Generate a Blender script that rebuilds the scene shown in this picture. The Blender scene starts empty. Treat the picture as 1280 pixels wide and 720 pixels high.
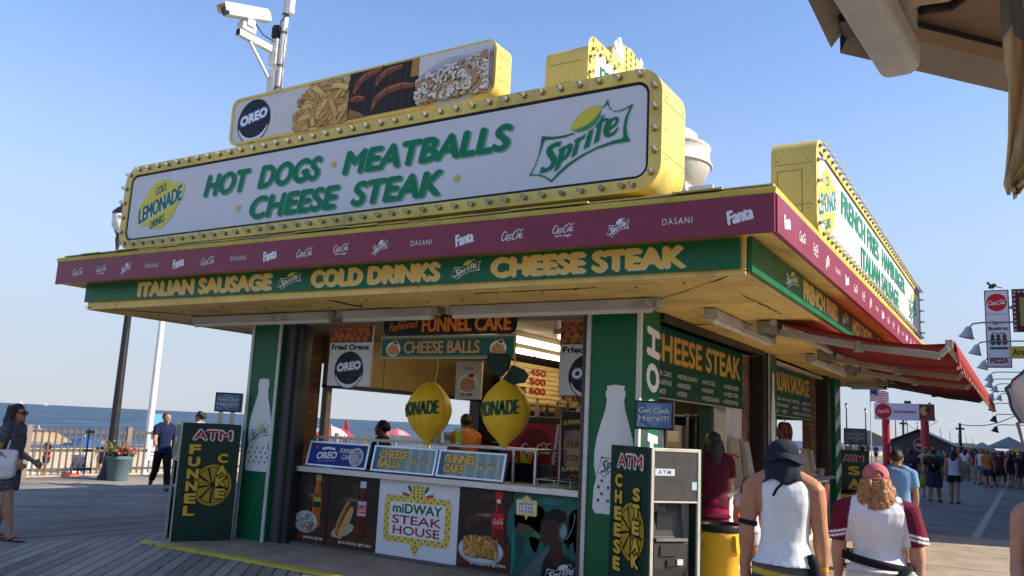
import bpy, bmesh, math, random
from mathutils import Vector, Matrix, noise
from mathutils.geometry import tessellate_polygon
random.seed(7)
R = math.radians
scene = bpy.context.scene
COL = scene.collection

# ------------------------------------------------------------------ camera, sky, sun, exposure
cam = bpy.data.cameras.new('camera'); camo = bpy.data.objects.new('camera', cam); COL.objects.link(camo)
cam.sensor_width = 36; cam.lens = 29.25; cam.clip_end = 60000; cam.clip_start = .05
CAMR = [[0.85406, -0.04560, -0.51815], [0.51804, 0.16525, 0.83923], [0.04736, -0.98520, 0.16476]]
m3 = Matrix([[r[0], -r[1], -r[2]] for r in CAMR])
camo.matrix_world = Matrix.Translation((0, 0, 1.6)) @ m3.to_4x4()
scene.camera = camo

SUN_EL, SUN_AZ = 30.0, 20.0        # azimuth measured from +X towards +Y
world = bpy.data.worlds.new('World'); scene.world = world; world.use_nodes = True
wn = world.node_tree; wn.nodes.clear()
sky = wn.nodes.new('ShaderNodeTexSky'); sky.sky_type = 'NISHITA'; sky.sun_disc = False
sky.sun_elevation = R(SUN_EL); sky.sun_rotation = R(90 - SUN_AZ)
sky.air_density = 1.0; sky.dust_density = .15; sky.ozone_density = 3.5; sky.altitude = 0
bg = wn.nodes.new('ShaderNodeBackground'); bg.inputs[1].default_value = .158
wo = wn.nodes.new('ShaderNodeOutputWorld')
wtc = wn.nodes.new('ShaderNodeTexCoord'); wsx = wn.nodes.new('ShaderNodeSeparateXYZ'); wn.links.new(wtc.outputs['Generated'], wsx.inputs[0])
wmr = wn.nodes.new('ShaderNodeMapRange'); wmr.interpolation_type = 'SMOOTHERSTEP'; wmr.inputs[1].default_value = -.02; wmr.inputs[2].default_value = .5; wmr.inputs[3].default_value = .92; wmr.inputs[4].default_value = .0
wn.links.new(wsx.outputs[2], wmr.inputs[0])
wmx = wn.nodes.new('ShaderNodeMix'); wmx.data_type = 'RGBA'; wmx.inputs[7].default_value = (2.03, 2.30, 2.74, 1)     # pale sea haze low in the sky
wtn = wn.nodes.new('ShaderNodeMix'); wtn.data_type = 'RGBA'; wtn.blend_type = 'MULTIPLY'; wtn.inputs[0].default_value = 1; wtn.inputs[7].default_value = (1.05, .99, 1.03, 1)
wn.links.new(sky.outputs[0], wtn.inputs[6]); wn.links.new(wmr.outputs[0], wmx.inputs[0]); wn.links.new(wtn.outputs[2], wmx.inputs[6])
wn.links.new(wmx.outputs[2], bg.inputs[0]); wn.links.new(bg.outputs[0], wo.inputs[0])
sl = bpy.data.lights.new('sun', 'SUN'); sl.energy = 5.0; sl.angle = R(.53); sl.color = (1, .88, .72)
so = bpy.data.objects.new('sun', sl); COL.objects.link(so)
sd = Vector((math.cos(R(SUN_EL)) * math.cos(R(SUN_AZ)), math.cos(R(SUN_EL)) * math.sin(R(SUN_AZ)), math.sin(R(SUN_EL))))
so.rotation_euler = sd.to_track_quat('Z', 'Y').to_euler()
scene.view_settings.view_transform = 'Standard'; scene.view_settings.look = 'None'
scene.view_settings.exposure = .7; scene.view_settings.gamma = 1

# ------------------------------------------------------------------ colours and materials
def hx(s):
    s = s.lstrip('#'); out = []
    for i in (0, 2, 4):
        c = int(s[i:i+2], 16) / 255
        out.append(c / 12.92 if c <= .04045 else ((c + .055) / 1.055) ** 2.4)
    return tuple(out)
GREEN = (.008, .13, .052); DKGREEN = (.006, .035, .022); GOLD = (.76, .53, .13); YEL = (.76, .58, .13)
MAROON = (.23, .035, .066); WHITE = (.78, .78, .78); CREAM = (.62, .48, .22); BLACK = (.012, .012, .014)
RED = (.55, .025, .03); GREY = (.3, .3, .3); SOFFIT = (.80, .56, .17)

MATS = {}
def base_mat(name):
    m = bpy.data.materials.new(name); m.use_nodes = True
    return m, m.node_tree, m.node_tree.nodes['Principled BSDF']
def N(nt, t, **k):
    n = nt.nodes.new(t)
    for a, b in k.items(): setattr(n, a, b)
    return n
def mat_kind(name, rough=.5, metal=0., mott=.12, scale=3., bump=0., bscale=60., coat=0., dirt=0., spec=.5, stretch=None, trans=0.):
    """surface whose own colour is in attribute Col; mottled by noise, with optional grime stains and relief"""
    m, nt, b = base_mat(name); L = nt.links.new
    at = N(nt, 'ShaderNodeAttribute', attribute_name='Col'); tc = N(nt, 'ShaderNodeNewGeometry')
    pos = tc.outputs['Position']
    if stretch:
        mp = N(nt, 'ShaderNodeMapping'); mp.inputs['Scale'].default_value = stretch; L(pos, mp.inputs[0]); pos2 = mp.outputs[0]
    else: pos2 = pos
    nz = N(nt, 'ShaderNodeTexNoise'); nz.inputs['Scale'].default_value = scale; nz.inputs['Detail'].default_value = 6; nz.inputs['Roughness'].default_value = .65
    L(pos2, nz.inputs['Vector'])
    mr = N(nt, 'ShaderNodeMapRange'); mr.inputs[1].default_value = .3; mr.inputs[2].default_value = .7
    mr.inputs[3].default_value = 1 - mott; mr.inputs[4].default_value = 1 + mott * .6
    L(nz.outputs[0], mr.inputs[0])
    mx = N(nt, 'ShaderNodeMix', data_type='RGBA', blend_type='MULTIPLY'); mx.inputs[0].default_value = 1
    L(at.outputs['Color'], mx.inputs[6]); L(mr.outputs[0], mx.inputs[7])
    colout = mx.outputs[2]
    if dirt:
        n2 = N(nt, 'ShaderNodeTexNoise'); n2.inputs['Scale'].default_value = 2.3; n2.inputs['Detail'].default_value = 8; n2.inputs['Roughness'].default_value = .75
        L(pos2, n2.inputs['Vector'])
        rp = N(nt, 'ShaderNodeMapRange'); rp.inputs[1].default_value = .52; rp.inputs[2].default_value = .72; rp.inputs[4].default_value = dirt
        L(n2.outputs[0], rp.inputs[0])
        m2 = N(nt, 'ShaderNodeMix', data_type='RGBA'); m2.inputs[7].default_value = (.09, .065, .04, 1)
        L(rp.outputs[0], m2.inputs[0]); L(colout, m2.inputs[6]); colout = m2.outputs[2]
    L(colout, b.inputs['Base Color'])
    r2 = N(nt, 'ShaderNodeMapRange'); r2.inputs[1].default_value = .3; r2.inputs[2].default_value = .7
    r2.inputs[3].default_value = max(.03, rough - .1); r2.inputs[4].default_value = min(1, rough + .12)
    L(nz.outputs[0], r2.inputs[0]); L(r2.outputs[0], b.inputs['Roughness'])
    b.inputs['Metallic'].default_value = metal; b.inputs['Coat Weight'].default_value = coat
    b.inputs['Specular IOR Level'].default_value = spec
    if trans: b.inputs['Transmission Weight'].default_value = trans
    if bump:
        n3 = N(nt, 'ShaderNodeTexNoise'); n3.inputs['Scale'].default_value = bscale; n3.inputs['Detail'].default_value = 4
        L(pos2, n3.inputs['Vector'])
        bp = N(nt, 'ShaderNodeBump'); bp.inputs['Strength'].default_value = bump; bp.inputs['Distance'].default_value = .02
        L(n3.outputs[0], bp.inputs['Height']); L(bp.outputs[0], b.inputs['Normal'])
    MATS[name] = m; return m
mat_kind('paint', .45, mott=.14, dirt=.35, bump=.05, bscale=25)
mat_kind('old_paint', .6, mott=.22, scale=2.2, dirt=.6, bump=.12, bscale=30)
mat_kind('sign_paint', .42, mott=.2, scale=2.5, dirt=.5, bump=.06, bscale=9, stretch=(1, 1, .22))
mat_kind('gloss', .32, mott=.13, dirt=.2, spec=.22, bump=.03, bscale=8)
mat_kind('print', .42, mott=.045, scale=4, spec=.2)
mat_kind('matte', .85, mott=.18, scale=6, bump=.1, bscale=80)
mat_kind('metal', .38, metal=.85, mott=.15, scale=8)
mat_kind('cloth', .92, mott=.1, scale=7, bump=.35, bscale=14, spec=.2)
mat_kind('skin', .55, mott=.12, scale=14, bump=.05, bscale=120, spec=.35)
mat_kind('hair', .5, mott=.35, scale=45, bump=.6, bscale=90, stretch=(1, 1, .25), spec=.4)
mat_kind('iron', .42, mott=.1, scale=9)
mat_kind('leaf', .6, mott=.3, scale=20)
mat_kind('soffit_paint', .7, mott=.2, scale=2, dirt=.5, bump=.15, bscale=12)
mat_kind('canvas', .85, mott=.12, scale=4, bump=.2, bscale=40, spec=.2)
mat_kind('dark_glass', .08, mott=.2, scale=4, coat=.5)

def simple(name, fn):
    m, nt, b = base_mat(name); fn(nt, b); MATS[name] = m; return m
def _glass(nt, b):
    b.inputs['Base Color'].default_value = (.75, .74, .68, 1); b.inputs['Transmission Weight'].default_value = .8; b.inputs['Roughness'].default_value = .05; b.inputs['IOR'].default_value = 1.3
simple('bulb_glass', _glass)
def _pane(nt, b):
    n = N(nt, 'ShaderNodeTexNoise'); n.inputs['Scale'].default_value = 4; n.inputs['Detail'].default_value = 8; n.inputs['Roughness'].default_value = .7
    mr = N(nt, 'ShaderNodeMapRange'); mr.inputs[1].default_value = .35; mr.inputs[2].default_value = .7; mr.inputs[3].default_value = .35; mr.inputs[4].default_value = .75
    nt.links.new(n.outputs[0], mr.inputs[0]); nt.links.new(mr.outputs[0], b.inputs['Alpha'])
    b.inputs['Base Color'].default_value = (.10, .098, .09, 1); b.inputs['Roughness'].default_value = .25
simple('scuffed_plastic', _pane)
def _lit(nt, b):
    b.inputs['Base Color'].default_value = (1, .9, .7, 1); b.inputs['Emission Color'].default_value = (1, .78, .48, 1); b.inputs['Emission Strength'].default_value = 5
simple('lit_tube', _lit)
def _lit2(nt, b):
    b.inputs['Base Color'].default_value = (1, .9, .7, 1); b.inputs['Emission Color'].default_value = (1, .74, .42, 1); b.inputs['Emission Strength'].default_value = 1.4
simple('lit_diffuser', _lit2)

def _planks(angle, width, c0, c1, length=4.0, gap=.03):
    def f(nt, b):
        L = nt.links.new
        g = N(nt, 'ShaderNodeNewGeometry'); mp = N(nt, 'ShaderNodeMapping'); mp.inputs['Rotation'].default_value = (0, 0, R(-angle)); L(g.outputs['Position'], mp.inputs[0])
        br = N(nt, 'ShaderNodeTexBrick', offset=.37, offset_frequency=2)
        br.inputs['Color1'].default_value = (0, 0, 0, 1); br.inputs['Color2'].default_value = (1, 1, 1, 1); br.inputs['Mortar'].default_value = (.5, .5, .5, 1)
        br.inputs['Scale'].default_value = 1; br.inputs['Mortar Size'].default_value = .008; br.inputs['Mortar Smooth'].default_value = .3
        br.inputs['Brick Width'].default_value = length; br.inputs['Row Height'].default_value = width; br.inputs['Bias'].default_value = 0
        L(mp.outputs[0], br.inputs['Vector'])
        m2 = N(nt, 'ShaderNodeMapping'); m2.inputs['Scale'].default_value = (1.2, 22, 1); L(mp.outputs[0], m2.inputs[0])
        nz = N(nt, 'ShaderNodeTexNoise'); nz.inputs['Scale'].default_value = 2.5; nz.inputs['Detail'].default_value = 9; nz.inputs['Roughness'].default_value = .7; L(m2.outputs[0], nz.inputs['Vector'])
        n2 = N(nt, 'ShaderNodeTexNoise'); n2.inputs['Scale'].default_value = .7; n2.inputs['Detail'].default_value = 6; L(g.outputs['Position'], n2.inputs['Vector'])
        a = N(nt, 'ShaderNodeMath', operation='MULTIPLY_ADD'); a.inputs[1].default_value = .55; L(br.outputs['Color'], a.inputs[0])
        s1 = N(nt, 'ShaderNodeMath', operation='MULTIPLY_ADD'); s1.inputs[1].default_value = 1.7; s1.inputs[2].default_value = -1.03; L(nz.outputs[0], s1.inputs[0]); L(s1.outputs[0], a.inputs[2])
        a2 = N(nt, 'ShaderNodeMath', operation='MULTIPLY_ADD'); a2.inputs[1].default_value = 1.35; L(n2.outputs[0], a2.inputs[0]); L(a.outputs[0], a2.inputs[2])
        mx = N(nt, 'ShaderNodeMix', data_type='RGBA'); mx.inputs[6].default_value = (*c0, 1); mx.inputs[7].default_value = (*c1, 1); L(a2.outputs[0], mx.inputs[0])
        m3_ = N(nt, 'ShaderNodeMix', data_type='RGBA'); m3_.inputs[7].default_value = (.02, .018, .016, 1); L(br.outputs['Fac'], m3_.inputs[0]); L(mx.outputs[2], m3_.inputs[6])
        sp = N(nt, 'ShaderNodeSeparateXYZ'); L(mp.outputs[0], sp.inputs[0])
        def wrap(o, per, c_):
            d = N(nt, 'ShaderNodeMath', operation='DIVIDE'); d.inputs[1].default_value = per; L(o, d.inputs[0]); fr = N(nt, 'ShaderNodeMath', operation='FRACT'); L(d.outputs[0], fr.inputs[0])
            sb = N(nt, 'ShaderNodeMath', operation='SUBTRACT'); sb.inputs[1].default_value = c_; L(fr.outputs[0], sb.inputs[0]); ml = N(nt, 'ShaderNodeMath', operation='MULTIPLY'); ml.inputs[1].default_value = per; L(sb.outputs[0], ml.inputs[0]); return ml.outputs[0]
        wy = N(nt, 'ShaderNodeMath', operation='ABSOLUTE'); L(wrap(sp.outputs[1], width, .5), wy.inputs[0]); wy2 = N(nt, 'ShaderNodeMath', operation='SUBTRACT'); wy2.inputs[1].default_value = width * .27; L(wy.outputs[0], wy2.inputs[0])
        cb = N(nt, 'ShaderNodeCombineXYZ'); L(wrap(sp.outputs[0], .61, .5), cb.inputs[0]); L(wy2.outputs[0], cb.inputs[1]); ln = N(nt, 'ShaderNodeVectorMath', operation='LENGTH'); L(cb.outputs[0], ln.inputs[0])
        lt = N(nt, 'ShaderNodeMath', operation='LESS_THAN'); lt.inputs[1].default_value = .0085; L(ln.outputs['Value'], lt.inputs[0])
        m4 = N(nt, 'ShaderNodeMix', data_type='RGBA'); m4.inputs[7].default_value = (.03, .022, .018, 1); L(lt.outputs[0], m4.inputs[0]); L(m3_.outputs[2], m4.inputs[6])
        L(m4.outputs[2], b.inputs['Base Color']); b.inputs['Roughness'].default_value = .75; b.inputs['Specular IOR Level'].default_value = .12
        h = N(nt, 'ShaderNodeMath', operation='MULTIPLY_ADD'); h.inputs[1].default_value = -2.2; L(br.outputs['Fac'], h.inputs[0]); L(a.outputs[0], h.inputs[2])
        bp = N(nt, 'ShaderNodeBump'); bp.inputs['Strength'].default_value = .5; bp.inputs['Distance'].default_value = .012
        L(h.outputs[0], bp.inputs['Height']); L(bp.outputs[0], b.inputs['Normal'])
    return f
simple('planks_diagonal', _planks(130, .143, (.045, .040, .034), (.37, .33, .285)))
simple('planks_long', _planks(90, .19, (.05, .043, .036), (.30, .265, .225)))
simple('planks_chevron', _planks(52, .143, (.05, .045, .038), (.35, .315, .27)))
simple('planks_far', _planks(8, .143, (.07, .068, .066), (.24, .235, .225), 5.0))
simple('planks_strip', _planks(90, .12, (.3, .29, .27), (.5, .48, .45)))

def _noisy(c0, c1, scale, rough, bump, bs, spots=0):
    def f(nt, b):
        L = nt.links.new
        g = N(nt, 'ShaderNodeNewGeometry')
        n = N(nt, 'ShaderNodeTexNoise'); n.inputs['Scale'].default_value = scale; n.inputs['Detail'].default_value = 9; n.inputs['Roughness'].default_value = .65; L(g.outputs['Position'], n.inputs['Vector'])
        mr = N(nt, 'ShaderNodeMapRange'); mr.inputs[1].default_value = .3; mr.inputs[2].default_value = .7; L(n.outputs[0], mr.inputs[0])
        mx = N(nt, 'ShaderNodeMix', data_type='RGBA'); mx.inputs[6].default_value = (*c0, 1); mx.inputs[7].default_value = (*c1, 1); L(mr.outputs[0], mx.inputs[0])
        out = mx.outputs[2]
        if spots:
            v = N(nt, 'ShaderNodeTexVoronoi'); v.inputs['Scale'].default_value = spots; L(g.outputs['Position'], v.inputs['Vector'])
            r = N(nt, 'ShaderNodeMapRange'); r.inputs[1].default_value = .05; r.inputs[2].default_value = .16; r.inputs[3].default_value = .7; r.inputs[4].default_value = 0; L(v.outputs['Distance'], r.inputs[0])
            m2 = N(nt, 'ShaderNodeMix', data_type='RGBA'); m2.inputs[7].default_value = (.03, .025, .02, 1); L(r.outputs[0], m2.inputs[0]); L(out, m2.inputs[6]); out = m2.outputs[2]
        L(out, b.inputs['Base Color']); b.inputs['Roughness'].default_value = rough
        n3 = N(nt, 'ShaderNodeTexNoise'); n3.inputs['Scale'].default_value = bs; n3.inputs['Detail'].default_value = 6; L(g.outputs['Position'], n3.inputs['Vector'])
        bp = N(nt, 'ShaderNodeBump'); bp.inputs['Strength'].default_value = bump; bp.inputs['Distance'].default_value = .05
        L(n3.outputs[0], bp.inputs['Height']); L(bp.outputs[0], b.inputs['Normal'])
    return f
simple('concrete', _noisy((.26, .21, .155), (.46, .37, .27), 1.6, .85, .2, 30, spots=5))
simple('sand', _noisy((.54, .41, .245), (.70, .55, .35), .6, .95, .2, 1.2))
def _sea(nt, b):
    L = nt.links.new
    g = N(nt, 'ShaderNodeNewGeometry'); mp = N(nt, 'ShaderNodeMapping'); mp.inputs['Scale'].default_value = (.055, .02, .05); L(g.outputs['Position'], mp.inputs[0])
    n = N(nt, 'ShaderNodeTexNoise'); n.inputs['Scale'].default_value = 2.2; n.inputs['Detail'].default_value = 10; n.inputs['Roughness'].default_value = .62; L(mp.outputs[0], n.inputs['Vector'])
    mr = N(nt, 'ShaderNodeMapRange'); mr.inputs[1].default_value = .38; mr.inputs[2].default_value = .66; L(n.outputs[0], mr.inputs[0])
    mx = N(nt, 'ShaderNodeMix', data_type='RGBA'); mx.inputs[6].default_value = (.018, .045, .085, 1); mx.inputs[7].default_value = (.10, .155, .21, 1); L(mr.outputs[0], mx.inputs[0])
    L(mx.outputs[2], b.inputs['Base Color']); b.inputs['Roughness'].default_value = .55; b.inputs['Specular IOR Level'].default_value = .18
    bp = N(nt, 'ShaderNodeBump'); bp.inputs['Strength'].default_value = .5; bp.inputs['Distance'].default_value = 1.0
    L(n.outputs[0], bp.inputs['Height']); L(bp.outputs[0], b.inputs['Normal'])
simple('sea_water', _sea)
def _brick(nt, b):
    L = nt.links.new
    g = N(nt, 'ShaderNodeNewGeometry'); sx = N(nt, 'ShaderNodeSeparateXYZ'); L(g.outputs['Position'], sx.inputs[0])
    ad = N(nt, 'ShaderNodeMath', operation='ADD'); L(sx.outputs[0], ad.inputs[0]); L(sx.outputs[1], ad.inputs[1])
    cb = N(nt, 'ShaderNodeCombineXYZ'); L(ad.outputs[0], cb.inputs[0]); L(sx.outputs[2], cb.inputs[1])
    br = N(nt, 'ShaderNodeTexBrick'); br.inputs['Scale'].default_value = 1; br.inputs['Brick Width'].default_value = .21; br.inputs['Row Height'].default_value = .078; br.inputs['Mortar Size'].default_value = .008; br.inputs['Mortar Smooth'].default_value = .2
    br.inputs['Color1'].default_value = (.15, .078, .045, 1); br.inputs['Color2'].default_value = (.26, .145, .085, 1); br.inputs['Mortar'].default_value = (.10, .075, .055, 1)
    L(cb.outputs[0], br.inputs['Vector'])
    n = N(nt, 'ShaderNodeTexNoise'); n.inputs['Scale'].default_value = 5; n.inputs['Detail'].default_value = 8; L(g.outputs['Position'], n.inputs['Vector'])
    mr = N(nt, 'ShaderNodeMapRange'); mr.inputs[1].default_value = .3; mr.inputs[2].default_value = .7; mr.inputs[3].default_value = .6; mr.inputs[4].default_value = 1.15; L(n.outputs[0], mr.inputs[0])
    mx = N(nt, 'ShaderNodeMix', data_type='RGBA', blend_type='MULTIPLY'); mx.inputs[0].default_value = 1; L(br.outputs[0], mx.inputs[6]); L(mr.outputs[0], mx.inputs[7])
    L(mx.outputs[2], b.inputs['Base Color']); b.inputs['Roughness'].default_value = .85
    bp = N(nt, 'ShaderNodeBump'); bp.inputs['Strength'].default_value = .6; bp.inputs['Distance'].default_value = .01; bp.invert = True
    L(br.outputs['Fac'], bp.inputs['Height']); L(bp.outputs[0], b.inputs['Normal'])
simple('brick', _brick)

# ------------------------------------------------------------------ object helpers
WM = {}
def tag(o, label=None, cat=None, group=None, kind=None):
    if label: o['label'] = label
    if cat: o['category'] = cat
    if group: o['group'] = group
    if kind: o['kind'] = kind
    return o
def thing(name, label, cat, loc, rz=0., group=None):
    o = bpy.data.objects.new(name, None); COL.objects.link(o); o.empty_display_size = .2
    o.location = loc; o.rotation_euler = (0, 0, rz)
    WM[o.name] = Matrix.Translation(loc) @ Matrix.Rotation(rz, 4, 'Z')
    return tag(o, label, cat, group)
def copy_tree(o, parent=None):
    c = o.copy(); COL.objects.link(c); c.parent = parent
    for ch in list(o.children): copy_tree(ch, c)
    return c

_TS = bpy.data.scenes.new('scratch')
def evaluated_mesh(o):
    _TS.collection.objects.link(o)
    with bpy.context.temp_override(scene=_TS, view_layer=_TS.view_layers[0]):
        dg = bpy.context.evaluated_depsgraph_get(); me = bpy.data.meshes.new_from_object(o.evaluated_get(dg))
    bpy.data.objects.remove(o); return me
class MB:
    def __init__(s): s.v = []; s.f = []; s.c = []; s.s = []; s.m = []
    def add(s, vs, fs, col, smooth=False, mi=0):
        n = len(s.v); s.v += [Vector(p) for p in vs]
        for i, f in enumerate(fs):
            s.f.append([n + k for k in f]); s.c.append(col[i] if isinstance(col, list) else col); s.s.append(smooth); s.m.append(mi)
        return s
    def box(s, lo, hi, col, M=None, mi=0):
        (a, b, c), (d, e, f) = lo, hi
        vs = [(a,b,c),(d,b,c),(d,e,c),(a,e,c),(a,b,f),(d,b,f),(d,e,f),(a,e,f)]
        if M is not None: vs = [M @ Vector(p) for p in vs]
        return s.add(vs, [(3,2,1,0),(4,5,6,7),(0,1,5,4),(1,2,6,5),(2,3,7,6),(3,0,4,7)], col, mi=mi)
    def bar(s, p, q, w, h, col, up=(0, 0, 1)):
        p, q = Vector(p), Vector(q); d = (q - p).normalized(); u = Vector(up)
        x = d.cross(u).normalized(); y = x.cross(d).normalized()
        vs = []
        for t in (p, q):
            for a, b in ((-1,-1),(1,-1),(1,1),(-1,1)): vs.append(t + x * (a * w / 2) + y * (b * h / 2))
        return s.add(vs, [(0,1,2,3),(7,6,5,4),(0,4,5,1),(1,5,6,2),(2,6,7,3),(3,7,4,0)], col)
    def prism(s, poly, vec, col, side=None, smooth=False, mi=0):
        n = len(poly); v = Vector(vec); P = [Vector(p) for p in poly]
        side = side or col
        s.add(P + [p + v for p in P], [tuple(range(n))[::-1], tuple(range(n, 2 * n))], col, mi=mi)
        return s.add(P + [p + v for p in P], [(i, (i + 1) % n, n + (i + 1) % n, n + i) for i in range(n)], side, smooth, mi=mi)
    def tube(s, pts, r, col, n=8, smooth=True, sq=None, mi=0):
        P = [Vector(p) for p in pts]; k = len(P); r = r if isinstance(r, (list, tuple)) else [r] * k
        vs = []; ref = None
        for i in range(k):
            d = (P[min(i + 1, k - 1)] - P[max(i - 1, 0)]).normalized()
            if ref is None:
                ref = Vector((0, 0, 1)) if abs(d.z) < .9 else Vector((1, 0, 0))
            x = (ref - d * ref.dot(d)).normalized(); y = d.cross(x); ref = x
            for j in range(n):
                a = 2 * math.pi * j / n; vs.append(P[i] + (x * math.cos(a) + y * math.sin(a)) * r[i])
        fs = [(i * n + j, i * n + (j + 1) % n, (i + 1) * n + (j + 1) % n, (i + 1) * n + j) for i in range(k - 1) for j in range(n)]
        s.add(vs, fs, col, smooth, mi)
        return s.add(vs[:n] + vs[-n:], [tuple(range(n))[::-1], tuple(range(n, 2 * n))], col, mi=mi)
    def lathe(s, prof, o, col, n=16, axis=(0, 0, 1), smooth=True, mi=0):
        o = Vector(o); z = Vector(axis).normalized(); x = (Vector((1, 0, 0)) if abs(z.x) < .9 else Vector((0, 1, 0))); x = (x - z * x.dot(z)).normalized(); y = z.cross(x)
        vs = [o + z * h + (x * math.cos(2 * math.pi * j / n) + y * math.sin(2 * math.pi * j / n)) * max(r, 1e-4) for r, h in prof for j in range(n)]
        k = len(prof); fs = [(i * n + j, i * n + (j + 1) % n, (i + 1) * n + (j + 1) % n, (i + 1) * n + j) for i in range(k - 1) for j in range(n)]
        cl = [c for c in col for _ in range(n)] if isinstance(col, list) else col
        s.add(vs, fs, cl, smooth, mi)
        c0 = col[0] if isinstance(col, list) else col; c1 = col[-1] if isinstance(col, list) else col
        s.add(vs[:n], [tuple(range(n))[::-1]], c0, mi=mi); return s.add(vs[-n:], [tuple(range(n))], c1, mi=mi)
    def ell(s, c, r, col, n=14, m=9, M=None, mi=0):
        c = Vector(c); r = (r, r, r) if isinstance(r, (int, float)) else r
        vs = []
        for i in range(m + 1):
            t = math.pi * i / m
            for j in range(n):
                a = 2 * math.pi * j / n; p = Vector((r[0] * math.sin(t) * math.cos(a), r[1] * math.sin(t) * math.sin(a), -r[2] * math.cos(t)))
                if i in (0, m): p.x = 1e-5 * math.cos(a); p.y = 1e-5 * math.sin(a)
                vs.append(c + (M @ p if M is not None else p))
        return s.add(vs, [(i * n + j, i * n + (j + 1) % n, (i + 1) * n + (j + 1) % n, (i + 1) * n + j) for i in range(m) for j in range(n)], col, True, mi)
    def loft(s, rings, col, n=18, smooth=True, pw=2.0):
        """rings: (centre, rx, ry) stacked along z, elliptical"""
        vs = []
        for c, rx, ry in rings:
            for j in range(n):
                a = 2 * math.pi * j / n; ca, sa = math.cos(a), math.sin(a)
                vs.append((c[0] + rx * math.copysign(abs(ca) ** (2 / pw), ca), c[1] + ry * math.copysign(abs(sa) ** (2 / pw), sa), c[2]))
        k = len(rings); s.add(vs, [(i * n + j, i * n + (j + 1) % n, (i + 1) * n + (j + 1) % n, (i + 1) * n + j) for i in range(k - 1) for j in range(n)], col, smooth)
        s.add(vs[:n], [tuple(range(n))[::-1]], col); return s.add(vs[-n:], [tuple(range(n))], col)
    def sheet(s, rows, col, smooth=True):
        k = len(rows[0]); vs = [p for r in rows for p in r]
        return s.add(vs, [(i * k + j, i * k + j + 1, (i + 1) * k + j + 1, (i + 1) * k + j) for i in range(len(rows) - 1) for j in range(k - 1)], col, smooth)
    def mesh(s, name, kinds, M=None):
        me = bpy.data.meshes.new(name)
        vs = [M @ p for p in s.v] if M is not None else s.v
        me.from_pydata([tuple(p) for p in vs], [], s.f); me.validate(clean_customdata=False)
        for k in kinds: me.materials.append(MATS[k])
        set_cols(me, s.c)
        me.polygons.foreach_set('use_smooth', s.s); me.polygons.foreach_set('material_index', s.m)
        me.update(); return me
    def build(s, name, kind, parent=None, local=False, bevel=0., label=None, cat=None, group=None, skind=None, solid=0.):
        kinds = [kind] if isinstance(kind, str) else kind
        if parent is not None:
            M = None if local else WM[parent.name].inverted()
            me = s.mesh(name, kinds, M); o = bpy.data.objects.new(name, me); COL.objects.link(o); o.parent = parent
            WM[o.name] = WM[parent.name]
        else:
            xs = [p.x for p in s.v]; ys = [p.y for p in s.v]; zs = [p.z for p in s.v]
            loc = Vector(((min(xs) + max(xs)) / 2, (min(ys) + max(ys)) / 2, min(zs)))
            if skind == 'structure': loc = Vector((0, 0, 0))
            me = s.mesh(name, kinds, Matrix.Translation(-loc)); o = bpy.data.objects.new(name, me); COL.objects.link(o); o.location = loc
            WM[o.name] = Matrix.Translation(loc)
        if bevel:
            b = o.modifiers.new('bevel', 'BEVEL'); b.width = bevel; b.segments = 2; b.limit_method = 'ANGLE'; b.angle_limit = R(40)
        return tag(o, label, cat, group, skind)
def set_cols(me, cols, dom='FACE'):
    a = me.attributes.get('Col') or me.attributes.new('Col', 'FLOAT_COLOR', dom)
    flat = []
    for c in cols: flat += [c[0], c[1], c[2], 1.]
    a.data.foreach_set('color', flat)

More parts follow.
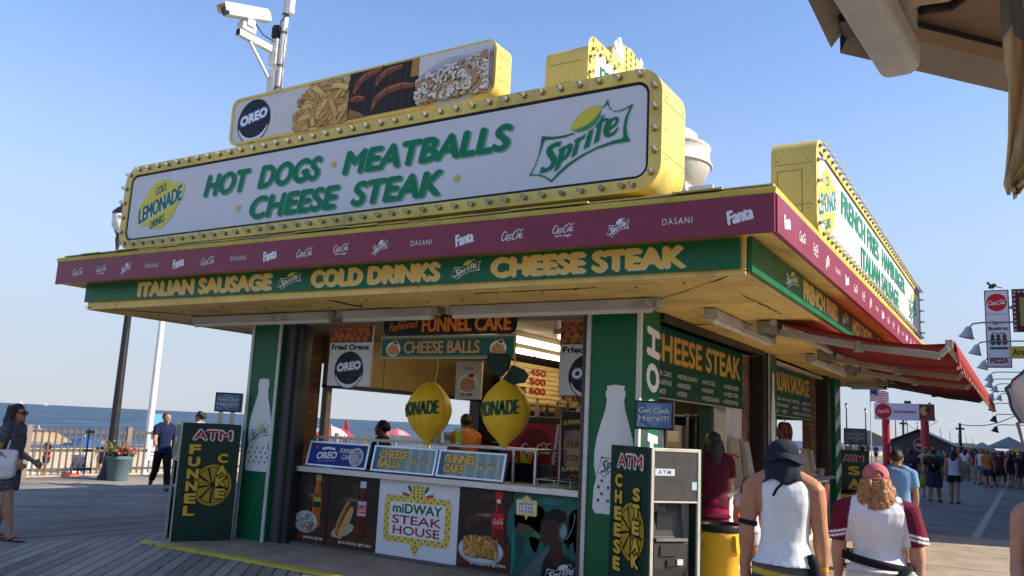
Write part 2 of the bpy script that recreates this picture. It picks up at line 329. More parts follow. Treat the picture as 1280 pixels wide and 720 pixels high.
# ------------------------------------------------------------------ flat printed graphics and lettering
_TX = {}
def text_geo(t, bold=.0, spacing=1., seg=4):
    k = (t, bold, spacing)
    if k in _TX: return _TX[k]
    c = bpy.data.curves.new('t', 'FONT'); c.body = t; c.size = 1; c.offset = bold; c.space_character = spacing; c.resolution_u = seg; c.fill_mode = 'FRONT'
    me = evaluated_mesh(bpy.data.objects.new('t', c))
    vs = [(v.co.x, v.co.y) for v in me.vertices]; fs = [tuple(p.vertices) for p in me.polygons]
    bpy.data.curves.remove(c); bpy.data.meshes.remove(me)
    x0 = min(v[0] for v in vs); x1 = max(v[0] for v in vs); y0 = min(v[1] for v in vs); y1 = max(v[1] for v in vs)
    _TX[k] = ([((x - x0), (y - y0)) for x, y in vs], fs, x1 - x0, y1 - y0)
    return _TX[k]
class Art:
    """printed artwork on a plane: origin O, in-plane axes U (right) and V (up), each layer a hair in front of the last"""
    def __init__(s, O, U, V, z0=.002, step=.00015):
        s.O = Vector(O); s.U = Vector(U).normalized(); s.V = Vector(V).normalized(); s.Nn = s.U.cross(s.V); s.z = z0; s.step = step; s.b = MB()
    def P(s, u, v): return s.O + s.U * u + s.V * v + s.Nn * s.z
    def up(s): s.z += s.step
    def poly(s, pts, col, holes=()):
        loops = [[Vector((p[0], p[1], 0)) for p in pts]] + [[Vector((p[0], p[1], 0)) for p in h] for h in holes]
        flat = [q for l in loops for q in l]; vs = [s.P(q.x, q.y) for q in flat]
        fs = []
        for t in tessellate_polygon(loops):
            a, b, c = flat[t[0]], flat[t[1]], flat[t[2]]
            fs.append(t if (b - a).cross(c - a).z > 0 else (t[0], t[2], t[1]))
        s.b.add(vs, fs, col); s.up(); return s
    def rect(s, u0, v0, u1, v1, col): return s.poly([(u0, v0), (u1, v0), (u1, v1), (u0, v1)], col)
    def rrect(s, u0, v0, u1, v1, r, col): return s.poly(rr(u0, v0, u1, v1, r), col)
    def ell(s, u, v, ru, rv, col, rot=0., n=22, a0=0, a1=360):
        c, q = math.cos(rot), math.sin(rot); pts = []
        full = a1 - a0 >= 360
        for i in range(n if full else n + 1):
            t = R(a0 + (a1 - a0) * i / n); x, y = ru * math.cos(t), rv * math.sin(t); pts.append((u + x * c - y * q, v + x * q + y * c))
        return s.poly(pts, col)
    def line(s, pts, w, col, taper=False):
        vs = []; k = len(pts)
        for i, (x, y) in enumerate(pts):
            a = pts[max(i - 1, 0)]; b = pts[min(i + 1, k - 1)]; dx, dy = b[0] - a[0], b[1] - a[1]; l = math.hypot(dx, dy) or 1
            ww = (w[i] if isinstance(w, (list, tuple)) else w) / 2
            vs += [s.P(x - dy / l * ww, y + dx / l * ww), s.P(x + dy / l * ww, y - dx / l * ww)]
        s.b.add(vs, [(2 * i, 2 * i + 1, 2 * i + 3, 2 * i + 2) for i in range(k - 1)], col); s.up(); return s
    def text(s, t, u, v, w, h, col, bold=.02, shear=0., rot=0., spacing=1., arc=0., fat=0.):
        """fit t into a w x h box whose lower left is (u, v)"""
        vs, fs, W, Hh = text_geo(t, 0. if fat else bold, spacing); c, q = math.cos(rot), math.sin(rot)
        f = fat * h; w -= 2 * f; h -= 1.4 * f; u += f; v += .7 * f
        for ox, oy in (((-f, 0), (f, 0), (0, -.7 * f), (0, .7 * f), (-f * .5, .5 * f), (f * .5, -.5 * f)) if fat else ((0, 0),)):
            out = []
            for x, y in vs:
                x, y = x / W * w, y / Hh * h; y2 = y + arc * (1 - (2 * x / w - 1) ** 2); x += y * shear
                out.append(s.P(u + ox + x * c - y2 * q, v + oy + x * q + y2 * c))
            s.b.add(out, fs, col); s.z += s.step * .3
        s.up(); return s
    def out(s, name, parent=None, kind='print', **k): 
        o = s.b.build(name, kind, parent, **k); s.b = MB(); return o
def rr(u0, v0, u1, v1, r, n=6):
    pts = []
    for cx, cy, a in ((u1 - r, v0 + r, -90), (u1 - r, v1 - r, 0), (u0 + r, v1 - r, 90), (u0 + r, v0 + r, 180)):
        for i in range(n + 1): t = R(a + 90 * i / n); pts.append((cx + r * math.cos(t), cy + r * math.sin(t)))
    return pts

# traced logo shapes, unit square coordinates (x right, y up)
def _tr(pts):
    out = []
    for x, y in pts: out.append(((x - 25) / 805, (700 - y) / 680))
    return out
SPR = dict(
 S=_tr([(283,340),(270,385),(240,378),(215,386),(208,405),(225,437),(245,472),(248,508),(235,552),(205,586),(160,603),(112,605),(126,548),(140,547),(152,563),(180,560),(200,540),(206,515),(195,488),(172,455),(160,420),(165,385),(185,360),(220,342),(255,337)]),
 p=_tr([(258,408),(308,382),(308,396),(335,372),(358,368),(373,385),(371,425),(350,472),(320,507),(288,525),(272,575),(230,613),(268,440)]),
 ph=_tr([(312,425),(328,402),(336,412),(325,455),(300,492)]),
 r=_tr([(382,350),(428,320),(428,335),(470,298),(462,347),(437,352),(425,372),(405,477),(362,503),(394,378)]),
 i=_tr([(492,288),(532,265),(503,420),(457,445)]),
 t=_tr([(614,148),(602,192),(646,196),(640,216),(597,222),(575,385),(535,408),(562,252),(540,268),(545,245),(570,222),(587,180)]),
 e=_tr([(655,205),(690,195),(715,200),(722,225),(712,258),(690,285),(655,303),(652,330),(666,335),(690,318),(722,280),(715,320),(690,350),(655,367),(625,362),(608,335),(605,300),(615,250),(632,222)]),
 eh=_tr([(659,268),(667,235),(685,213),(698,222),(692,247),(674,266)]),
 fo=_tr([(375,277),(300,288),(210,285),(118,262),(112,340),(95,450),(60,545),(25,615),(95,620),(150,645),(212,700),(270,640),(350,570),(450,505),(560,455),(690,432),(810,430),(785,370),(777,300),(788,210),(826,102),(770,130),(710,146),(670,132),(650,100),(634,24),(597,93),(602,100),(630,66),(650,120),(688,150),(740,152),(804,127),(768,210),(755,300),(757,375),(752,394),(690,402),(570,433),(450,484),(340,548),(260,620),(212,680),(170,643),(110,611),(42,606),(75,530),(105,440),(125,360),(145,300),(215,308),(310,307),(379,290)]),
 fi=_tr([(375,277),(300,288),(210,285),(118,262),(112,340),(95,450),(60,545),(25,615),(95,620),(150,645),(212,700),(270,640),(350,570),(450,505),(560,455),(690,432),(810,430),(785,370),(777,300),(788,210),(826,102),(770,130),(710,146),(670,132),(650,100),(634,24),(597,93)]),
 l=_tr([(352,250),(360,215),(390,150),(440,95),(500,70),(545,68),(590,75),(575,130),(530,185),(470,230),(410,245)]),
 g=_tr([(370,262),(430,250),(490,228),(545,185),(583,110),(580,165),(555,215),(510,255),(460,275),(410,278)]))
def sprite(a, u, v, w, h, frame, ink, lemon, lime, fill=None, skew=0.):
    T = lambda k: [(u + x * w, v + y * h + x * w * skew) for x, y in SPR[k]]
    if fill: a.poly(T('fi'), fill)
    a.poly(T('fo'), frame); a.poly(T('l'), lemon); a.poly(T('g'), lime)
    for k in ('S', 'r', 'i', 't'): a.poly(T(k), ink); a.z -= a.step
    a.poly(T('p'), ink, [T('ph')]); a.z -= a.step; a.poly(T('e'), ink, [T('eh')])
def arcp(cx, cy, rx, ry, a0, a1, n=10, sh=.35):
    o = []
    for i in range(n + 1):
        t = R(a0 + (a1 - a0) * i / n); x, y = rx * math.cos(t), ry * math.sin(t); o.append((cx + x + y * sh, cy + y))
    return o
def cola(a, u, v, w, h, col, wt=1.):
    """two flowing script words joined by a hyphen swash, drawn as pen strokes in a 10 x 3.4 box"""
    S = lambda pts: [(u + x / 10 * w, v + y / 3.4 * h) for x, y in pts]
    k = w / 10 * wt
    def st(pts, wd): a.line(S(pts), [wd * k * (.55 + .45 * math.sin(math.pi * (i + .5) / len(pts))) for i in range(len(pts))], col); a.z -= a.step
    st(arcp(1.2, 1.5, .95, 1.35, 40, 320, 14) + [(2.3, .35), (3.4, .12), (4.4, .45)], .42)
    st(arcp(2.5, 1.25, .42, .62, 20, 380, 12), .34)
    st(arcp(3.45, 1.25, .42, .62, 50, 310, 10), .34)
    st(arcp(4.4, 1.25, .42, .62, 20, 380, 12), .34); st([(4.95, 1.8), (4.8, 1.1), (4.85, .65), (5.2, .8)], .3)
    st([(5.0, 1.35), (5.4, 1.45)], .26)
    st(arcp(6.2, 1.55, .9, 1.3, 35, 325, 14), .42); st([(6.6, 2.75), (7.4, 3.3), (8.3, 2.95), (9.3, 2.9), (10, 3.3)], .34)
    st(arcp(7.5, 1.25, .42, .62, 20, 380, 12), .34)
    st([(8.75, 2.7), (8.4, 1.9), (8.1, 1.0), (8.2, .65), (8.55, .8)], .34)
    st(arcp(9.0, 1.25, .42, .62, 20, 380, 12), .34); st([(9.6, 1.8), (9.4, 1.1), (9.45, .65), (9.9, .85)], .3)
    a.up()
def fries(a, u0, v0, u1, v1, n, seed=1, size=.16, pale=(.80, .55, .2), dark=(.5, .25, .06), region=None):
    rnd = random.Random(seed); W, Hh = u1 - u0, v1 - v0
    for i in range(n):
        for _ in range(30):
            x, y = rnd.random(), rnd.random()
            if region is None or region(x, y): break
        ang = rnd.uniform(0, math.pi); l = size * rnd.uniform(.7, 1.3) / 2; wd = size * .2 * rnd.uniform(.8, 1.2)
        cx, cy = u0 + x * W, v0 + y * Hh; dx, dy = math.cos(ang) * l, math.sin(ang) * l; bnd = rnd.uniform(-.15, .15) * l
        pts = [(cx - dx, cy - dy), (cx - dy / l * bnd, cy + dx / l * bnd), (cx + dx, cy + dy)]
        pts = [(min(max(p[0], u0), u1), min(max(p[1], v0), v1)) for p in pts]
        t = rnd.random(); f = i / n
        c = tuple((p * t + d * (1 - t)) * (.45 + .55 * f) for p, d in zip(pale, dark))
        a.line(pts, wd * 1.35, tuple(x * .45 for x in c)); a.z -= a.step * .5; a.line(pts, wd, c); a.z -= a.step * 1.1
        a.line([(p[0], p[1] + wd * .2) for p in pts], wd * .3, tuple(min(1, x * 1.25) for x in c)); a.z -= a.step * .3
    a.up()
def squiggle(a, u0, v0, u1, v1, n, seed, cols, r, wd, region=None):
    rnd = random.Random(seed)
    for i in range(n):
        for _ in range(30):
            x, y = rnd.random(), rnd.random()
            if region is None or region(x, y): break
        cx, cy = u0 + x * (u1 - u0), v0 + y * (v1 - v0); s0 = rnd.uniform(0, 360)
        pts = [(min(max(p[0], u0), u1), min(max(p[1], v0), v1)) for p in arcp(cx, cy, r * rnd.uniform(.6, 1.2), r * rnd.uniform(.5, 1), s0, s0 + rnd.uniform(120, 270), 7, 0)]
        c = rnd.choice(cols); a.line(pts, wd * 1.3, tuple(x * .35 for x in c)); a.z -= a.step * .6; a.line(pts, wd, c); a.z -= a.step * .2
    a.up()
def cookie(a, u, v, r, rot=.1):
    a.ell(u, v - r * .12, r, r * .97, (.012, .014, .022)); a.ell(u, v - r * .16, r * .93, r * .88, (.7, .74, .8), a0=195, a1=345)
    a.ell(u, v + .0 * r, r * .95, r * .86, (.01, .013, .024))
    for i in range(26):
        t = i * 2.4; q = r * .8 * math.sqrt((i + .5) / 26)
        a.line([(u + q * math.cos(t), v + q * math.sin(t) * .85 + r * .02), (u + (q + r * .13) * math.cos(t + .3), v + (q + r * .13) * math.sin(t + .3) * .85)], r * .035, (.05, .055, .07)); a.z -= a.step
    a.up()
    c, q = math.cos(rot), math.sin(rot)
    bx, by = u - r * .86 * c, v - r * .18 - r * .86 * q
    a.text('OREO', bx, by, r * 1.72, r * .52, (.12, .3, .7), .13, .1, rot); a.text('OREO', bx + r * .03, by + r * .03, r * 1.66, r * .47, (.02, .05, .2), .085, .1, rot); a.text('OREO', bx + r * .05, by + r * .05, r * 1.62, r * .43, (.85, .88, .92), .05, .1, rot)
def cheese_balls(a, u, v, r):
    a.ell(u, v, r * 1.3, r * 1.05, (.75, .75, .72))
    for i, (x, y) in enumerate([(-.7,-.45),(-.2,-.6),(.35,-.6),(.8,-.4),(-.8,0),(-.35,-.15),(.15,-.15),(.65,0),(-.5,.3),(0,.3),(.5,.35),(-.1,.6)]):
        a.ell(u + x * r, v + y * r, r * .3, r * .29, (.25, .08, .03), n=12); a.z -= a.step * .7; a.ell(u + x * r, v + y * r + r * .03, r * .26, r * .25, (.62, .27 + .03 * (i % 3), .12), n=12); a.z -= a.step * .8
    a.up(); a.ell(u + r * .4, v + r * .85, r * .5, r * .33, (.8, .78, .75)); a.ell(u + r * .4, v + r * .88, r * .4, r * .24, (.3, .02, .05))
def midway(a, u, v, w, h, small=False, fan=((.02, .2, .08), (.8, .8, .82), (.6, .06, .05))):
    """arched marquee crest with spotted yellow border"""
    y = YEL; X = lambda t: u + t * w; Yv = lambda t: v + t * h
    for sgn in (-1, 1):
        for k, (ang, c) in enumerate(((62, fan[0]), (40, fan[1]), (18, fan[2]))):
            q = R(ang); L = .17 * w
            a.line([(X(.5) + sgn * .07 * w, Yv(.8)), (X(.5) + sgn * (.07 * w + L * .5 * math.cos(q)), Yv(.8) + L * .5 * math.sin(q)), (X(.5) + sgn * (.07 * w + L * math.cos(q)), Yv(.8) + L * math.sin(q))], [.02 * w, .055 * w, .04 * w], c)
    a.poly([(X(.41), Yv(.78)), (X(.59), Yv(.78)), (X(.6), Yv(.97)), (X(.5), Yv(1)), (X(.4), Yv(.97))], y)
    a.poly([(X(.4), Yv(.17)), (X(.6), Yv(.17)), (X(.55), Yv(.1)), (X(.52), Yv(.0)), (X(.48), Yv(.0)), (X(.45), Yv(.1))], y)
    a.rrect(u, Yv(.16), u + w, Yv(.83), .07 * w, y); a.rrect(X(.085), Yv(.25), X(.915), Yv(.74), .04 * w, WHITE)
    if not small:
        dots = []
        for i in range(19): dots += [(.05 + .05 * i, .185 if i % 2 else .225), (.05 + .05 * i, .765 if i % 2 else .805)]
        for i in range(9): dots += [(.022 if i % 2 else .06, .28 + .052 * i), (.978 if i % 2 else .94, .28 + .052 * i)]
        for i in range(4):
            for j in range(3): dots.append((.44 + .06 * j, .83 + .045 * i))
        dots += [(.47, .1), (.53, .1), (.5, .05), (.5, .13)]
        for x, t in dots: a.ell(X(x), Yv(t), .011 * w, .013 * w, (.02, .06, .03), n=8); a.z -= a.step
        a.up()
    g, r = (.01, .12, .055), (.33, .02, .04)
    a.text('miDWAY', X(.13), Yv(.58), .74 * w, .14 * h, g, fat=.05); a.text('STEAK', X(.13), Yv(.425), .74 * w, .125 * h, r, fat=.035); a.text('HOUSE', X(.15), Yv(.275), .7 * w, .125 * h, r, fat=.035)
def bottle_shape(a, u, v, w, h, col, dots=True):
    pr = [(.5,0),(.93,.0),(1,.04),(.98,.2),(.92,.27),(.99,.36),(.99,.47),(.94,.58),(.84,.70),(.745,.80),(.71,.88),(.74,.905),(.745,.945),(.71,.955),(.72,.99),(.5,1)]
    pts = [(u + x * w, v + y * h) for x, y in pr] + [(u + (1 - x) * w, v + y * h) for x, y in pr[::-1][1:-1]]
    a.poly(pts, col)
    if dots:
        for j, y in enumerate((.1, .15, .2, .25)):
            for i in range(4): a.ell(u + w * (.14 + .24 * i + (.08 if j % 2 else 0)), v + y * h, w * .035, w * .04, (.05, .12, .1), n=10); a.z -= a.step
        a.up()
# ================================================================== SETTING
def sheet(name, x0, y0, x1, y1, z, m, col=(.3, .3, .3)):
    b = MB(); b.add([(x0, y0, z), (x1, y0, z), (x1, y1, z), (x0, y1, z)], [(0, 1, 2, 3)], col)
    return b.build(name, m, skind='structure')
sheet('boardwalk', -9.95, -10, 40, 17.8, 0, 'planks_diagonal')
sheet('boardwalk_lane', -13, -60, -9.95, 400, 0, 'planks_long')
sheet('boardwalk_edge_lane', -18.7, -60, -13, 400, 0, 'planks_chevron')
sheet('boardwalk_far', -9.95, 17.8, 40, 400, 0, 'planks_far')
sheet('boardwalk_near', -9.95, -60, 40, -10, 0, 'planks_far')
sheet('boardwalk_seam_strip', -.93, 17.8, -.78, 260, .006, 'old_paint', (.24, .225, .2))
b = MB(); b.box((-18.8, -60, -1.4), (-18.7, 400, -.002), (.2, .17, .13)); b.build('boardwalk_skirt', 'old_paint', skind='structure')
b = MB(); b.box((-9.2, 6.75, -.2), (14, 17.8, .02), (.3, .25, .18)); b.build('concrete_slab', 'concrete', skind='structure')
b = MB()
for y in (8.9, 11.0, 13.1, 15.4): b.add([(-2.2, y, .024), (14, y, .024), (14, y + .035, .024), (-2.2, y + .035, .024)], [(0, 1, 2, 3)], (.5, .45, .36))
b.build('slab_joints', 'old_paint', skind='structure')
b = MB(); b.box((-9.22, 6.65, -.1), (-3.3, 6.752, .026), (.62, .50, .05)); b.build('painted_kerb', 'old_paint', skind='structure')
rows = []
for i in range(25):
    y = -160 + i * 40; row = []
    for j in range(13):
        x = -18.75 - j * 4.1; row.append((x, y, -1.0 - j * .06 + .12 * noise.noise(Vector((x * .2, y * .05, 0))) * (j > 0)))
    rows.append(row[::-1])
b = MB(); b.sheet(rows, (.5, .42, .3)); b.build('beach_sand', 'sand', skind='structure')
sheet('sea', -40000, -40000, -64, 40000, -1.62, 'sea_water')
rn0 = random.Random(2); b = MB()
for xo, wd in ((-63.6, 1.1), (-69, 1.6), (-77, 1.2)):
    y = -60
    while y < 320:
        L = rn0.uniform(12, 40); k = 8; rows = []
        for i in range(k + 1): yy = y + L * i / k; c_ = xo + .8 * math.sin(yy * .13) + .5 * math.sin(yy * .41); w_ = wd * math.sin(math.pi * (i + .2) / (k + .4)) * rn0.uniform(.6, 1); rows.append([(c_ - w_ / 2, yy, -1.600), (c_ + w_ / 2, yy, -1.600)])
        b.sheet(rows, (.62, .64, .66)); y += L + rn0.uniform(0, 16)
b.build('sea_foam', 'matte', skind='structure')
sheet('seabed_ground', -66, -400, 60, -60, -1.2, 'sand'); 

# ================================================================== FOOD STAND
fs_ = thing('food_stand', 'cream canopied corner food stand with green pillars, maroon fascia and open serving windows', 'food stand', (-6.0, 7.72, 0))
x0, x1, y0, y1 = -10.31, -1.77, 6.25, 19.75
prof = [(-.30, 2.868), (-.05, 2.862), (-.03, 2.835), (0, 2.838), (.004, 3.15), (.03, 3.165), (.25, 3.105), (.275, 3.11), (.275, 3.387), (.305, 3.39), (.312, 3.432), (.285, 3.445), (-.35, 3.53)]
YT = (.56, .42, .07); pc = [SOFFIT, SOFFIT, CREAM, SOFFIT, SOFFIT, SOFFIT, SOFFIT, YT, YT, YT, (.3, .24, .08), (.22, .19, .1)]
b = MB()
for i in range(len(prof) - 1):
    (o0, z0), (o1, z1) = prof[i], prof[i + 1]; TL = lambda x, z, k: z + (-.0065 * (x + 4.5) if k >= 4 else 0)
    A = [(x, y, TL(x, z0, i)) for x, y in ((x0 - o0, y0 - o0), (x1 + o0, y0 - o0), (x1 + o0, y1 + o0), (x0 - o0, y1 + o0))]
    B = [(x, y, TL(x, z1, i + 1)) for x, y in ((x0 - o1, y0 - o1), (x1 + o1, y0 - o1), (x1 + o1, y1 + o1), (x0 - o1, y1 + o1))]
    for k in range(4):
        j = (k + 1) % 4; b.add([A[k], A[j], B[j], B[k]], [(0, 1, 2, 3)], pc[i])
b.build('canopy', 'soffit_paint', fs_)
b = MB()
# soffit of boards running out from the wall, with open joints
def soffit_strip(lo, hi, axis):
    n = int((hi[axis] - lo[axis]) / 1.22) or 1; st = (hi[axis] - lo[axis]) / n
    for i in range(n):
        l = list(lo); h = list(hi); l[axis] = lo[axis] + st * i + .006; h[axis] = lo[axis] + st * (i + 1) - .006
        dz = random.uniform(-.007, .007); l[2] += dz; h[2] += dz
        t = random.uniform(.88, 1.06); b.box(l, h, tuple(c * t for c in SOFFIT))
soffit_strip((-10.02, 6.54, 2.872), (-2.06, 7.80, 2.89), 0); soffit_strip((-3.30, 7.80, 2.872), (-2.06, 19.5, 2.89), 1)
soffit_strip((-10.02, 7.80, 2.872), (-8.75, 19.5, 2.89), 1); soffit_strip((-8.75, 18.2, 2.872), (-3.3, 19.5, 2.89), 0)
b.build('soffit', 'soffit_paint', fs_)
b = MB(); rn_ = random.Random(5)
for p, q in (((-3.28, 7.76), (-1.72, 6.2)), ((-8.76, 7.76), (-10.28, 6.2)), ((-3.2, 9.2), (-2.1, 9.25)), ((-2.1, 7.3), (-2.06, 8.6)), ((-6.4, 6.56), (-6.38, 7.1)), ((-4.5, 6.6), (-3.2, 6.62))):
    n_ = 9; b.tube([(p[0] + (q[0] - p[0]) * i / n_ + rn_.uniform(-.015, .015), p[1] + (q[1] - p[1]) * i / n_ + rn_.uniform(-.015, .015), 2.866) for i in range(n_ + 1)], [rn_.uniform(.003, .011) for _ in range(n_ + 1)], (.06, .04, .02), 6); b.build('crack', 'matte', fs_); b = MB()
for i in range(16): x = -9.8 + .5 * i + rn_.uniform(-.15, .15); b.lathe([(.012, 0), (.012, .012)], (x, rn_.uniform(6.6, 7.1), 2.855), (.1, .07, .03), 8)
b.build('nail_heads', 'matte', fs_)
b = MB()
for i in range(24):
    x = -10.5 + i * .375; w_ = .375 + rn_.uniform(.0, .02); z_ = 3.448 - .0065 * (x + 4.5) + rn_.uniform(0, .012); c_ = rn_.choice([(.5, .38, .09), (.36, .28, .1), (.58, .44, .1), (.4, .34, .2)])
    b.box((x, 5.955 + rn_.uniform(-.015, .03), z_), (x + w_, 6.4, z_ + .014), c_, Matrix.Rotation(0, 4, 'X'))
b.build('shingle_edge', 'old_paint', fs_)
b = MB(); b.box((-9.98, 6.58, 3.50), (-2.1, 19.4, 3.55), (.22, .2, .17)); b.add([(-9.97, 6.6, 3.555), (-2.12, 6.6, 3.555), (-2.12, 19.4, 3.555), (-9.97, 19.4, 3.555)], [(0, 1, 2, 3)], (.3, .28, .25))
for i in range(14): b.box((-3.9 + .1 * i % .7 - i * .42, 6.35, 3.50 - .003 * i), (-3.62 - i * .42, 6.9, 3.535), (.35, .33, .3), Matrix.Identity(4))
b.build('roof', 'matte', fs_)
b = MB(); b.box((-8.78, 7.96, 2.80), (-3.3, 18.1, 2.84), (.55, .47, .32)); b.build('ceiling', 'paint', fs_)
b = MB(); b.box((-8.7, 7.9, .02), (-3.3, 18.1, .05), (.12, .11, .1)); b.build('floor', 'matte', fs_)
def pillar(lo, hi, trims, col=GREEN):
    b = MB(); b.box(lo, hi, col); p = b.build('pillar', 'gloss', fs_)
    for t in trims: b = MB(); b.box(t[0], t[1], (.62, .63, .62)); b.build('corner_trim', 'paint', p)
    return p
pl = pillar((-8.79, 7.72, .02), (-8.29, 8.28, 2.868), [((-8.835, 7.705, .02), (-8.792, 7.75, 2.865)), ((-8.315, 7.70, .02), (-8.27, 7.718, 2.865))])
a = Art((-8.79, 7.72, 0), (1, 0, 0), (0, 0, 1), .003); bottle_shape(a, .05, .88, .42, 1.2, (.75, .76, .78))
sprite(a, .07, 1.22, .37, .30, (.02, .16, .08), (.02, .16, .08), YEL, (.05, .35, .08), (.75, .76, .78)); a.out('bottle_graphic', pl)
pr_ = pillar((-3.77, 7.72, .02), (-3.24, 8.27, 2.868), [((-3.815, 7.695, .02), (-3.772, 7.78, 2.865)), ((-3.262, 7.70, .02), (-3.225, 7.717, 2.865)), ((-3.236, 7.705, .02), (-3.222, 7.75, 2.865))])
a = Art((-3.77, 7.72, 0), (1, 0, 0), (0, 0, 1), .003); bottle_shape(a, .065, .80, .44, 1.27, (.75, .76, .78))
sprite(a, .10, 1.15, .38, .32, (.02, .16, .08), (.02, .16, .08), YEL, (.05, .35, .08), (.75, .76, .78)); a.out('bottle_graphic', pr_)
a = Art((-3.24, 7.79, 0), (0, 1, 0), (0, 0, 1), .003)
for t, zz in (('H', 2.36), ('O', 2.0), ('O', 1.64), ('H', 1.28)): a.text(t, .42, zz, .31, .34, (.78, .78, .76), 0, .12, R(90), fat=.07)
a.out('lettering', pr_)
# dark shutter tracks beside the front opening
for lo, hi, c in (((-8.27, 7.80, .02), (-8.12, 8.04, 2.866), (.07, .07, .075)), ((-8.12, 7.84, .02), (-8.0, 8.0, 2.866), (.02, .02, .022)), ((-3.93, 7.84, .02), (-3.815, 8.02, 2.866), (.05, .035, .028))):
    b = MB(); b.box(lo, hi, c)
    for i in range(46): b.box((hi[0] - .03, lo[1] - .006, .1 + i * .06), (hi[0] - .012, lo[1], .13 + i * .06), (.015, .015, .015))
    b.build('shutter_track', 'paint', fs_)
b = MB(); b.box((-8.0, 7.86, 2.79), (-3.93, 8.05, 2.866), (.25, .24, .22)); b.build('shutter_housing', 'old_paint', fs_)
# front wall below the counter and the counter itself
b = MB(); b.box((-8.0, 8.0, .02), (-3.93, 8.12, .91), (.12, .1, .09)); b.build('counter_wall', 'paint', fs_)
b = MB(); b.box((-8.3, 7.90, .915), (-3.93, 8.75, .985), (.55, .55, .56)); b.build('counter_top', 'metal', fs_, bevel=.006)
# ocean side wall: brick, window opening, rolled hood
b = MB(); b.box((-8.9, 8.28, .02), (-8.7, 8.93, 2.866), (.3, .2, .1)); b.build('brick_wall', 'brick', fs_); b = MB(); b.box((-8.9, 8.93, .02), (-8.7, 13.1, .93), (.3, .2, .1)); b.build('brick_wall', 'brick', fs_); b = MB(); b.box((-8.9, 13.1, .02), (-8.7, 18.2, 2.866), (.3, .2, .1))
b.build('brick_wall', 'brick', fs_); b = MB(); b.box((-8.9, 8.93, 2.40), (-8.7, 13.1, 2.866), (.3, .2, .1))
b.build('brick_wall', 'brick', fs_)
for lo, hi in (((-3.6, 8.27, .02), (-3.44, 11.95, .95)), ((-3.6, 11.95, .02), (-3.44, 13.35, 2.866)), ((-3.6, 13.35, .02), (-3.44, 16.55, .95)), ((-3.6, 16.55, .02), (-3.44, 18.2, 2.866)), ((-3.6, 8.27, 2.0), (-3.44, 11.95, 2.866)), ((-3.6, 13.35, 2.0), (-3.44, 16.55, 2.866))):
    b = MB(); b.box(lo, hi, (.3, .2, .1)); b.build('brick_wall', 'brick', fs_)
b = MB(); b.box((-8.72, 8.98, 2.08), (-8.35, 13.0, 2.79), (.34, .24, .09)); b.box((-8.725, 8.98, 2.04), (-8.34, 13.0, 2.085), (.02, .02, .02))
for y in (9.9, 11.1, 12.2): b.box((-8.352, y, 2.09), (-8.343, y + .012, 2.785), (.1, .07, .03))
b.build('hood', 'paint', fs_, bevel=.004)
b = MB(); b.box((-8.72, 9.0, .93), (-8.62, 9.1, 2.4), (.5, .47, .4)); b.build('window_post', 'paint', fs_); b = MB(); b.box((-8.72, 12.98, .93), (-8.6, 13.1, 2.4), (.03, .03, .03)); b.build('window_post', 'paint', fs_)
b = MB(); b.box((-8.95, 8.95, .935), (-8.3, 13.1, .975), (.5, .5, .5)); b.build('window_ledge', 'metal', fs_)
# end wall with a wide opening
b = MB(); b.box((-8.7, 18.02, .02), (-3.3, 18.2, .95), (.3, .22, .14)); b.build('end_wall', 'paint', fs_); b = MB(); b.box((-8.7, 18.02, 2.02), (-3.3, 18.2, 2.866), (.3, .25, .16)); b.build('end_wall', 'paint', fs_); b = MB(); b.box((-8.7, 18.02, .95), (-7.6, 18.2, 2.02), (.3, .25, .16))
b.build('end_wall', 'paint', fs_)
pillar((-3.42, 12.56, .02), (-3.2, 13.01, 2.868), [((-3.21, 12.545, .02), (-3.19, 12.558, 2.86))])
p = pillar((-3.6, 17.62, .02), (-3.2, 18.22, 2.868), [])
a = Art((-3.2, 17.62, 0), (0, 1, 0), (0, 0, 1), .003)
for i in range(5): a.poly([(.02, .3 + i * .5), (.58, .5 + i * .5), (.58, .72 + i * .5), (.02, .52 + i * .5)], (.7, .72, .7)); a.z -= a.step
a.out('striped_graphic', p)
a = Art((-3.2, 12.58, 0), (0, 1, 0), (0, 0, 1), .003); bottle_shape(a, .09, 1.2, .24, 1.4, (.72, .74, .75), False); a.out('bottle_graphic', fs_)
for q in (((-3.5, 17.0, .02), (-3.22, 17.3, 2.868)), ((-3.438, 12.36, .02), (-3.23, 12.54, 2.868)), ((-3.42, 8.28, 2.80), (-3.2, 12.3, 2.866))): b = MB(); b.box(*q, (.02, .017, .015)); b.build('shutter_rail', 'paint', fs_)
b = MB(); b.box((-3.6, 11.12, .95), (-3.40, 11.84, 2.0), (.6, .59, .56)); b.build('white_column', 'paint', fs_)
b = MB(); b.box((-3.58, 11.845, .95), (-3.42, 11.945, 1.99), (.01, .05, .03)); b.build('window_frame', 'paint', fs_); b = MB(); b.box((-3.58, 10.55, .95), (-3.42, 10.66, 1.99), (.01, .05, .03)); b.build('window_frame', 'paint', fs_)
b = MB(); b.box((-3.62, 8.9, .95), (-3.0, 11.9, 1.0), (.5, .5, .5)); b.build('side_counter', 'metal', fs_, bevel=.006); b = MB(); b.box((-3.62, 13.4, .95), (-3.0, 16.5, 1.0), (.5, .5, .5)); b.build('side_counter', 'metal', fs_, bevel=.006)
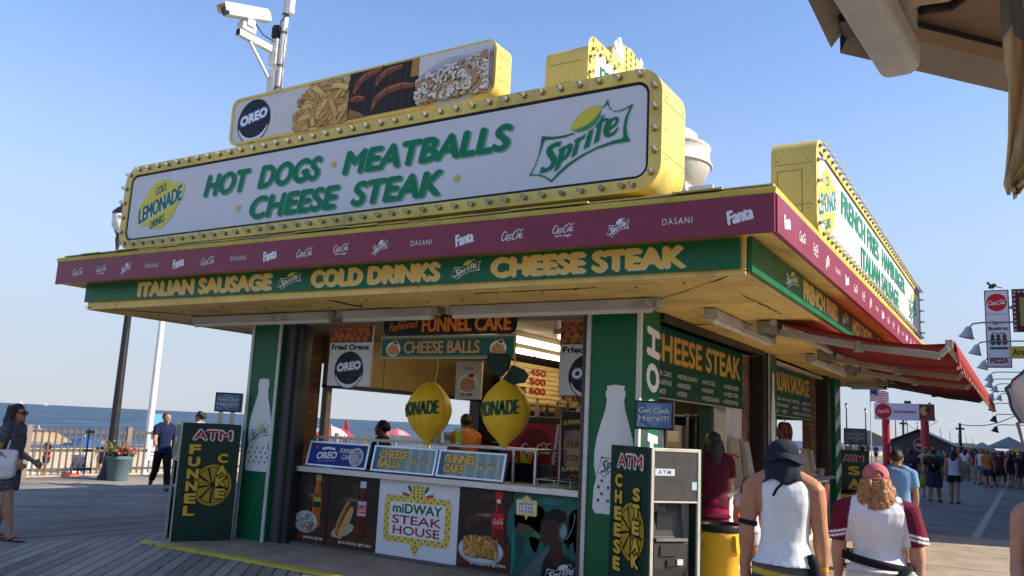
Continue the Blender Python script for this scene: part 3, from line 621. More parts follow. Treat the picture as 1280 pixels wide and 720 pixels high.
for yy in (9.4, 13.9):
    b = MB(); b.box((-3.435, yy, .02), (-3.06, yy + 2.3, .948), (.72, .71, .69)); cb = b.build('side_counter_cabinet', 'paint', fs_)
    a = Art((-3.06, yy, 0), (0, 1, 0), (0, 0, 1), .003)
    for k in range(3):
        o = .05 + k * .75; a.rect(o, .1, o + .7, .9, (.14, .05, .03) if k % 2 == 0 else (.75, .74, .72)); a.ell(o + .35, .62, .14, .14, RED); bottle_shape(a, o + .1, .15, .12, .5, (.3, .03, .02), False)
    a.out('drink_graphic', cb)
    a = Art((-3.435, yy, 0), (1, 0, 0), (0, 0, 1), .003); a.rect(.02, .1, .2, .9, (.35, .1, .03)); bottle_shape(a, .04, .15, .1, .6, (.5, .12, .02), False)
    a.ell(.29, .72, .06, .06, RED); a.ell(.29, .38, .06, .06, RED); a.out('drink_graphic', cb)
# canopy lights (switched off) and their conduit
def batten(p, q, label, w=.11, h=.085, tube=True):
    t = thing('strip_light', label, 'strip light', p, 0, 'strip lights under the canopy')
    b = MB(); b.bar(p, q, w, h, (.42, .41, .38)); b.build('housing', 'old_paint', t, bevel=.01)
    d = (Vector(q) - Vector(p)).normalized(); 
    for e in (Vector(p) + d * .02, Vector(q) - d * .06): b = MB(); b.bar(e, e + d * .045, w * 1.15, h * 1.2, (.3, .29, .27)); b.build('end_cap', 'old_paint', t)
    b = MB(); b.tube([Vector(p) + d * .08 - Vector((0, 0, h * .72)), Vector(q) - d * .08 - Vector((0, 0, h * .72))], .032, (.6, .59, .55)); b.build('tube', 'gloss', t)
zt = 2.815
batten((-9.55, 7.28, zt), (-6.95, 7.28, zt), 'grey strip light under the front canopy nearest the sea')
batten((-6.88, 7.28, zt), (-5.42, 7.28, zt), 'short grey strip light in the middle of the front canopy')
batten((-5.30, 7.28, zt), (-2.86, 7.28, zt), 'grey strip light under the front canopy nearest the lettered corner pillar')
batten((-2.62, 8.0, zt), (-2.62, 10.4, zt), 'grey strip light under the side canopy above the cheese steak menu')
batten((-2.62, 12.6, zt), (-2.62, 15.4, zt), 'grey strip light under the side canopy behind the awning arms')
batten((-3.15, 18.75, zt), (-2.3, 18.75, zt), 'short strip light under the far end of the side canopy')
b = MB(); b.bar((-9.45, 7.48, 2.84), (-3.0, 7.48, 2.84), .05, .05, (.4, .38, .34))
for i in range(22): b.box((-9.4 + i * .3, 7.2, 2.855), (-9.38 + i * .3, 7.5, 2.868), (.2, .18, .15))
b.build('conduit', 'old_paint', fs_)
# fascia boards and banners
def board(name, label, lo, hi, col, cat='sign', group=None, tilt=False):
    t = thing(name, label, cat, ((lo[0] + hi[0]) / 2, (lo[1] + hi[1]) / 2, lo[2]), 0, group)
    b = MB(); b.box(lo, hi, col, Matrix(((1, 0, 0, 0), (0, 1, 0, 0), (-.0065, 0, 1, -.0065 * 4.5), (0, 0, 0, 1))) if tilt else Matrix.Translation((0, 0, -.0195 if hi[0] > -1.6 and lo[0] > -2 else 0))); b.build('board', 'gloss', t, bevel=.003); return t
W2 = (.72, .72, .74)
def logo_strip(a, n, u0, step, vc, seq, par):
    for i in range(n):
        k = seq[i % len(seq)]; u = u0 + step * i
        if k == 'C': cola(a, u - .11, vc - .05, .22, .1, W2)
        elif k == 'Z': cola(a, u - .1, vc - .025, .2, .085, W2); a.text('zero sugar', u - .08, vc - .058, .16, .022, W2, .02)
        elif k == 'S': sprite(a, u - .1, vc - .09, .2, .16, W2, W2, W2, W2)
        elif k == 'D': a.text('DASANI', u - .12, vc - .025, .24, .05, W2, -.004, spacing=1.25)
        elif True: a.text('Fanta', u - .1, vc - .07, .2, .11, W2, 0, .1, R(12), spacing=.95, fat=.06)
        a.out('logo', par); a.z = .002
t = board('soda_banner', 'dark maroon soda banner along the front fascia, in shade', (-10.58, 5.935, 3.095), (-1.47, 5.965, 3.385), MAROON, 'banner', tilt=True)
a = Art((-10.58, 5.935, 3.095 + .0395), (1, 0, -.0065), (0, 0, 1)); logo_strip(a, 18, .48, .4935, .14, 'CZSDFCDFCZSDFCZSDF', t)
t = board('soda_banner', 'sunlit pink maroon soda banner along the side fascia below the frankfurter menu sign', (-1.495, 5.968, 3.095), (-1.455, 20.0, 3.385), MAROON, 'banner')
a = Art((-1.455, 5.968, 3.0755), (0, 1, 0), (0, 0, 1)); logo_strip(a, 27, .3, .5, .14, 'FCZSD', t)
t['label'] = 'sunlit pinkish maroon soda banner along the side fascia above the awning'
SPK = dict(frame=(.7, .7, .68), ink=(.7, .7, .68), lemon=(.6, .6, .1), lime=(.1, .4, .1), fill=(.008, .11, .045))
t = board('fascia_sign', 'long green front fascia sign in gold letters, sausage, drinks and cheese steak', (-10.33, 6.205, 2.895), (-1.80, 6.243, 3.135), GREEN, tilt=True)
a = Art((-10.33, 6.205, 2.895 + .0379), (1, 0, -.0065), (0, 0, 1))
def gold(s, u0, u1, v=.03, h=.185, sh=.014): a.text(s, u0 + sh, v - sh * .7, u1 - u0, h, (.62, .58, .48), .02, fat=.095); a.text(s, u0, v, u1 - u0, h, GOLD, .02, fat=.09)
for q in (('ITALIAN SAUSAGE', 1.10, 3.44), ('COLD DRINKS', 4.02, 5.69), ('CHEESE STEAK', 6.26, 8.1)): gold(*q); a.out('lettering', t)
for u, w in ((3.53, .36), (5.82, .34)): sprite(a, u, .03, w, .19, **SPK); a.out('logo', t)
t = board('fascia_sign', 'sunlit green side fascia sign in gold letters, french fries, above the awning', (-1.762, 6.28, 2.86), (-1.725, 19.6, 3.135), GREEN)
a = Art((-1.725, 6.28, 2.895), (0, 1, 0), (0, 0, 1))
for q in (('FRENCH FRIES', 1.75, 3.45), ('HOT DOGS', 4.4, 5.9), ('FUNNEL CAKE', 6.5, 8.5), ('COLD DRINKS', 9.2, 11.5)): gold(*q); a.out('lettering', t)
for u, w in ((1.0, .55), (3.65, .5)): sprite(a, u, .03, w, .19, **SPK); a.out('logo', t)

# ================================================================== ROOF SIGNS
bulb0 = None
def bulb_mesh():
    b = MB(); b.lathe([(.024, 0), (.024, .018), (.016, .022)], (0, 0, 0), (.22, .16, .05), 8, (0, -1, 0)); b.lathe([(.010, .02), (.018, .034), (.025, .052), (.022, .072), (.010, .083)], (0, 0, 0), (1, 1, 1), 8, (0, -1, 0), mi=1)
    return b.mesh('bulb', ['paint', 'bulb_glass'])
BM = bulb_mesh()
def add_bulb(parent, loc, rz):
    o = bpy.data.objects.new('bulb', BM); COL.objects.link(o); o.parent = parent
    M = WM[parent.name].inverted() @ Matrix.Translation(loc) @ Matrix.Rotation(rz + random.uniform(-.12, .12), 4, 'Z') @ Matrix.Rotation(random.uniform(-.12, .12), 4, 'X'); o.matrix_local = M; WM[o.name] = WM[parent.name]
def along(poly, step):
    pts = []; n = len(poly); acc = 0
    for i in range(n):
        p, q = Vector(poly[i]), Vector(poly[(i + 1) % n]); l = (q - p).length
        while acc <= l:
            pts.append(p + (q - p) * (acc / l)); acc += step
        acc -= l
    return pts
def cabinet(name, label, O, U, w, h, depth, r, border, bulbs=0, col=YEL, black=True, matname='sign_paint', cat='roof sign'):
    """rounded box sign: O is the lower left corner of the face, U runs right along it"""
    O, U = Vector(O), Vector(U); V = Vector((0, 0, 1)); Nn = U.cross(V); P = lambda u, v, d=0: O + U * u + V * v + Nn * d
    t = thing(name, label, cat, O + U * w / 2 - Nn * depth / 2)
    out = rr(0, 0, w, h, r, 8); inn = rr(border, border, w - border, h - border, max(r - border, .03), 8)
    b = MB(); n = len(out)
    b.prism([P(u, v, -depth) for u, v in out], Nn * depth, col, smooth=True)
    b.build('cabinet', matname, t)
    b = MB()   # raised border frame
    vs = [P(u, v, .002) for u, v in out] + [P(u, v, .02) for u, v in out] + [P(u, v, .02) for u, v in inn] + [P(u, v, .002) for u, v in inn]
    fs = []
    for i in range(n):
        j = (i + 1) % n
        for k in range(3): fs.append((k * n + i, k * n + j, (k + 1) * n + j, (k + 1) * n + i))
    b.add(vs, fs, col); b.build('border', matname, t)
    a = Art(O, U, V, .003)
    if black: a.poly(inn, (.012, .014, .02)); q = .028; a.poly(rr(border + q, border + q, w - border - q, h - border - q, max(r - border - q, .03), 8), (.64, .65, .69))
    else: a.poly(inn, (.62, .63, .66))
    a.out('face', t)
    b = MB()
    for f_ in (.33, .67) if w > 3 else (.5,):
        b.box((0, -depth, -.0015), (.006, -.004, .003), (.25, .18, .04), Matrix.Translation(P(w * f_, h)) @ Matrix(((U.x, V.x * 0 - Nn.x * -1, 0, 0), (U.y, Nn.y, 0, 0), (0, 0, 1, 0), (0, 0, 0, 1))))
    for sd_ in (0, w):
        for v_ in (.30 * h, .72 * h): q0 = P(sd_, v_, -depth + .02); q1 = P(sd_, v_, -.02); b.bar(q0, q1, .005, .006, (.28, .2, .05))
        for v_ in (.26 * h, .5 * h, .76 * h):
            for d_ in (-depth + .06, -.07): c_ = P(sd_, v_, d_); b.lathe([(.009, -.004), (.009, .004)], c_, (.25, .2, .1), 8, U)
    b.build('seam', 'matte', t)
    if bulbs:
        mid = rr(border * .5, border * .5, w - border * .5, h - border * .5, r - border * .5, 8); rz = math.atan2(U.y, U.x)
        pts = along([(u, v, 0) for u, v in mid], bulbs)
        for p in pts: add_bulb(t, P(p.x, p.y, .021), rz)
    return t, Art(O, U, V, .008)
# front sign
TEAL = (.012, .14, .13)
def lemonade(a, u, v, s):
    pts = []
    c, q = math.cos(R(20)), math.sin(R(20))
    for x, y in [(-.56,.05),(-.46,.2),(-.38,.22),(-.2,.34),(0,.37),(.2,.3),(.36,.16),(.46,.14),(.52,.02),(.44,-.12),(.36,-.15),(.2,-.28),(0,-.36),(-.2,-.33),(-.36,-.2),(-.5,-.14)]: pts.append((u + (x * c - y * q) * s, v + (x * q + y * c) * s))
    sm = []
    for i in range(len(pts)):
        p0, p1, p2, p3 = [pts[(i + k) % len(pts)] for k in (-1, 0, 1, 2)]
        for t in (0, .33, .66):
            sm.append(tuple(.5 * (2 * p1[k] + (p2[k] - p0[k]) * t + (2 * p0[k] - 5 * p1[k] + 4 * p2[k] - p3[k]) * t * t + (3 * p1[k] - p0[k] - 3 * p2[k] + p3[k]) * t ** 3) for k in (0, 1)))
    a.poly(sm, (.70, .60, .07)); r = R(17)
    a.text('LEMONADE', u - .5 * s, v - .28 * s, 1.0 * s, .24 * s, (.75, .76, .76), 0, .2, r, fat=.11); a.text('LEMONADE', u - .5 * s, v - .275 * s, .99 * s, .235 * s, TEAL, 0, .2, r, fat=.055)
    a.text('COLD', u - .16 * s, v + .13 * s, .24 * s, .12 * s, TEAL, 0, .2, r, fat=.04); a.text('DRINKS', u - .2 * s, v - .37 * s, .32 * s, .12 * s, TEAL, 0, .2, r, fat=.04)
fsign, a = cabinet('roof_sign', 'long shaded yellow bulb-edged roof sign facing front, lemon logo at its left', (-9.88, 6.3, 3.60), (1, 0, 0), 7.40, 1.10, .54, .24, .115, .192)
X0, Z0 = 9.88, -3.60
lemonade(a, -9.09 + X0, 4.15 + Z0, .86); a.out('logo', fsign)
LG = (.008, .185, .085); LS = (.09, .36, .23)
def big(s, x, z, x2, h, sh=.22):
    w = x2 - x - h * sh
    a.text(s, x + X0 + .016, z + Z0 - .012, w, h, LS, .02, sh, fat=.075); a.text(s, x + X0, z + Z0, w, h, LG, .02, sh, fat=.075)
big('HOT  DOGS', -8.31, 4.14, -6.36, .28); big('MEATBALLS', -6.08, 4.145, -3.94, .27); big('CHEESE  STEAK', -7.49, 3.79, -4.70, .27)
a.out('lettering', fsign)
for x, z in ((-6.21, 4.29), (-7.66, 3.95), (-4.57, 3.94)): a.ell(x + X0, z + Z0, .035, .035, (.6, .48, .1)); a.out('dot', fsign)
sprite(a, -3.76 + X0, 3.78 + Z0, 1.02, .70, LG, LG, (.66, .56, .06), (.04, .3, .1)); a.out('logo', fsign)

b = MB()
for x in (-9.2, -7.6, -6, -4.4, -3.1): b = MB(); b.bar((x, 6.5, 3.5), (x, 6.5, 3.602), .06, .06, (.15, .14, .12), (0, 1, 0)); b.bar((x, 7.6, 3.52), (x, 6.83, 4.4), .05, .05, (.3, .29, .26), (1, 0, 0)); b.build('bracket', 'metal', fsign)
b = MB(); b.sheet([[(-9.8 + i * .2, 6.03 + .02 * math.sin(i * 2.1), 3.47) for i in range(37)], [(-9.8 + i * .2, 6.26 + .03 * math.sin(i * 1.3), 3.50 + .02 * math.sin(i * 1.7) ** 2) for i in range(37)], [(-9.8 + i * .2, 6.42, 3.60) for i in range(37)]], (.42, .27, .04)); b.build('flashing', 'gloss', fsign)
b = MB()
for k in range(2): b.tube([(-9.75 - .03 * k, 6.5, 3.75), (-9.72 - .04 * k, 6.4, 3.62), (-9.6, 6.4, 3.54), (-9.3, 6.5, 3.52)], .014, (.2, .2, .2))
b.build('cable', 'matte', fsign)
# side sign
ssign, a = cabinet('roof_sign', 'long sunlit white roof sign on the side above the pink banner, facing the walkway', (-1.80, 8.98, 3.78), (0, 1, 0), 10.5, 1.10, .46, .24, .12, .235)
lemonade(a, .72, .53, 1.02); a.out('logo', ssign)
def bigs(s, y, z, y2, h): a.text(s, y - 8.98, z - 3.78, y2 - y, h, LS, .02, .1, fat=.045); a.text(s, y - 8.98 - .02, z - 3.77, y2 - y, h, (.012, .2, .11), .02, .1, fat=.045)
bigs('FRENCH FRIES', 10.5, 4.36, 13.6, .3); bigs('HAMBURGER', 13.95, 4.36, 16.9, .3); bigs('ITALIAN SAUSAGE', 11.9, 3.96, 15.9, .3)
a.out('lettering', ssign); sprite(a, 8.35, .16, 1.5, .75, LG, LG, (.66, .56, .06), (.04, .3, .1)); a.out('logo', ssign)
a = Art((-1.80 - .46, 8.98, 3.78), (1, 0, 0), (0, 0, 1), .003)
for p, q in (((.07, .25), (.33, .25)), ((.33, .25), (.33, .72)), ((.33, .72), (.07, .72)), ((.07, .72), (.07, .25))): a.line([p, q], .008, (.3, .22, .03)); a.z -= a.step
a.out('access_panel', ssign)
b = MB()
for y in (9.6, 12, 14.5, 17, 19): b = MB(); b.bar((-2.0, y, 3.5), (-2.0, y, 3.79), .06, .06, (.15, .14, .12), (0, 1, 0)); b.bar((-3.0, y, 3.52), (-2.27, y, 4.4), .05, .05, (.3, .29, .26), (0, 1, 0)); b.build('bracket', 'metal', ssign)
# photo sign behind the front sign
osign, a = cabinet('photo_sign', 'yellow edged sign of four food pictures raised behind the front roof sign', (-9.33, 7.4, 5.28), (1, 0, 0), 4.42, .68, .30, .14, .035, 0, black=False)
cookie(a, .46, .34, .325, R(10))
fries(a, 1.27, .045, 2.22, .60, 150, 3, .3, region=lambda x, y: y < .95 - 1.6 * (x - .6) ** 2)
a.rect(2.22, .037, 3.33, .643, (.025, .018, .016))
for k in range(9): a.line([(2.24 + .12 * k, .05), (2.3 + .12 * k, .63)], .02, (.05, .035, .03)); a.z -= a.step
a.up()
for pts in ([(2.3, .36), (2.36, .5), (2.5, .58), (2.75, .61)], [(2.66, .40), (2.70, .50), (2.84, .57), (3.08, .59)], [(2.62, .10), (2.68, .24), (2.85, .32), (3.08, .34), (3.28, .30)], [(2.25, .28), (2.36, .30), (2.5, .26)]):
    a.line(pts, [.06] + [.12] * (len(pts) - 2) + [.06], (.05, .015, .008)); a.line(pts, [.04] + [.095] * (len(pts) - 2) + [.04], (.2, .065, .03)); a.line([(x, y + .022) for x, y in pts], [.01] + [.022] * (len(pts) - 2) + [.01], (.38, .16, .08))
    for x, y in pts[1:]: a.line([(x - .02, y - .04), (x + .01, y + .05)], .014, (.05, .015, .01)); a.z -= a.step
a.poly([(3.2, .42), (3.33, .42), (3.33, .64), (3.22, .64)], (.4, .2, .05)); a.poly([(2.22, .04), (2.5, .04), (2.42, .1), (2.26, .16)], (.3, .15, .05))
a.rect(3.33, .037, 4.375, .643, (.60, .63, .68)); a.ell(3.85, .26, .52, .30, (.45, .5, .56))
squiggle(a, 3.35, .05, 4.36, .56, 420, 5, [(.62, .60, .60), (.66, .64, .64), (.70, .69, .70), (.50, .36, .27), (.42, .26, .16), (.6, .52, .48)], .045, .034, lambda x, y: y < .55 + .35 * x)
a.rect(4.375, .037, 4.385, .643, (.62, .63, .66)); a.out('picture', osign)
b = MB()
for x in (-8.6, -7.2, -5.8): b = MB(); b.bar((x, 7.55, 3.52), (x, 7.55, 5.29), .08, .08, (.4, .38, .33), (0, 1, 0)); b.bar((x, 8.6, 3.55), (x, 7.72, 5.4), .05, .05, (.4, .38, .33), (1, 0, 0)); b.build('support_post', 'paint', osign)
# marquee sign on the middle of the roof, facing the walkway
ms = thing('marquee_sign', 'yellow spotted crest sign above the far end of the front roof sign', 'roof sign', (-4.6, 9.7, 3.52))
O = Vector((-4.30, 8.45, 4.78)); w, h = 2.55, 1.92
out = [(u, v * 1) for u, v in rr(0, .3, w, 1.48, .16, 6)]
P = lambda u, v, d=0: O + Vector((0, u, v)) + Vector((d, 0, 0))
b = MB(); b.prism([P(u, v, -.58) for u, v in out], (.58, 0, 0), YEL, smooth=True)
b.prism([P(u * w, v * h, -.3) for u, v in [(.39,.765),(.61,.765),(.62,.97),(.5,1.0),(.38,.97)]], (.3, 0, 0), YEL); b.build('cabinet', 'sign_paint', ms)
for sgn in (-1, 1):
    for ang, c, L in ((66, (.62, .68, .62), .26), (42, (.78, .77, .74), .32), (18, (.68, .36, .26), .28)):
        q = R(ang); uc = .5 * w + sgn * .11 * w; dx, dz = sgn * math.cos(q) * L, math.sin(q) * L
        b = MB(); b.prism([P(uc - sgn * math.sin(q) * .03, .78 * h, -.2), P(uc + dx * .7 - dz * .22 * sgn * sgn, .78 * h + dz * .7 + abs(dx) * .1, -.2), P(uc + dx, .78 * h + dz, -.2), P(uc + dx * .8 + dz * .2, .78 * h + dz * .8 - abs(dx) * .2, -.2)], (.12, 0, 0), c); b.build('fan_blade', 'paint', ms)
a = Art(O, (0, 1, 0), (0, 0, 1), .003); midway(a, 0, 0, w, h, fan=((.50, .60, .52), (.78, .77, .75), (.62, .36, .26))); a.out('lettering', ms)
a = Art(O + Vector((-.58, 0, 0)), (1, 0, 0), (0, 0, 1), .003)
for p, q in (((.06, 1.25), (.5, 1.25)), ((.22, 1.0), (.36, 1.0)), ((.36, 1.0), (.36, .9)), ((.36, .9), (.22, .9)), ((.22, .9), (.22, 1.0))): a.line([p, q], .008, (.3, .22, .03)); a.z -= a.step
a.out('access_panel', ms)
b = MB(); b.box((-4.85, 8.7, 3.52), (-4.45, 9.1, 5.1), (.5, .4, .1)); b.build('support_post', 'paint', ms); b = MB(); b.box((-4.85, 10.3, 3.52), (-4.45, 10.7, 5.1), (.5, .4, .1)); b.build('support_post', 'paint', ms)
for i in range(12): add_bulb(ms, P(.12 + i * .21, 1.43, .004), R(90))
for i in range(5): add_bulb(ms, P(.05, .5 + i * .2, .004), R(90))
# exhaust fan
ef = thing('exhaust_fan', 'white mushroom exhaust fan on the roof behind the front sign', 'roof fan', (-3.95, 9.6, 3.55))
b = MB(); c = (-3.68, 9.6); S7 = lambda pr: [(r_, z_ * .7) for r_, z_ in pr]
b.lathe(S7([(.26, .35), (.42, .5), (.50, .72), (.51, .76)]), (c[0], c[1], 4.375), (.62, .6, .55), 28); b.build('lower_bowl', 'gloss', ef)
b = MB(); b.lathe(S7([(.53, .76), (.535, .78), (.51, .80), (.49, 1.08), (.515, 1.10), (.50, 1.13), (.40, 1.2), (.36, 1.21)]), (c[0], c[1], 4.375), (.66, .64, .6), 28); b.build('housing', 'gloss', ef)
b = MB(); b.lathe(S7([(.34, 1.2), (.345, 1.36), (.30, 1.42), (.1, 1.46), (.0, 1.465)]), (c[0], c[1], 4.375), (.66, .64, .6), 28); b.build('cap', 'gloss', ef)
b = MB(); b.box((c[0] - .33, c[1] - .33, 3.52), (c[0] + .33, c[1] + .33, 4.62), (.6, .59, .56)); b.box((c[0] + .36, c[1] - .3, 4.2), (c[0] + .66, c[1] - .26, 4.55), (.7, .7, .68)); b.build('curb_base', 'gloss', ef)
b = MB(); b.tube([(c[0] + .5, c[1], 3.5), (c[0] + .5, c[1], 4.45), (c[0] + .52, c[1], 4.5)], .02, (.6, .6, .6)); b.build('vent_pipe', 'gloss', ef)
# camera mast
Ym = 8.3; mx = -9.475
mm = thing('camera_mast', 'thin grey mast with boxes rising behind the picture sign', 'mast', (mx, Ym, 3.55))
b = MB(); b.tube([(mx, Ym, 3.5), (mx, Ym, 9.2)], .048, (.6, .61, .62)); b.build('pole', 'paint', mm)
b = MB(); b.box((mx - .2, Ym - .07, 6.35), (mx - .045, Ym + .07, 6.82), (.72, .72, .7)); b.build('lower_box', 'paint', mm, bevel=.01)
b = MB(); b.box((mx - .2, Ym - .08, 6.9), (mx - .04, Ym + .08, 7.32), (.72, .72, .7)); b.build('upper_box', 'paint', mm, bevel=.01)
b = MB(); b.lathe([(.07, 0), (.085, .02), (.085, .17), (.07, .2)], (mx - .15, Ym, 7.36), (.02, .02, .025), 14); b.build('siren', 'matte', mm)
b = MB(); b.box((mx + .03, Ym - .05, 7.72), (mx + .14, Ym + .05, 8.6), (.75, .75, .74)); b.build('antenna', 'paint', mm, bevel=.02)
b = MB(); b.tube([(mx + .06, Ym - .02, 7.72), (mx - .02, Ym - .07, 7.58), (mx - .05, Ym - .05, 7.42)], .01, (.05, .05, .05)); b.tube([(mx + .06, Ym, 7.5), (mx + .09, Ym, 7.2), (mx + .05, Ym, 6.8), (mx + .07, Ym, 6.4)], .008, (.3, .3, .3))
for z in (6.5, 6.86, 7.4, 7.7, 8.0): b.lathe([(.056, 0), (.056, .04)], (mx, Ym, z), (.12, .12, .12), 10)
b.build('cable', 'matte', mm)
cx_ = -9.63
sc_ = thing('security_camera', 'white security camera reaching out to the left from the mast', 'security camera', (cx_, Ym, 7.1))
b = MB(); b.bar((cx_, Ym - .05, 7.15), (cx_, 7.58, 7.15), .085, .10, (.75, .75, .73)); b.build('arm', 'paint', sc_, bevel=.008)
b = MB(); b.box((cx_ - .04, 7.572, 7.105), (cx_ + .04, 7.579, 7.195), (.02, .02, .03)); b.build('arm_end', 'matte', sc_)
b = MB(); b.tube([(cx_, Ym - .02, 6.62), (cx_, 7.80, 7.10)], .026, (.72, .72, .7)); b.build('brace', 'paint', sc_)
b = MB(); b.box((cx_ - .07, 7.60, 7.21), (cx_ + .07, 7.85, 7.33), (.72, .72, .7)); b.box((cx_ - .1, 7.66, 7.28), (cx_ + .1, 7.80, 7.40), (.66, .66, .64)); b.build('pan_head', 'paint', sc_, bevel=.012)
M = Matrix.Translation((cx_, 7.70, 7.485)) @ Matrix.Rotation(R(18), 4, 'X')
b = MB(); b.prism([M @ Vector((x, -.40, z)) for x, z in rr(-.085, -.075, .085, .085, .035, 4)][::-1], M.to_3x3() @ Vector((0, .80, 0)), (.74, .74, .72), smooth=True); b.build('housing', 'paint', sc_)
b = MB(); b.prism([M @ Vector((x, -.412, z)) for x, z in rr(-.066, -.06, .066, .065, .03, 4)][::-1], M.to_3x3() @ Vector((0, .02, 0)), (.02, .02, .03)); b.build('lens_window', 'dark_glass', sc_)
b = MB(); b.box((-.1, -.47, .088), (.1, .36, .104), (.78, .78, .76), M); b.box((-.1, -.47, -.02), (-.09, .36, .088), (.78, .78, .76), M); b.box((.09, -.47, -.02), (.1, .36, .088), (.78, .78, .76), M); b.build('sunshield', 'paint', sc_, bevel=.006)
b = MB(); b.tube([(cx_ + .03, 7.85, 7.4), (cx_ + .05, 8.0, 7.28), (cx_ + .08, 8.2, 7.25)], .01, (.04, .04, .05)); b.build('cable', 'matte', sc_)
# ================================================================== COUNTER POSTERS
def poster(label, u0, u1, z0=.03, z1=.905, bgc=(.035, .022, .018), name='poster'):
    t = thing(name, label, 'poster', ((u0 + u1) / 2, 7.99, z0), 0)
    b = MB(); b.box((u0, 7.985, z0), (u1, 7.998, z1), bgc); b.build('board', 'print', t)
    return t, Art((u0, 7.985, z0), (1, 0, 0), (0, 0, 1), .0015), u1 - u0, z1 - z0
def wood_back(a, w, h):
    a.rect(.01, .01, w - .01, h * .36, (.085, .03, .015))
    for i in range(7): a.line([(.01, .02 + i * .045), (w - .01, .03 + i * .042)], .006, (.05, .018, .01)); a.z -= a.step
    rnd = random.Random(int(w * 977))
    for i in range(9): a.ell(rnd.uniform(.1, w - .12), rnd.uniform(h * .45, h * .92), rnd.uniform(.03, .1), rnd.uniform(.02, .06), (.055 + .03 * rnd.random(), .036, .026), n=14); a.z -= a.step * .5
    a.ell(w * .5, h * .68, w * .17, .02, (.16, .10, .06)); a.ell(w * .52, h * .69, w * .10, .01, (.26, .17, .1))
    a.up(); a.text('great choices, right here.', w * .27, h * .065, w * .66, h * .058, (.75, .74, .72), .012, rot=0); cola(a, w * .05, h * .075, w * .12, h * .03, (.6, .04, .05))
def soda(a, u, v, w, h, body, lab, cap, labtxt=None):
    bottle_shape(a, u, v, w, h, body, False)
    a.rect(u + w * .22, v + h * .88, u + w * .78, v + h, cap); a.poly([(u + w * .1, v + h * .38), (u + w * .9, v + h * .38), (u + w * .9, v + h * .64), (u + w * .12, v + h * .64)], lab)
    a.line([(u + w * .2, v + .05 * h), (u + w * .2, v + h * .36)], w * .06, tuple(min(1, x * 2.2 + .03) for x in body)); a.line([(u + w * .35, v + .66 * h), (u + w * .42, v + h * .86)], w * .07, tuple(min(1, x * 2.2 + .05) for x in body))
    if labtxt: cola(a, u + w * .14, v + h * .45, w * .74, h * .11, labtxt)
t, a, w, h = poster('dark poster of a plate of funnel cake beside an orange soda bottle', -7.99, -7.485)
wood_back(a, w, h); soda(a, .245, .22, .16, .64, (.42, .10, .015), (.12, .12, .06), (.42, .32, .10)); a.rect(.26, .46, .39, .53, (.02, .03, .02)); a.rect(.26, .53, .39, .58, (.45, .36, .05))
a.ell(.16, .27, .20, .135, (.42, .43, .45)); a.ell(.16, .275, .18, .115, (.6, .6, .62)); squiggle(a, .01, .17, .31, .37, 90, 8, [(.65, .65, .68), (.5, .45, .4), (.3, .2, .14)], .03, .017, lambda x, y: (x - .5) ** 2 + (y - .5) ** 2 < .21)
a.out('picture', t)
t, a, w, h = poster('dark poster of a hot dog beside a silver-labelled cola bottle', -7.475, -6.675)
wood_back(a, w, h); soda(a, .47, .17, .17, .66, (.10, .014, .008), (.52, .52, .55), (.62, .62, .64)); a.rect(.495, .45, .617, .55, (.6, .1, .1)); cola(a, .5, .465, .11, .06, (.75, .7, .7))
a.ell(.27, .22, .19, .07, (.38, .36, .34), R(20))
def sausage(c0, c1, w_, col):
    n = 9; a.line([(c0[0] + (c1[0] - c0[0]) * i / n, c0[1] + (c1[1] - c0[1]) * i / n) for i in range(n + 1)], [w_ * math.sin(math.pi * (i + .7) / (n + 1.4)) ** .5 for i in range(n + 1)], col)
sausage((.16, .17), (.35, .57), .11, (.42, .22, .07)); sausage((.19, .15), (.365, .55), .075, (.2, .06, .03)); sausage((.22, .12), (.41, .50), .10, (.55, .31, .12))
a.line([(.2 + .2 * i / 24 + .018 * math.sin(i * 1.7), .18 + .34 * i / 24) for i in range(25)], .018, (.62, .42, .04)); a.out('picture', t)
t, a, w, h = poster('white poster of a yellow spotted crest reading midway steak house', -6.665, -5.495, .02, .91, (.74, .75, .78))
midway(a, .10, .06, .97, .80); a.out('lettering', t)
t, a, w, h = poster('dark poster of a plate of fries beside a red-labelled cola bottle', -5.485, -4.79)
wood_back(a, w, h); soda(a, .43, .22, .18, .64, (.16, .012, .01), (.5, .02, .025), (.5, .03, .03), (.72, .68, .68)); a.rect(.495, .74, .545, .78, (.7, .7, .7))
a.ell(.31, .215, .30, .155, (.4, .41, .43)); a.ell(.31, .225, .28, .135, (.62, .62, .64)); fries(a, .10, .15, .52, .37, 120, 11, .15, (.78, .44, .13), (.42, .18, .05), lambda x, y: ((x - .5) / .5) ** 2 + ((y - .35) / .6) ** 2 < 1); a.out('picture', t)
t, a, w, h = poster('teal poster of a person in headphones drinking from a bottle', -4.78, -3.96, .02, .91, (.02, .10, .095))
for i in range(10): a.ell(.05 + .09 * i, .55 + .1 * math.sin(i * 2), .12, .25, (.02 + .004 * (i % 3), .12 + .02 * (i % 2), .11), n=16); a.z -= a.step
a.rect(.45, .0, .82, .12, (.015, .03, .03)); a.poly([(.0, .30), (.10, .2), (.2, .42), (.12, .55)], (.02, .06, .06))
for i in range(24): a.ell(.38 + .03 * (i % 8) + .01 * (i // 8), .80 + .024 * (i // 8), .007, .007, (.1, .4, .45), n=8); a.z -= a.step
a.poly([(.0, 0), (.12, .02), (.28, .20), (.42, .34), (.5, .30), (.6, .0)], (.10, .13, .13)); a.poly([(.36, 0), (.40, .22), (.47, .32), (.62, .30), (.82, .22), (.82, 0)], (.012, .016, .016))
a.poly([(.46, .24), (.48, .4), (.6, .42), (.64, .26), (.56, .16)], (.055, .025, .018))
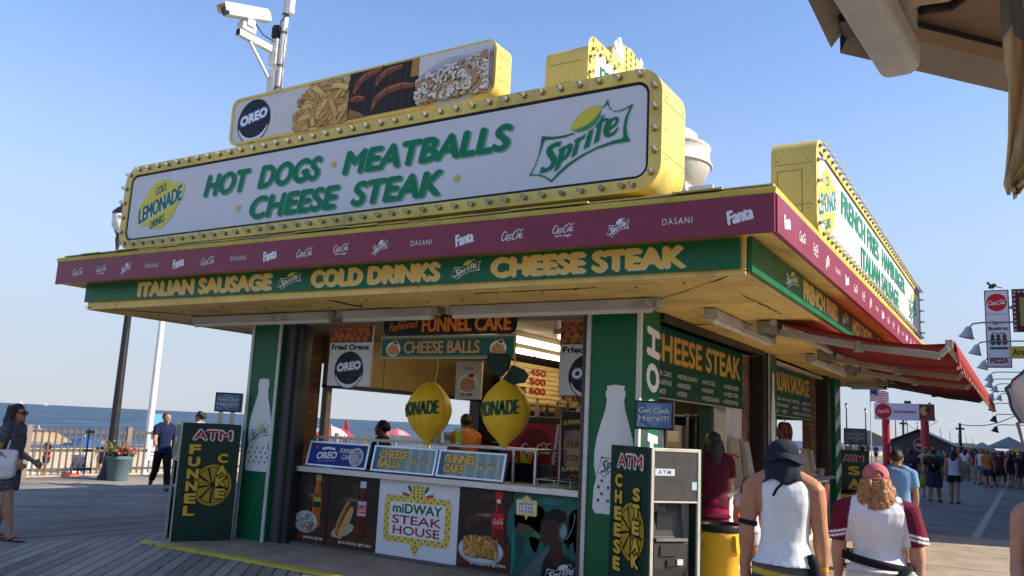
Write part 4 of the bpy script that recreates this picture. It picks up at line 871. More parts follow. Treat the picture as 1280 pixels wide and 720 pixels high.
a.poly([(.33, .43), (.355, .46), (.34, .50), (.36, .54), (.345, .57), (.37, .64), (.42, .70), (.52, .74), (.62, .72), (.68, .62), (.67, .48), (.6, .40), (.5, .36), (.38, .39)], (.06, .028, .02))
a.poly([(.36, .60), (.40, .70), (.50, .755), (.62, .74), (.69, .66), (.70, .52), (.64, .50), (.60, .60), (.50, .64), (.44, .63)], (.012, .01, .01))
a.ell(.425, .565, .03, .009, (.01, .008, .008), .2); a.poly([(.335, .455), (.375, .465), (.372, .445), (.345, .44)], (.11, .035, .03))
a.poly([(.10, .50), (.16, .56), (.24, .53), (.34, .47), (.35, .42), (.26, .44), (.14, .42)], (.015, .12, .05)); a.poly([(.26, .52), (.35, .47), (.34, .43), (.24, .45)], (.03, .2, .08))
for k in range(4): a.line([(.05 + .02 * k, .46), (.08 + .04 * k, .56 - .005 * k), (.14 + .04 * k, .545 - .012 * k), (.15 + .035 * k, .49 - .012 * k)], [.03, .034, .03, .02], (.11, .055, .04)); a.z -= a.step * .3
a.up(); a.ell(.62, .53, .055, .10, (.05, .12, .12), -.1); a.ell(.625, .53, .035, .07, (.2, .34, .34), -.1); a.line([(.66, .62), (.68, .7), (.64, .78), (.56, .80)], .02, (.06, .1, .1)); a.line(arcp(.68, .58, .05, .15, -60, 80), .008, (.25, .3, .3))
a.poly([(.02, .02), (.06, .2), (.04, .44), (.0, .5), (.0, .0)], (.02, .2, .13))
sprite(a, .40, -.0, .42, .22, (.66, .68, .68), (.66, .68, .68), (.66, .68, .68), (.66, .68, .68), (.012, .016, .016)); midway(a, .04, .61, .26, .25, True); a.out('picture', t)
for o in list(t.children):
    pass
# ================================================================== COUNTER SIGNS
def counter_sign(label, u0, u1, z0, z1, paint):
    t = thing('counter_sign', label, 'sign', ((u0 + u1) / 2, 8.0, z0), 0)
    M = Matrix.Translation((u0, 7.95, z0)) @ Matrix.Rotation(R(-12), 4, 'X'); w, h = u1 - u0, z1 - z0
    b = MB(); b.box((0, .0, 0), (w, .02, h), (.1, .12, .14), M); b.build('panel', 'print', t)
    for lo, hi in (((0, -.014, 0), (.03, .03, h)), ((w - .03, -.014, 0), (w, .03, h)), ((.03, -.012, h - .02), (w - .03, .03, h)), ((.03, -.012, 0), (w - .03, .03, .02))):
        b = MB(); b.box(lo, hi, (.6, .62, .64), M); b.build('frame', 'metal', t)
    a = Art(M @ Vector((0, 0, 0)), (1, 0, 0), M.to_3x3() @ Vector((0, 0, 1)), .0015); paint(a, w, h); a.out('lettering', t)
def p_oreo(a, w, h):
    a.rect(.03, .02, w - .03, h - .02, (.01, .03, .22)); a.text('OREO', .15, .085, .34, .09, (.75, .76, .8), .04, .1, R(4)); a.line([(.22, .22), (.32, .235), (.44, .225)], .03, (.75, .76, .8)); a.line([(.18, .06), (.48, .08)], .006, (.4, .45, .6))
    a.ell(w - .2, h * .46, .115, .115, (.62, .63, .65)); a.ell(w - .2, h * .46, .095, .095, (.2, .21, .24)); squiggle(a, w - .28, .05, w - .12, .22, 30, 3, [(.5, .5, .52)], .03, .014, lambda x, y: (x - .5) ** 2 + (y - .5) ** 2 < .2)
    a.text('FUNNEL', .53, .18, .24, .06, (.6, .62, .7), .03, .1); a.text('CAKE', .58, .105, .16, .06, (.6, .62, .7), .03, .1); a.rect(.12, .22, .16, .255, (.5, .04, .06))
def stripes(a, w, h):
    for i in range(18): a.rect(.03 + (w - .06) * i / 18, .02, .03 + (w - .06) * (i + 1) / 18, h - .02, [(.24, .32, .36), (.34, .42, .44), (.22, .34, .30)][i % 3]); a.z -= a.step
    a.up(); a.rect(.03, .02, .12, h - .02, (.05, .16, .3))
def two(l1, l2, pr):
    def f(a, w, h):
        stripes(a, w, h)
        for s, y in ((l1, h * .55), (l2, h * .2)):
            wd = .45 * len(s) / 6 if len(s) < 6 else .45
            a.text(s, .08, y - .016, wd, .118, (.02, .015, .01), .03, .05, fat=.12); a.text(s, .086, y - .01, wd - .012, .105, (.74, .48, .10), .02, .05, fat=.06)
        a.text(pr, w - .40, h * .34, .26, .08, (.03, .025, .02), .02, fat=.08); a.text(pr, w - .395, h * .345, .25, .07, (.65, .55, .3), .0, fat=.03)
    return f
counter_sign('blue cookie sign lettered OREO, leftmost on the counter', -7.88, -6.87, 1.0, 1.31, p_oreo)
counter_sign('framed counter sign reading cheese balls', -6.80, -5.84, 1.0, 1.31, two('CHEESE', 'BALLS', '$6.00'))
counter_sign('framed counter sign reading funnel cake', -5.82, -4.90, 1.0, 1.31, two('FUNNEL', 'CAKE', '$6.00'))
dc = thing('display_case', 'low metal-edged display case along the back of the front counter', 'display case', (-6.3, 8.3, .985))
b = MB(); b.box((-7.9, 8.06, 1.345), (-4.55, 8.5, 1.37), (.35, .35, .36)); b.build('top', 'metal', dc)
for x in (-7.88, -6.82, -4.86, -4.58): b = MB(); b.box((x - .012, 8.07, .985), (x + .012, 8.095, 1.343), (.5, .5, .5)); b.build('leg', 'metal', dc)
b = MB(); b.box((-7.9, 8.45, .985), (-4.55, 8.48, 1.2), (.03, .03, .03)); b.build('back_panel', 'metal', dc)
wr = thing('wire_rack', 'empty wire rack at the right end of the front counter', 'rack', (-4.5, 8.2, .985))
b = MB()
for z in (1.0, 1.06): b.tube([(-4.55, 8.0, z), (-3.98, 8.0, z), (-3.98, 8.4, z), (-4.55, 8.4, z), (-4.55, 8.0, z)], .006, (.4, .4, .4), 6)
for x in (-4.5, -4.3, -4.1): b.tube([(x, 8.0, .986), (x, 8.0, 1.06)], .006, (.4, .4, .4), 6)
b.build('wire', 'metal', wr); b = MB(); b.box((-4.5, 8.05, .988), (-4.05, 8.35, .996), (.35, .3, .08)); b.build('tray', 'paint', wr)
for x, c, c2, l in ((-5.86, (.6, .6, .6), (.15, .2, .3), 'white paper cup with dark print on the display case'), (-5.70, (.65, .68, .6), (.45, .55, .03), 'paper cup printed with a lime green band on the display case')):
    t = thing('paper_cup', l, 'cup', (x, 8.2, 1.371)); hgt = .13 if x < -5.8 else .18
    b = MB(); b.lathe([(.035, 0), (.05, hgt), (.053, hgt + .005), (.045, hgt + .004), (.03, .01)], (x, 8.2, 1.371), c, 16); cp = b.build('cup', 'paint', t)
    b = MB(); b.lathe([(.0375, .025), (.0495, hgt * .8)], (x, 8.2, 1.371), c2, 16); b.build('printed_band', 'paint', t)
# ================================================================== HANGING SIGNS
def hang(name, label, lo, hi, col, cat='sign', chains=True):
    t = thing(name, label, cat, ((lo[0] + hi[0]) / 2, lo[1], lo[2])); b = MB(); b.box(lo, hi, col); b.build('board', 'print', t)
    return t, Art(lo, (1, 0, 0), (0, 0, 1), .002), hi[0] - lo[0], hi[2] - lo[2]
def oreos(t, a, w, h):
    a.rect(.01, .01, w - .01, h * .67, (.70, .71, .73)); a.rect(.01, h * .67, w - .01, h - .01, (.16, .05, .03)); rnd = random.Random(4)
    for j in range(4):
        for i in range(7):
            x, y = .03 + w * i / 6.6 + (.04 if j % 2 else 0), h * .72 + j * .068
            if x < w - .05: a.ell(x + .02, min(y, h - .05), .05, .042, (.2, .05, .02), n=12); a.z -= a.step * .7; a.ell(x + .02, min(y, h - .05) + .004, .044, .036, (.46 + .1 * rnd.random(), .16, .06), n=12); a.z -= a.step * .7
    a.up()
    for s, y in (('Fried', .235), ('Cheese Balls', .14)): a.text(s, .05, h - y, w * (.45 if len(s) < 6 else .85), .075, (.75, .28, .12), .05); a.text(s, .055, h - y, w * (.45 if len(s) < 6 else .85) - .01, .068, (.15, .03, .02), -.012)
    a.text('Fried Oreos', .04, h * .555, w - .09, .075, (.01, .03, .06), .04); cookie(a, w * .5, h * .28, w * .34, R(6)); a.out('picture', t)
t, a, w, h = hang('hanging_sign', 'fried oreos hanging sign beside the brick, left end of the front window', (-7.78, 8.10, 2.02), (-7.05, 8.12, 2.86), (.6, .6, .6)); oreos(t, a, w, h)
t, a, w, h = hang('hanging_sign', 'fried oreos hanging sign half hidden by the post right of the price board', (-4.46, 8.32, 1.98), (-3.70, 8.34, 2.83), (.6, .6, .6)); oreos(t, a, w, h)
t = thing('hanging_sign', 'dark rounded sign reading old fashioned funnel cake in orange', 'sign', (-5.7, 7.83, 2.63))
b = MB(); b.prism([(-6.65 + u, 7.84, 2.625 + v) for u, v in rr(0, 0, 1.9, .24, .1)], (0, -.02, 0), (.012, .022, .026)); b.build('board', 'print', t)
a = Art((-6.65, 7.82, 2.625), (1, 0, 0), (0, 0, 1)); OR = (.80, .26, .04)
a.text('FUNNEL CAKE', .585, .03, 1.26, .185, (.35, .02, .01), .03, fat=.07); a.text('FUNNEL CAKE', .59, .035, 1.24, .175, OR, .02, fat=.05); a.text('Fashioned', .10, .05, .42, .1, OR, .01, .2, R(6)); a.text('Old', .22, .155, .14, .07, OR, .01, .2, R(4)); a.out('lettering', t)
t = thing('hanging_sign', 'teal framed sign reading cheese balls between two pictures of them', 'sign', (-5.7, 7.83, 2.35))
b = MB(); b.box((-6.67, 7.82, 2.345), (-4.75, 7.84, 2.615), (.42, .36, .2)); b.build('board', 'print', t)
a = Art((-6.67, 7.82, 2.345), (1, 0, 0), (0, 0, 1)); a.rect(.02, .02, 1.9, .25, (.012, .12, .085)); a.rect(.03, .03, 1.89, .034, (.4, .36, .2)); a.rect(.03, .236, 1.89, .24, (.4, .36, .2))
cheese_balls(a, .20, .115, .085); cheese_balls(a, 1.70, .115, .085); a.text('CHEESE BALLS', .36, .055, 1.1, .16, (.10, .03, .01), .02, fat=.10); a.text('CHEESE BALLS', .365, .06, 1.09, .15, (.52, .33, .14), .02, fat=.04); a.out('lettering', t)
t, a, w, h = hang('hanging_sign', 'small cream plaque with a picture of cheese balls behind the right lemon', (-6.36, 9.0, 1.93), (-5.95, 9.02, 2.42), (.55, .52, .46))
cheese_balls(a, .2, .2, .12); a.text('6.00', .1, .04, .18, .045, (.05, .04, .04), .03); a.text('Cheese', .08, .38, .2, .05, (.5, .2, .05), .02); a.out('picture', t)
# lemons
def lemon(label, cx, cy, cz, rad, half, txt_ang):
    t = thing('hanging_lemon', label, 'hanging lemon', (cx, cy, cz), 0, 'giant plastic lemons over the counter')
    pr = [(.0, -1.0), (.10, -.99), (.16, -.93), (.24, -.84), (.42, -.72), (.66, -.54), (.85, -.32), (.97, -.08), (1, .1), (.95, .3), (.82, .52), (.62, .7), (.42, .84), (.27, .93), (.16, .985), (.0, 1.0)]
    b = MB(); b.lathe([(r * rad, z * half) for r, z in pr], (cx, cy, cz), (.78, .50, .02), 36); b.build('fruit', 'sign_paint', t)
    b = MB(); b.tube([(cx + (r * rad + .001) * math.sin(R(78)), cy - (r * rad + .001) * math.cos(R(78)), cz + z * half) for r, z in pr[1:-1]], .0035, (.5, .33, .03), 6); b.tube([(cx + (r * rad + .001) * math.sin(R(-78)), cy - (r * rad + .001) * math.cos(R(-78)), cz + z * half) for r, z in pr[1:-1]], .0035, (.5, .33, .03), 6); b.lathe([(.03, half * .97), (.035, half * 1.0), (.02, half * 1.03)], (cx, cy, cz), (.12, .1, .03), 10); b.build('seam', 'matte', t)
    def rad_at(z):
        z /= half
        for (r0, z0), (r1, z1) in zip(pr, pr[1:]):
            if z0 <= z <= z1: return (r0 + (r1 - r0) * (z - z0) / (z1 - z0 + 1e-9)) * rad
        return .1
    vs, fs, W, Hh = text_geo('LEMONADE', 0.); b = MB()
    for off in (-.009, .009, -.004, .004, 0):
        out = []
        for x, y in vs:
            zz = (y / Hh - .5) * half * .42 + .04 + .16 * half * (x / W - .5); an = R(txt_ang) + (x / W - .5) * 2.2 + off / rad
            r = rad_at(zz) + .011 + abs(off) * .1; out.append((cx + r * math.sin(an), cy - r * math.cos(an), cz + zz))
        b.add(out, fs, (.02, .075, .03))
    b.build('lettering', 'print', t)
    b = MB(); b.tube([(cx, cy, cz + half * .98), (cx + .01, cy, cz + half + .09), (cx, cy, 2.8)], .008, (.3, .25, .12)); b.tube([(cx + .05, cy, cz + half * .9), (cx + .09, cy, cz + half + .15), (cx + .07, cy, 2.8)], .006, (.6, .45, .06)); b.build('cord', 'matte', t)
    return t
lemon('giant yellow plastic lemon hanging below the cheese balls sign, the left one without leaves', -5.95, 7.92, 1.72, .27, .37, -4)
t = lemon('giant yellow plastic lemon hanging under two dark green leaves', -4.86, 7.86, 1.75, .275, .375, -2)
def leafm(pts, c):
    b = MB(); b.prism([(x, 7.78 + .05 * (i % 2), z) for i, (x, z) in enumerate(pts)], (0, .012, 0), c); b.build('leaf', 'matte', t)
leafm([(-4.88, 2.14), (-4.98, 2.15), (-5.09, 2.22), (-5.12, 2.33), (-5.08, 2.40), (-4.80, 2.40), (-4.78, 2.34), (-4.82, 2.24)], (.01, .035, .026))
leafm([(-4.87, 2.12), (-4.82, 2.22), (-4.76, 2.27), (-4.64, 2.23), (-4.54, 2.16), (-4.62, 2.08), (-4.74, 2.06)], (.012, .045, .035))
# ================================================================== INSIDE THE STAND
t = thing('price_board', 'pale yellow slatted price board hanging inside, red figures 450 500 600', 'price board', (-7.0, 12.8, 2.0))
b = MB(); b.box((-7.06, 11.2, 2.0), (-7.02, 15.0, 2.66), (.62, .50, .22))
for i in range(8): b.box((-7.02, 11.2, 2.02 + i * .08), (-7.008, 15.0, 2.03 + i * .08), (.30, .23, .10))
b.build('board', 'paint', t); a = Art((-7.008, 11.2, 2.0), (0, 1, 0), (0, 0, 1))
for i, s in enumerate(('450', '500', '600')): a.text(s, .85, .47 - .155 * i, .55, .12, (.30, .015, .03), .03, fat=.08)
a.text('FUNNEL CAKE', -.0, .16, .75, .11, (.015, .02, .015), .03, fat=.06); a.text('HOT DOG', 2.0, .12, .7, .11, (.015, .02, .015), .03, fat=.06); a.text('Special', 1.9, .03, .5, .06, (.1, .1, .08), .02); a.out('lettering', t)
b = MB(); b.bar((-7.04, 11.6, 2.66), (-7.04, 11.6, 2.80), .02, .02, (.2, .2, .2), (0, 1, 0)); b.bar((-7.04, 14.4, 2.66), (-7.04, 14.4, 2.80), .02, .02, (.2, .2, .2), (0, 1, 0)); b.build('hanger', 'metal', t)
for i, (y, s) in enumerate(((11.9, 'CHEESE BALLS'), (12.9, 'CHICKEN FRIES'))):
    t = thing('price_tag', 'small brown strip sign under the price board reading ' + s.lower(), 'sign', (-7.0, y, 1.9)); b = MB(); b.box((-7.04, y - .42, 1.87), (-7.02, y + .42, 1.985), (.12, .05, .02)); b.build('board', 'print', t)
    a = Art((-7.02, y - .42, 1.87), (0, 1, 0), (0, 0, 1)); a.text(s, .06, .035, .72, .05, (.5, .4, .2), .02); a.out('lettering', t)
for i, (x, l) in enumerate(((-6.35, 'lit ceiling tube light inside the stand, left of the three'), (-5.55, 'lit ceiling tube light inside the stand, middle of the three'), (-4.75, 'lit ceiling tube light inside the stand, right of the three'))):
    t = thing('ceiling_tube_light', l, 'light', (x, 11, 2.72), 0, 'lit tubes inside the stand')
    b = MB(); b.box((x - .12, 8.9, 2.745), (x + .12, 13.4, 2.80), (.6, .56, .45)); b.build('housing', 'paint', t)
    for dx in (-.06, .06):
        for y0_ in (8.95, 11.2): b = MB(); b.tube([(x + dx, y0_, 2.715), (x + dx, y0_ + 2.15, 2.715)], .024, (1, .9, .7)); b.build('lamp_tube', 'lit_tube', t)
t = thing('cup_stack', 'tall stack of white paper cups on the display case left of the worker in orange', 'cups', (-6.08, 8.3, 1.371)); b = MB(); b.lathe([(.04 + .008 * (k % 2), .012 * k) for k in range(22)], (-6.08, 8.3, 1.372), (.55, .55, .53), 14); b.build('cup', 'paint', t)
b = MB(); b.lathe([(.045 + .008 * (k % 2), .012 * k) for k in range(16)], (-6.18, 8.34, 1.372), (.55, .54, .5), 14); b.build('cup', 'paint', t)
t = thing('fry_tray', 'yellow tray of paper strips at the foot of the soda fountain', 'tray', (-5.2, 8.9, .99)); b = MB(); rnd = random.Random(9)
for i in range(26): q = rnd.uniform(0, 6.28); r_ = rnd.uniform(.0, .07); b.bar((-5.2 + r_ * math.cos(q), 8.9 + r_ * math.sin(q), 1.06), (-5.2 + 2.4 * r_ * math.cos(q), 8.9 + 2 * r_ * math.sin(q), 1.2 + rnd.uniform(0, .12)), .016, .008, (.62, .52, .04), (0, 1, 0))
b.build('strips', 'matte', t); b = MB(); b.lathe([(.09, 0), (.13, .08), (.135, .085), (.12, .08)], (-5.2, 8.9, .992), (.4, .33, .05), 14); b.build('bowl', 'paint', t)
t = thing('slush_machine', 'dark drink machine with two clear tanks inside the stand', 'drink machine', (-6.3, 12.4, .05)); b = MB(); b.box((-6.7, 12.1, .05), (-5.6, 12.7, 1.25), (.04, .04, .045)); b.build('cabinet', 'paint', t, bevel=.02)
for x in (-6.45, -5.9): b = MB(); b.box((x - .18, 12.12, 1.26), (x + .18, 12.66, 1.66), (.12, .2, .24) if x < -6 else (.3, .04, .05)); b.build('tank', 'dark_glass', t, bevel=.03); b = MB(); b.box((x - .19, 12.11, 1.66), (x + .19, 12.67, 1.72), (.02, .02, .02)); b.build('tank_lid', 'paint', t, bevel=.01)
t = thing('chalk_board', 'dark notice board on the inside post behind the worker in orange', 'sign', (-7.6, 13.0, 1.0)); b = MB(); b.box((-8.1, 13.05, 1.0), (-7.0, 13.12, 2.0), (.035, .04, .04)); b.build('board', 'matte', t); a = Art((-8.1, 13.05, 1.0), (1, 0, 0), (0, 0, 1))
for i in range(5): a.line([(.2, .8 - .13 * i), (.75 - .1 * (i % 2), .81 - .13 * i)], .03, (.2, .22, .2)); a.z -= a.step
a.out('lettering', t)
t = thing('soda_fountain', 'dark soda fountain with a red front panel behind the counter', 'soda fountain', (-5.4, 9.6, .05))
b = MB(); b.box((-5.95, 9.35, .05), (-4.7, 10.0, .92), (.05, .05, .052)); b.build('base', 'matte', t)
b = MB(); b.box((-5.9, 9.4, .92), (-4.75, 10.0, 1.75), (.02, .02, .022)); b.build('cabinet', 'gloss', t, bevel=.02)
b = MB(); b.box((-5.84, 9.37, 1.02), (-4.98, 9.4, 1.66), (.32, .014, .022)); b.build('front_panel', 'gloss', t)
a = Art((-5.84, 9.37, 1.02), (1, 0, 0), (0, 0, 1)); a.ell(.5, .34, .24, .24, (.15, .008, .01)); cola(a, .3, .24, .44, .17, (.6, .57, .57)); cola(a, .03, .28, .12, .06, (.6, .57, .57)); a.poly([(.74, .0), (.78, 0), (.83, .4), (.86, .64), (.82, .64), (.79, .4)], (.5, .5, .5))
for i in range(12): a.rect(.75 + .008 * i, .03 + .05 * i, .82 + .006 * i, .05 + .05 * i, (.3, .3, .3)); a.z -= a.step
a.out('lettering', t)
for i in range(7):
    x = -5.75 + i * .15; o = thing('sauce_bottle', ('brown', 'black', 'cream', 'grey')[i % 4] + ' sauce bottle with a %s cap on top of the soda fountain' % ('red' if i % 2 else 'black'), 'bottle', (x, 9.6, 1.75), 0, 'bottles on the soda fountain'); h_ = .15 + .03 * (i * 7 % 3)
    b = MB(); b.lathe([(.03, 0), (.032, h_ * .6), (.012, h_ * .8), (.012, h_)], (x, 9.6, 1.75), [(.2, .1, .02), (.05, .06, .05), (.3, .28, .22), (.04, .04, .05)][i % 4], 10); b.build('glass', 'gloss', o); b = MB(); b.lathe([(.015, h_), (.013, h_ + .025)], (x, 9.6, 1.75), (.5, .04, .03) if i % 2 else (.02, .02, .02), 8); b.build('cap', 'paint', o)
t = thing('pretzel_case', 'tall pretzel display case against the right side of the front window', 'display case', (-4.2, 8.6, .985))
b = MB(); b.box((-4.44, 8.4, .986), (-4.02, 8.8, 1.2), (.03, .028, .026)); b.build('base', 'matte', t); b = MB(); b.box((-4.44, 8.4, 1.60), (-4.02, 8.8, 1.80), (.03, .028, .026)); b.build('header', 'matte', t)
b = MB(); b.box((-4.42, 8.42, 1.2), (-4.04, 8.78, 1.60), (.16, .08, .06)); b.build('glass_box', 'dark_glass', t); b = MB(); b.box((-4.46, 8.39, 1.0), (-4.44, 8.42, 1.8), (.3, .3, .3)); b.build('edge_trim', 'metal', t)
def pz(a, u, v, s, c):
    for px, py in ((-.5, .1), (.5, .1)): a.line(arcp(u + px * s, v + py * s, .5 * s, .6 * s, 0, 360, 16, 0), .22 * s, c); a.z -= a.step
    a.up()
a = Art((-4.44, 8.4, .986), (1, 0, 0), (0, 0, 1), .02); a.text('SUPERPRETZEL', .03, .15, .36, .05, (.6, .45, .08), .03, arc=.02); pz(a, .21, .07, .08, (.3, .12, .04)); a.text('SUPERPRETZEL', .03, .66, .36, .05, (.6, .45, .08), .03, arc=.02)
for i in range(6): pz(a, .1 + .11 * (i % 3), .30 + .15 * (i // 3), .05, (.25, .1, .035)); a.z -= a.step
a.out('lettering', t)
t = thing('hanging_pretzel', 'brown hanging pretzel sign above the pretzel case', 'sign', (-4.2, 8.6, 1.9)); b = MB()
for dx in (-.07, .07): b.tube([(-4.2 + dx + .075 * math.cos(R(i * 30)), 8.6, 2.0 + .09 * math.sin(R(i * 30))) for i in range(13)], .035, (.2, .08, .03), 8)
b.build('pretzel', 'gloss', t); b = MB(); b.tube([(-4.2, 8.6, 2.1), (-4.2, 8.6, 2.8)], .005, (.2, .2, .2), 6); b.build('cord', 'matte', t)
# stove hood and shelves past the price board, steel unit added
t = thing('added_shelf', 'dark steel shelving of stock added behind the drink machines to block the bright view through the stand', 'shelf', (-5.7, 13.2, .05))
for x in (-6.9, -4.6):
    for y in (13.0, 13.4): b = MB(); b.box((x - .02, y - .02, .05), (x + .02, y + .02, 1.95), (.15, .15, .15)); b.build('leg', 'metal', t)
for z in (.3, .85, 1.35, 1.9): b = MB(); b.box((-6.95, 12.98, z), (-4.55, 13.42, z + .025), (.2, .2, .2)); b.build('shelf', 'metal', t)
b = MB(); b.box((-6.95, 13.43, .05), (-4.55, 13.45, 1.95), (.035, .033, .03)); b.build('back_panel', 'matte', t)  # dark panel added to block the bright view to the far opening
rnd = random.Random(8)
for z in (.876, 1.376):
    x = -6.85
    while x < -4.75:
        w_ = rnd.uniform(.14, .34); hh_ = rnd.uniform(.2, .42); cn_, c = rnd.choice([('red', (.25, .05, .03)), ('cream', (.3, .27, .2)), ('green', (.05, .09, .06)), ('yellow', (.28, .2, .04)), ('brown', (.16, .12, .08)), ('black', (.03, .03, .035)), ('grey', (.3, .3, .3))])
        o = thing('stock_box', cn_ + ' box on the added steel shelving, %s tier' % ('lower' if z < 1 else 'upper'), 'box', (x + w_ / 2, 13.2, z), 0, 'stock on the inside shelves'); b = MB(); b.box((x, 13.03, z), (x + w_, 13.36, z + hh_), c); b.build('carton', 'paint', o, bevel=.006); b = MB(); b.box((x + w_ * .15, 13.026, z + hh_ * .3), (x + w_ * .85, 13.0295, z + hh_ * .75), tuple(min(1, v * 1.8 + .04) for v in c)); b.build('label', 'print', o); x += w_ + rnd.uniform(.01, .05)
t = thing('back_shelf', 'dark shelves of stock along the far inside wall', 'shelf', (-8.3, 15, .05)); b = MB(); b.box((-8.68, 13.3, .05), (-8.0, 17.6, .95), (.1, .09, .08)); b.build('cupboard', 'paint', t)
for z in (1.3, 1.7): b = MB(); b.box((-8.68, 13.3, z), (-8.3, 17.6, z + .03), (.25, .24, .22)); b.build('shelf', 'metal', t)
rnd = random.Random(3)
for i in range(14):
    y = 13.5 + .29 * i; z = 1.33 if i % 2 else 1.73; s = rnd.uniform(.14, .24); cn_, c = rnd.choice([('red', (.5, .08, .04)), ('cream', (.55, .5, .42)), ('green', (.1, .2, .1)), ('yellow', (.45, .3, .05)), ('grey', (.4, .4, .4))])
    t = thing('stock_box', cn_ + ' box of stock on the wall shelves, %s tier' % ('lower' if z < 1.5 else 'upper'), 'box', (-8.5, y, z), 0, 'stock on the inside shelves'); b = MB(); b.box((-8.62, y - s / 2, z), (-8.36, y + s / 2, z + s * 1.1), c); b.build('carton', 'paint', t, bevel=.006); b = MB(); b.box((-8.358, y - s * .35, z + s * .3), (-8.355, y + s * .35, z + s * .8), (.6, .58, .5)); b.build('label', 'print', t)
# ================================================================== SIDE WALL MENUS
def menu(label, title, y0_, y1_, cols):
    t = thing('menu_board', label, 'menu board', (-3.4, (y0_ + y1_) / 2, 2.0)); b = MB(); b.box((-3.435, y0_, 1.99), (-3.41, y1_, 2.82), (.008, .065, .035)); b.build('board', 'print', t)
    w, h = y1_ - y0_, .83; a = Art((-3.41, y0_, 1.99), (0, 1, 0), (0, 0, 1))
    for q in ((.0, h - .012, w, h), (0, 0, w, .012)): a.rect(*q, (.4, .42, .35)); a.z -= a.step
    a.up(); a.text(title, .10, .40, w - .2, .33, (.16, .10, .03), .03, fat=.05); a.text(title, .085, .41, w - .2, .32, (.60, .36, .07), .02, fat=.05)
    for i, c in enumerate(cols):
        for j, s in enumerate(c):
            u = .1 + (w - .1) * i / len(cols); a.text(s, u + .06, .255 - .1 * j, min(.62, .055 * len(s)), .055, (.55, .56, .5), .015); a.z -= a.step; a.ell(u + .02, .28 - .1 * j, .02, .02, (.55, .56, .5), n=8); a.z -= a.step
    a.out('lettering', t)
MC = [['FUNNEL CAKE', 'COCA-COLA BEVERAGES', 'LEMONADE'], ['MEATBALL SANDWICH', 'BURGERS', 'STEAK'], ['HOT DOGS', 'SAUSAGE', 'CHEESE SAUSAGE'], ['CHEESE BURGER', 'CHEESE STEAK', 'CHICKEN FRIES']]
menu('green wall menu headed cheese steak in gold, beside the lettered corner pillar', 'CHEESE STEAK', 8.29, 11.9, MC)
menu('green wall menu headed italian sausage in gold, farther along the side wall', 'ITALIAN SAUSAGE', 13.36, 16.4, MC)
t = thing('pretzel_sign', 'dark red double-ring pretzel sign hanging in the far side window', 'sign', (-3.52, 14.85, 1.6)); b = MB()
for dy in (-.17, .17): b.tube([(-3.52, 14.85 + dy + .17 * math.cos(R(i * 22.5)), 1.73 + .13 * math.sin(R(i * 22.5))) for i in range(17)], .055, (.09, .015, .012), 8)
b.tube([(-3.52, 14.6, 1.62), (-3.52, 14.85, 1.55), (-3.52, 15.1, 1.62)], .06, (.09, .015, .012), 8); b.build('ring', 'paint', t); b = MB(); b.tube([(-3.52, 14.85, 1.8), (-3.52, 14.85, 2.0)], .008, (.1, .1, .1), 6); b.build('rod', 'matte', t)
# condiments on the side counter
for i, (y, c, l) in enumerate(((10.3, (.50, .05, .02), 'red ketchup pump bottle on the side counter'), (10.58, (.55, .42, .22), 'tan mustard pump bottle on the side counter'))):
    t = thing('pump_bottle', l, 'bottle', (-3.2, y, 1.0)); b = MB(); b.lathe([(.055, 0), (.06, .02), (.06, .18), (.045, .23), (.03, .25)], (-3.2, y, 1.002), c, 16); b.build('bottle', 'gloss', t)
    b = MB(); b.lathe([(.032, .25), (.032, .28), (.012, .285), (.012, .38)], (-3.2, y, 1.0), (.6, .58, .5), 10); b.build('stem', 'paint', t); b = MB(); b.tube([(-3.2, y, 1.385), (-3.12, y - .02, 1.385), (-3.06, y - .03, 1.36)], .016, (.5, .03, .02)); b.lathe([(.03, .375), (.03, .40)], (-3.2, y, 1.0), (.5, .03, .02)); b.build('pump_head', 'paint', t)
def dispenser(label, x, y, s=1.):
    t = thing('drink_dispenser', label, 'dispenser', (x, y, 1.0)); M = Matrix.Translation((x, y, 1.001)) @ Matrix.Scale(s, 4)
    b = MB(); b.prism([M @ Vector(p) for p in [(-.14, -.13, 0), (.16, -.13, 0), (.16, -.13, .04), (.06, -.13, .10), (.0, -.13, .58), (-.14, -.13, .60)]], M.to_3x3() @ Vector((0, .26, 0)), (.50, .47, .38)); b.build('body', 'paint', t, bevel=.015)
    b = MB(); b.prism([M @ Vector(p) for p in [(.07, -.11, .10), (.15, -.11, .12), (.07, -.11, .56), (.01, -.11, .56)]], M.to_3x3() @ Vector((0, .22, 0)), (.35, .33, .27)); b.build('front_cover', 'gloss', t, bevel=.01)
dispenser('tall cream napkin dispenser with a curved front on the near side counter', -3.25, 11.3); dispenser('cream dispenser on the far side counter behind the tank top', -3.25, 15.4, .8)
t = thing('metal_tub', 'small steel tub on the far side counter', 'tub', (-3.2, 16.1, 1.0)); b = MB(); b.lathe([(.07, 0), (.09, .1), (.095, .105), (.085, .10), (.065, .01)], (-3.2, 16.1, 1.001), (.5, .5, .5)); b.build('tub', 'metal', t); b = MB(); b.lathe([(.09, .108), (.08, .13), (.01, .14)], (-3.2, 16.1, 1.001), (.6, .58, .5)); b.build('lid', 'metal', t)
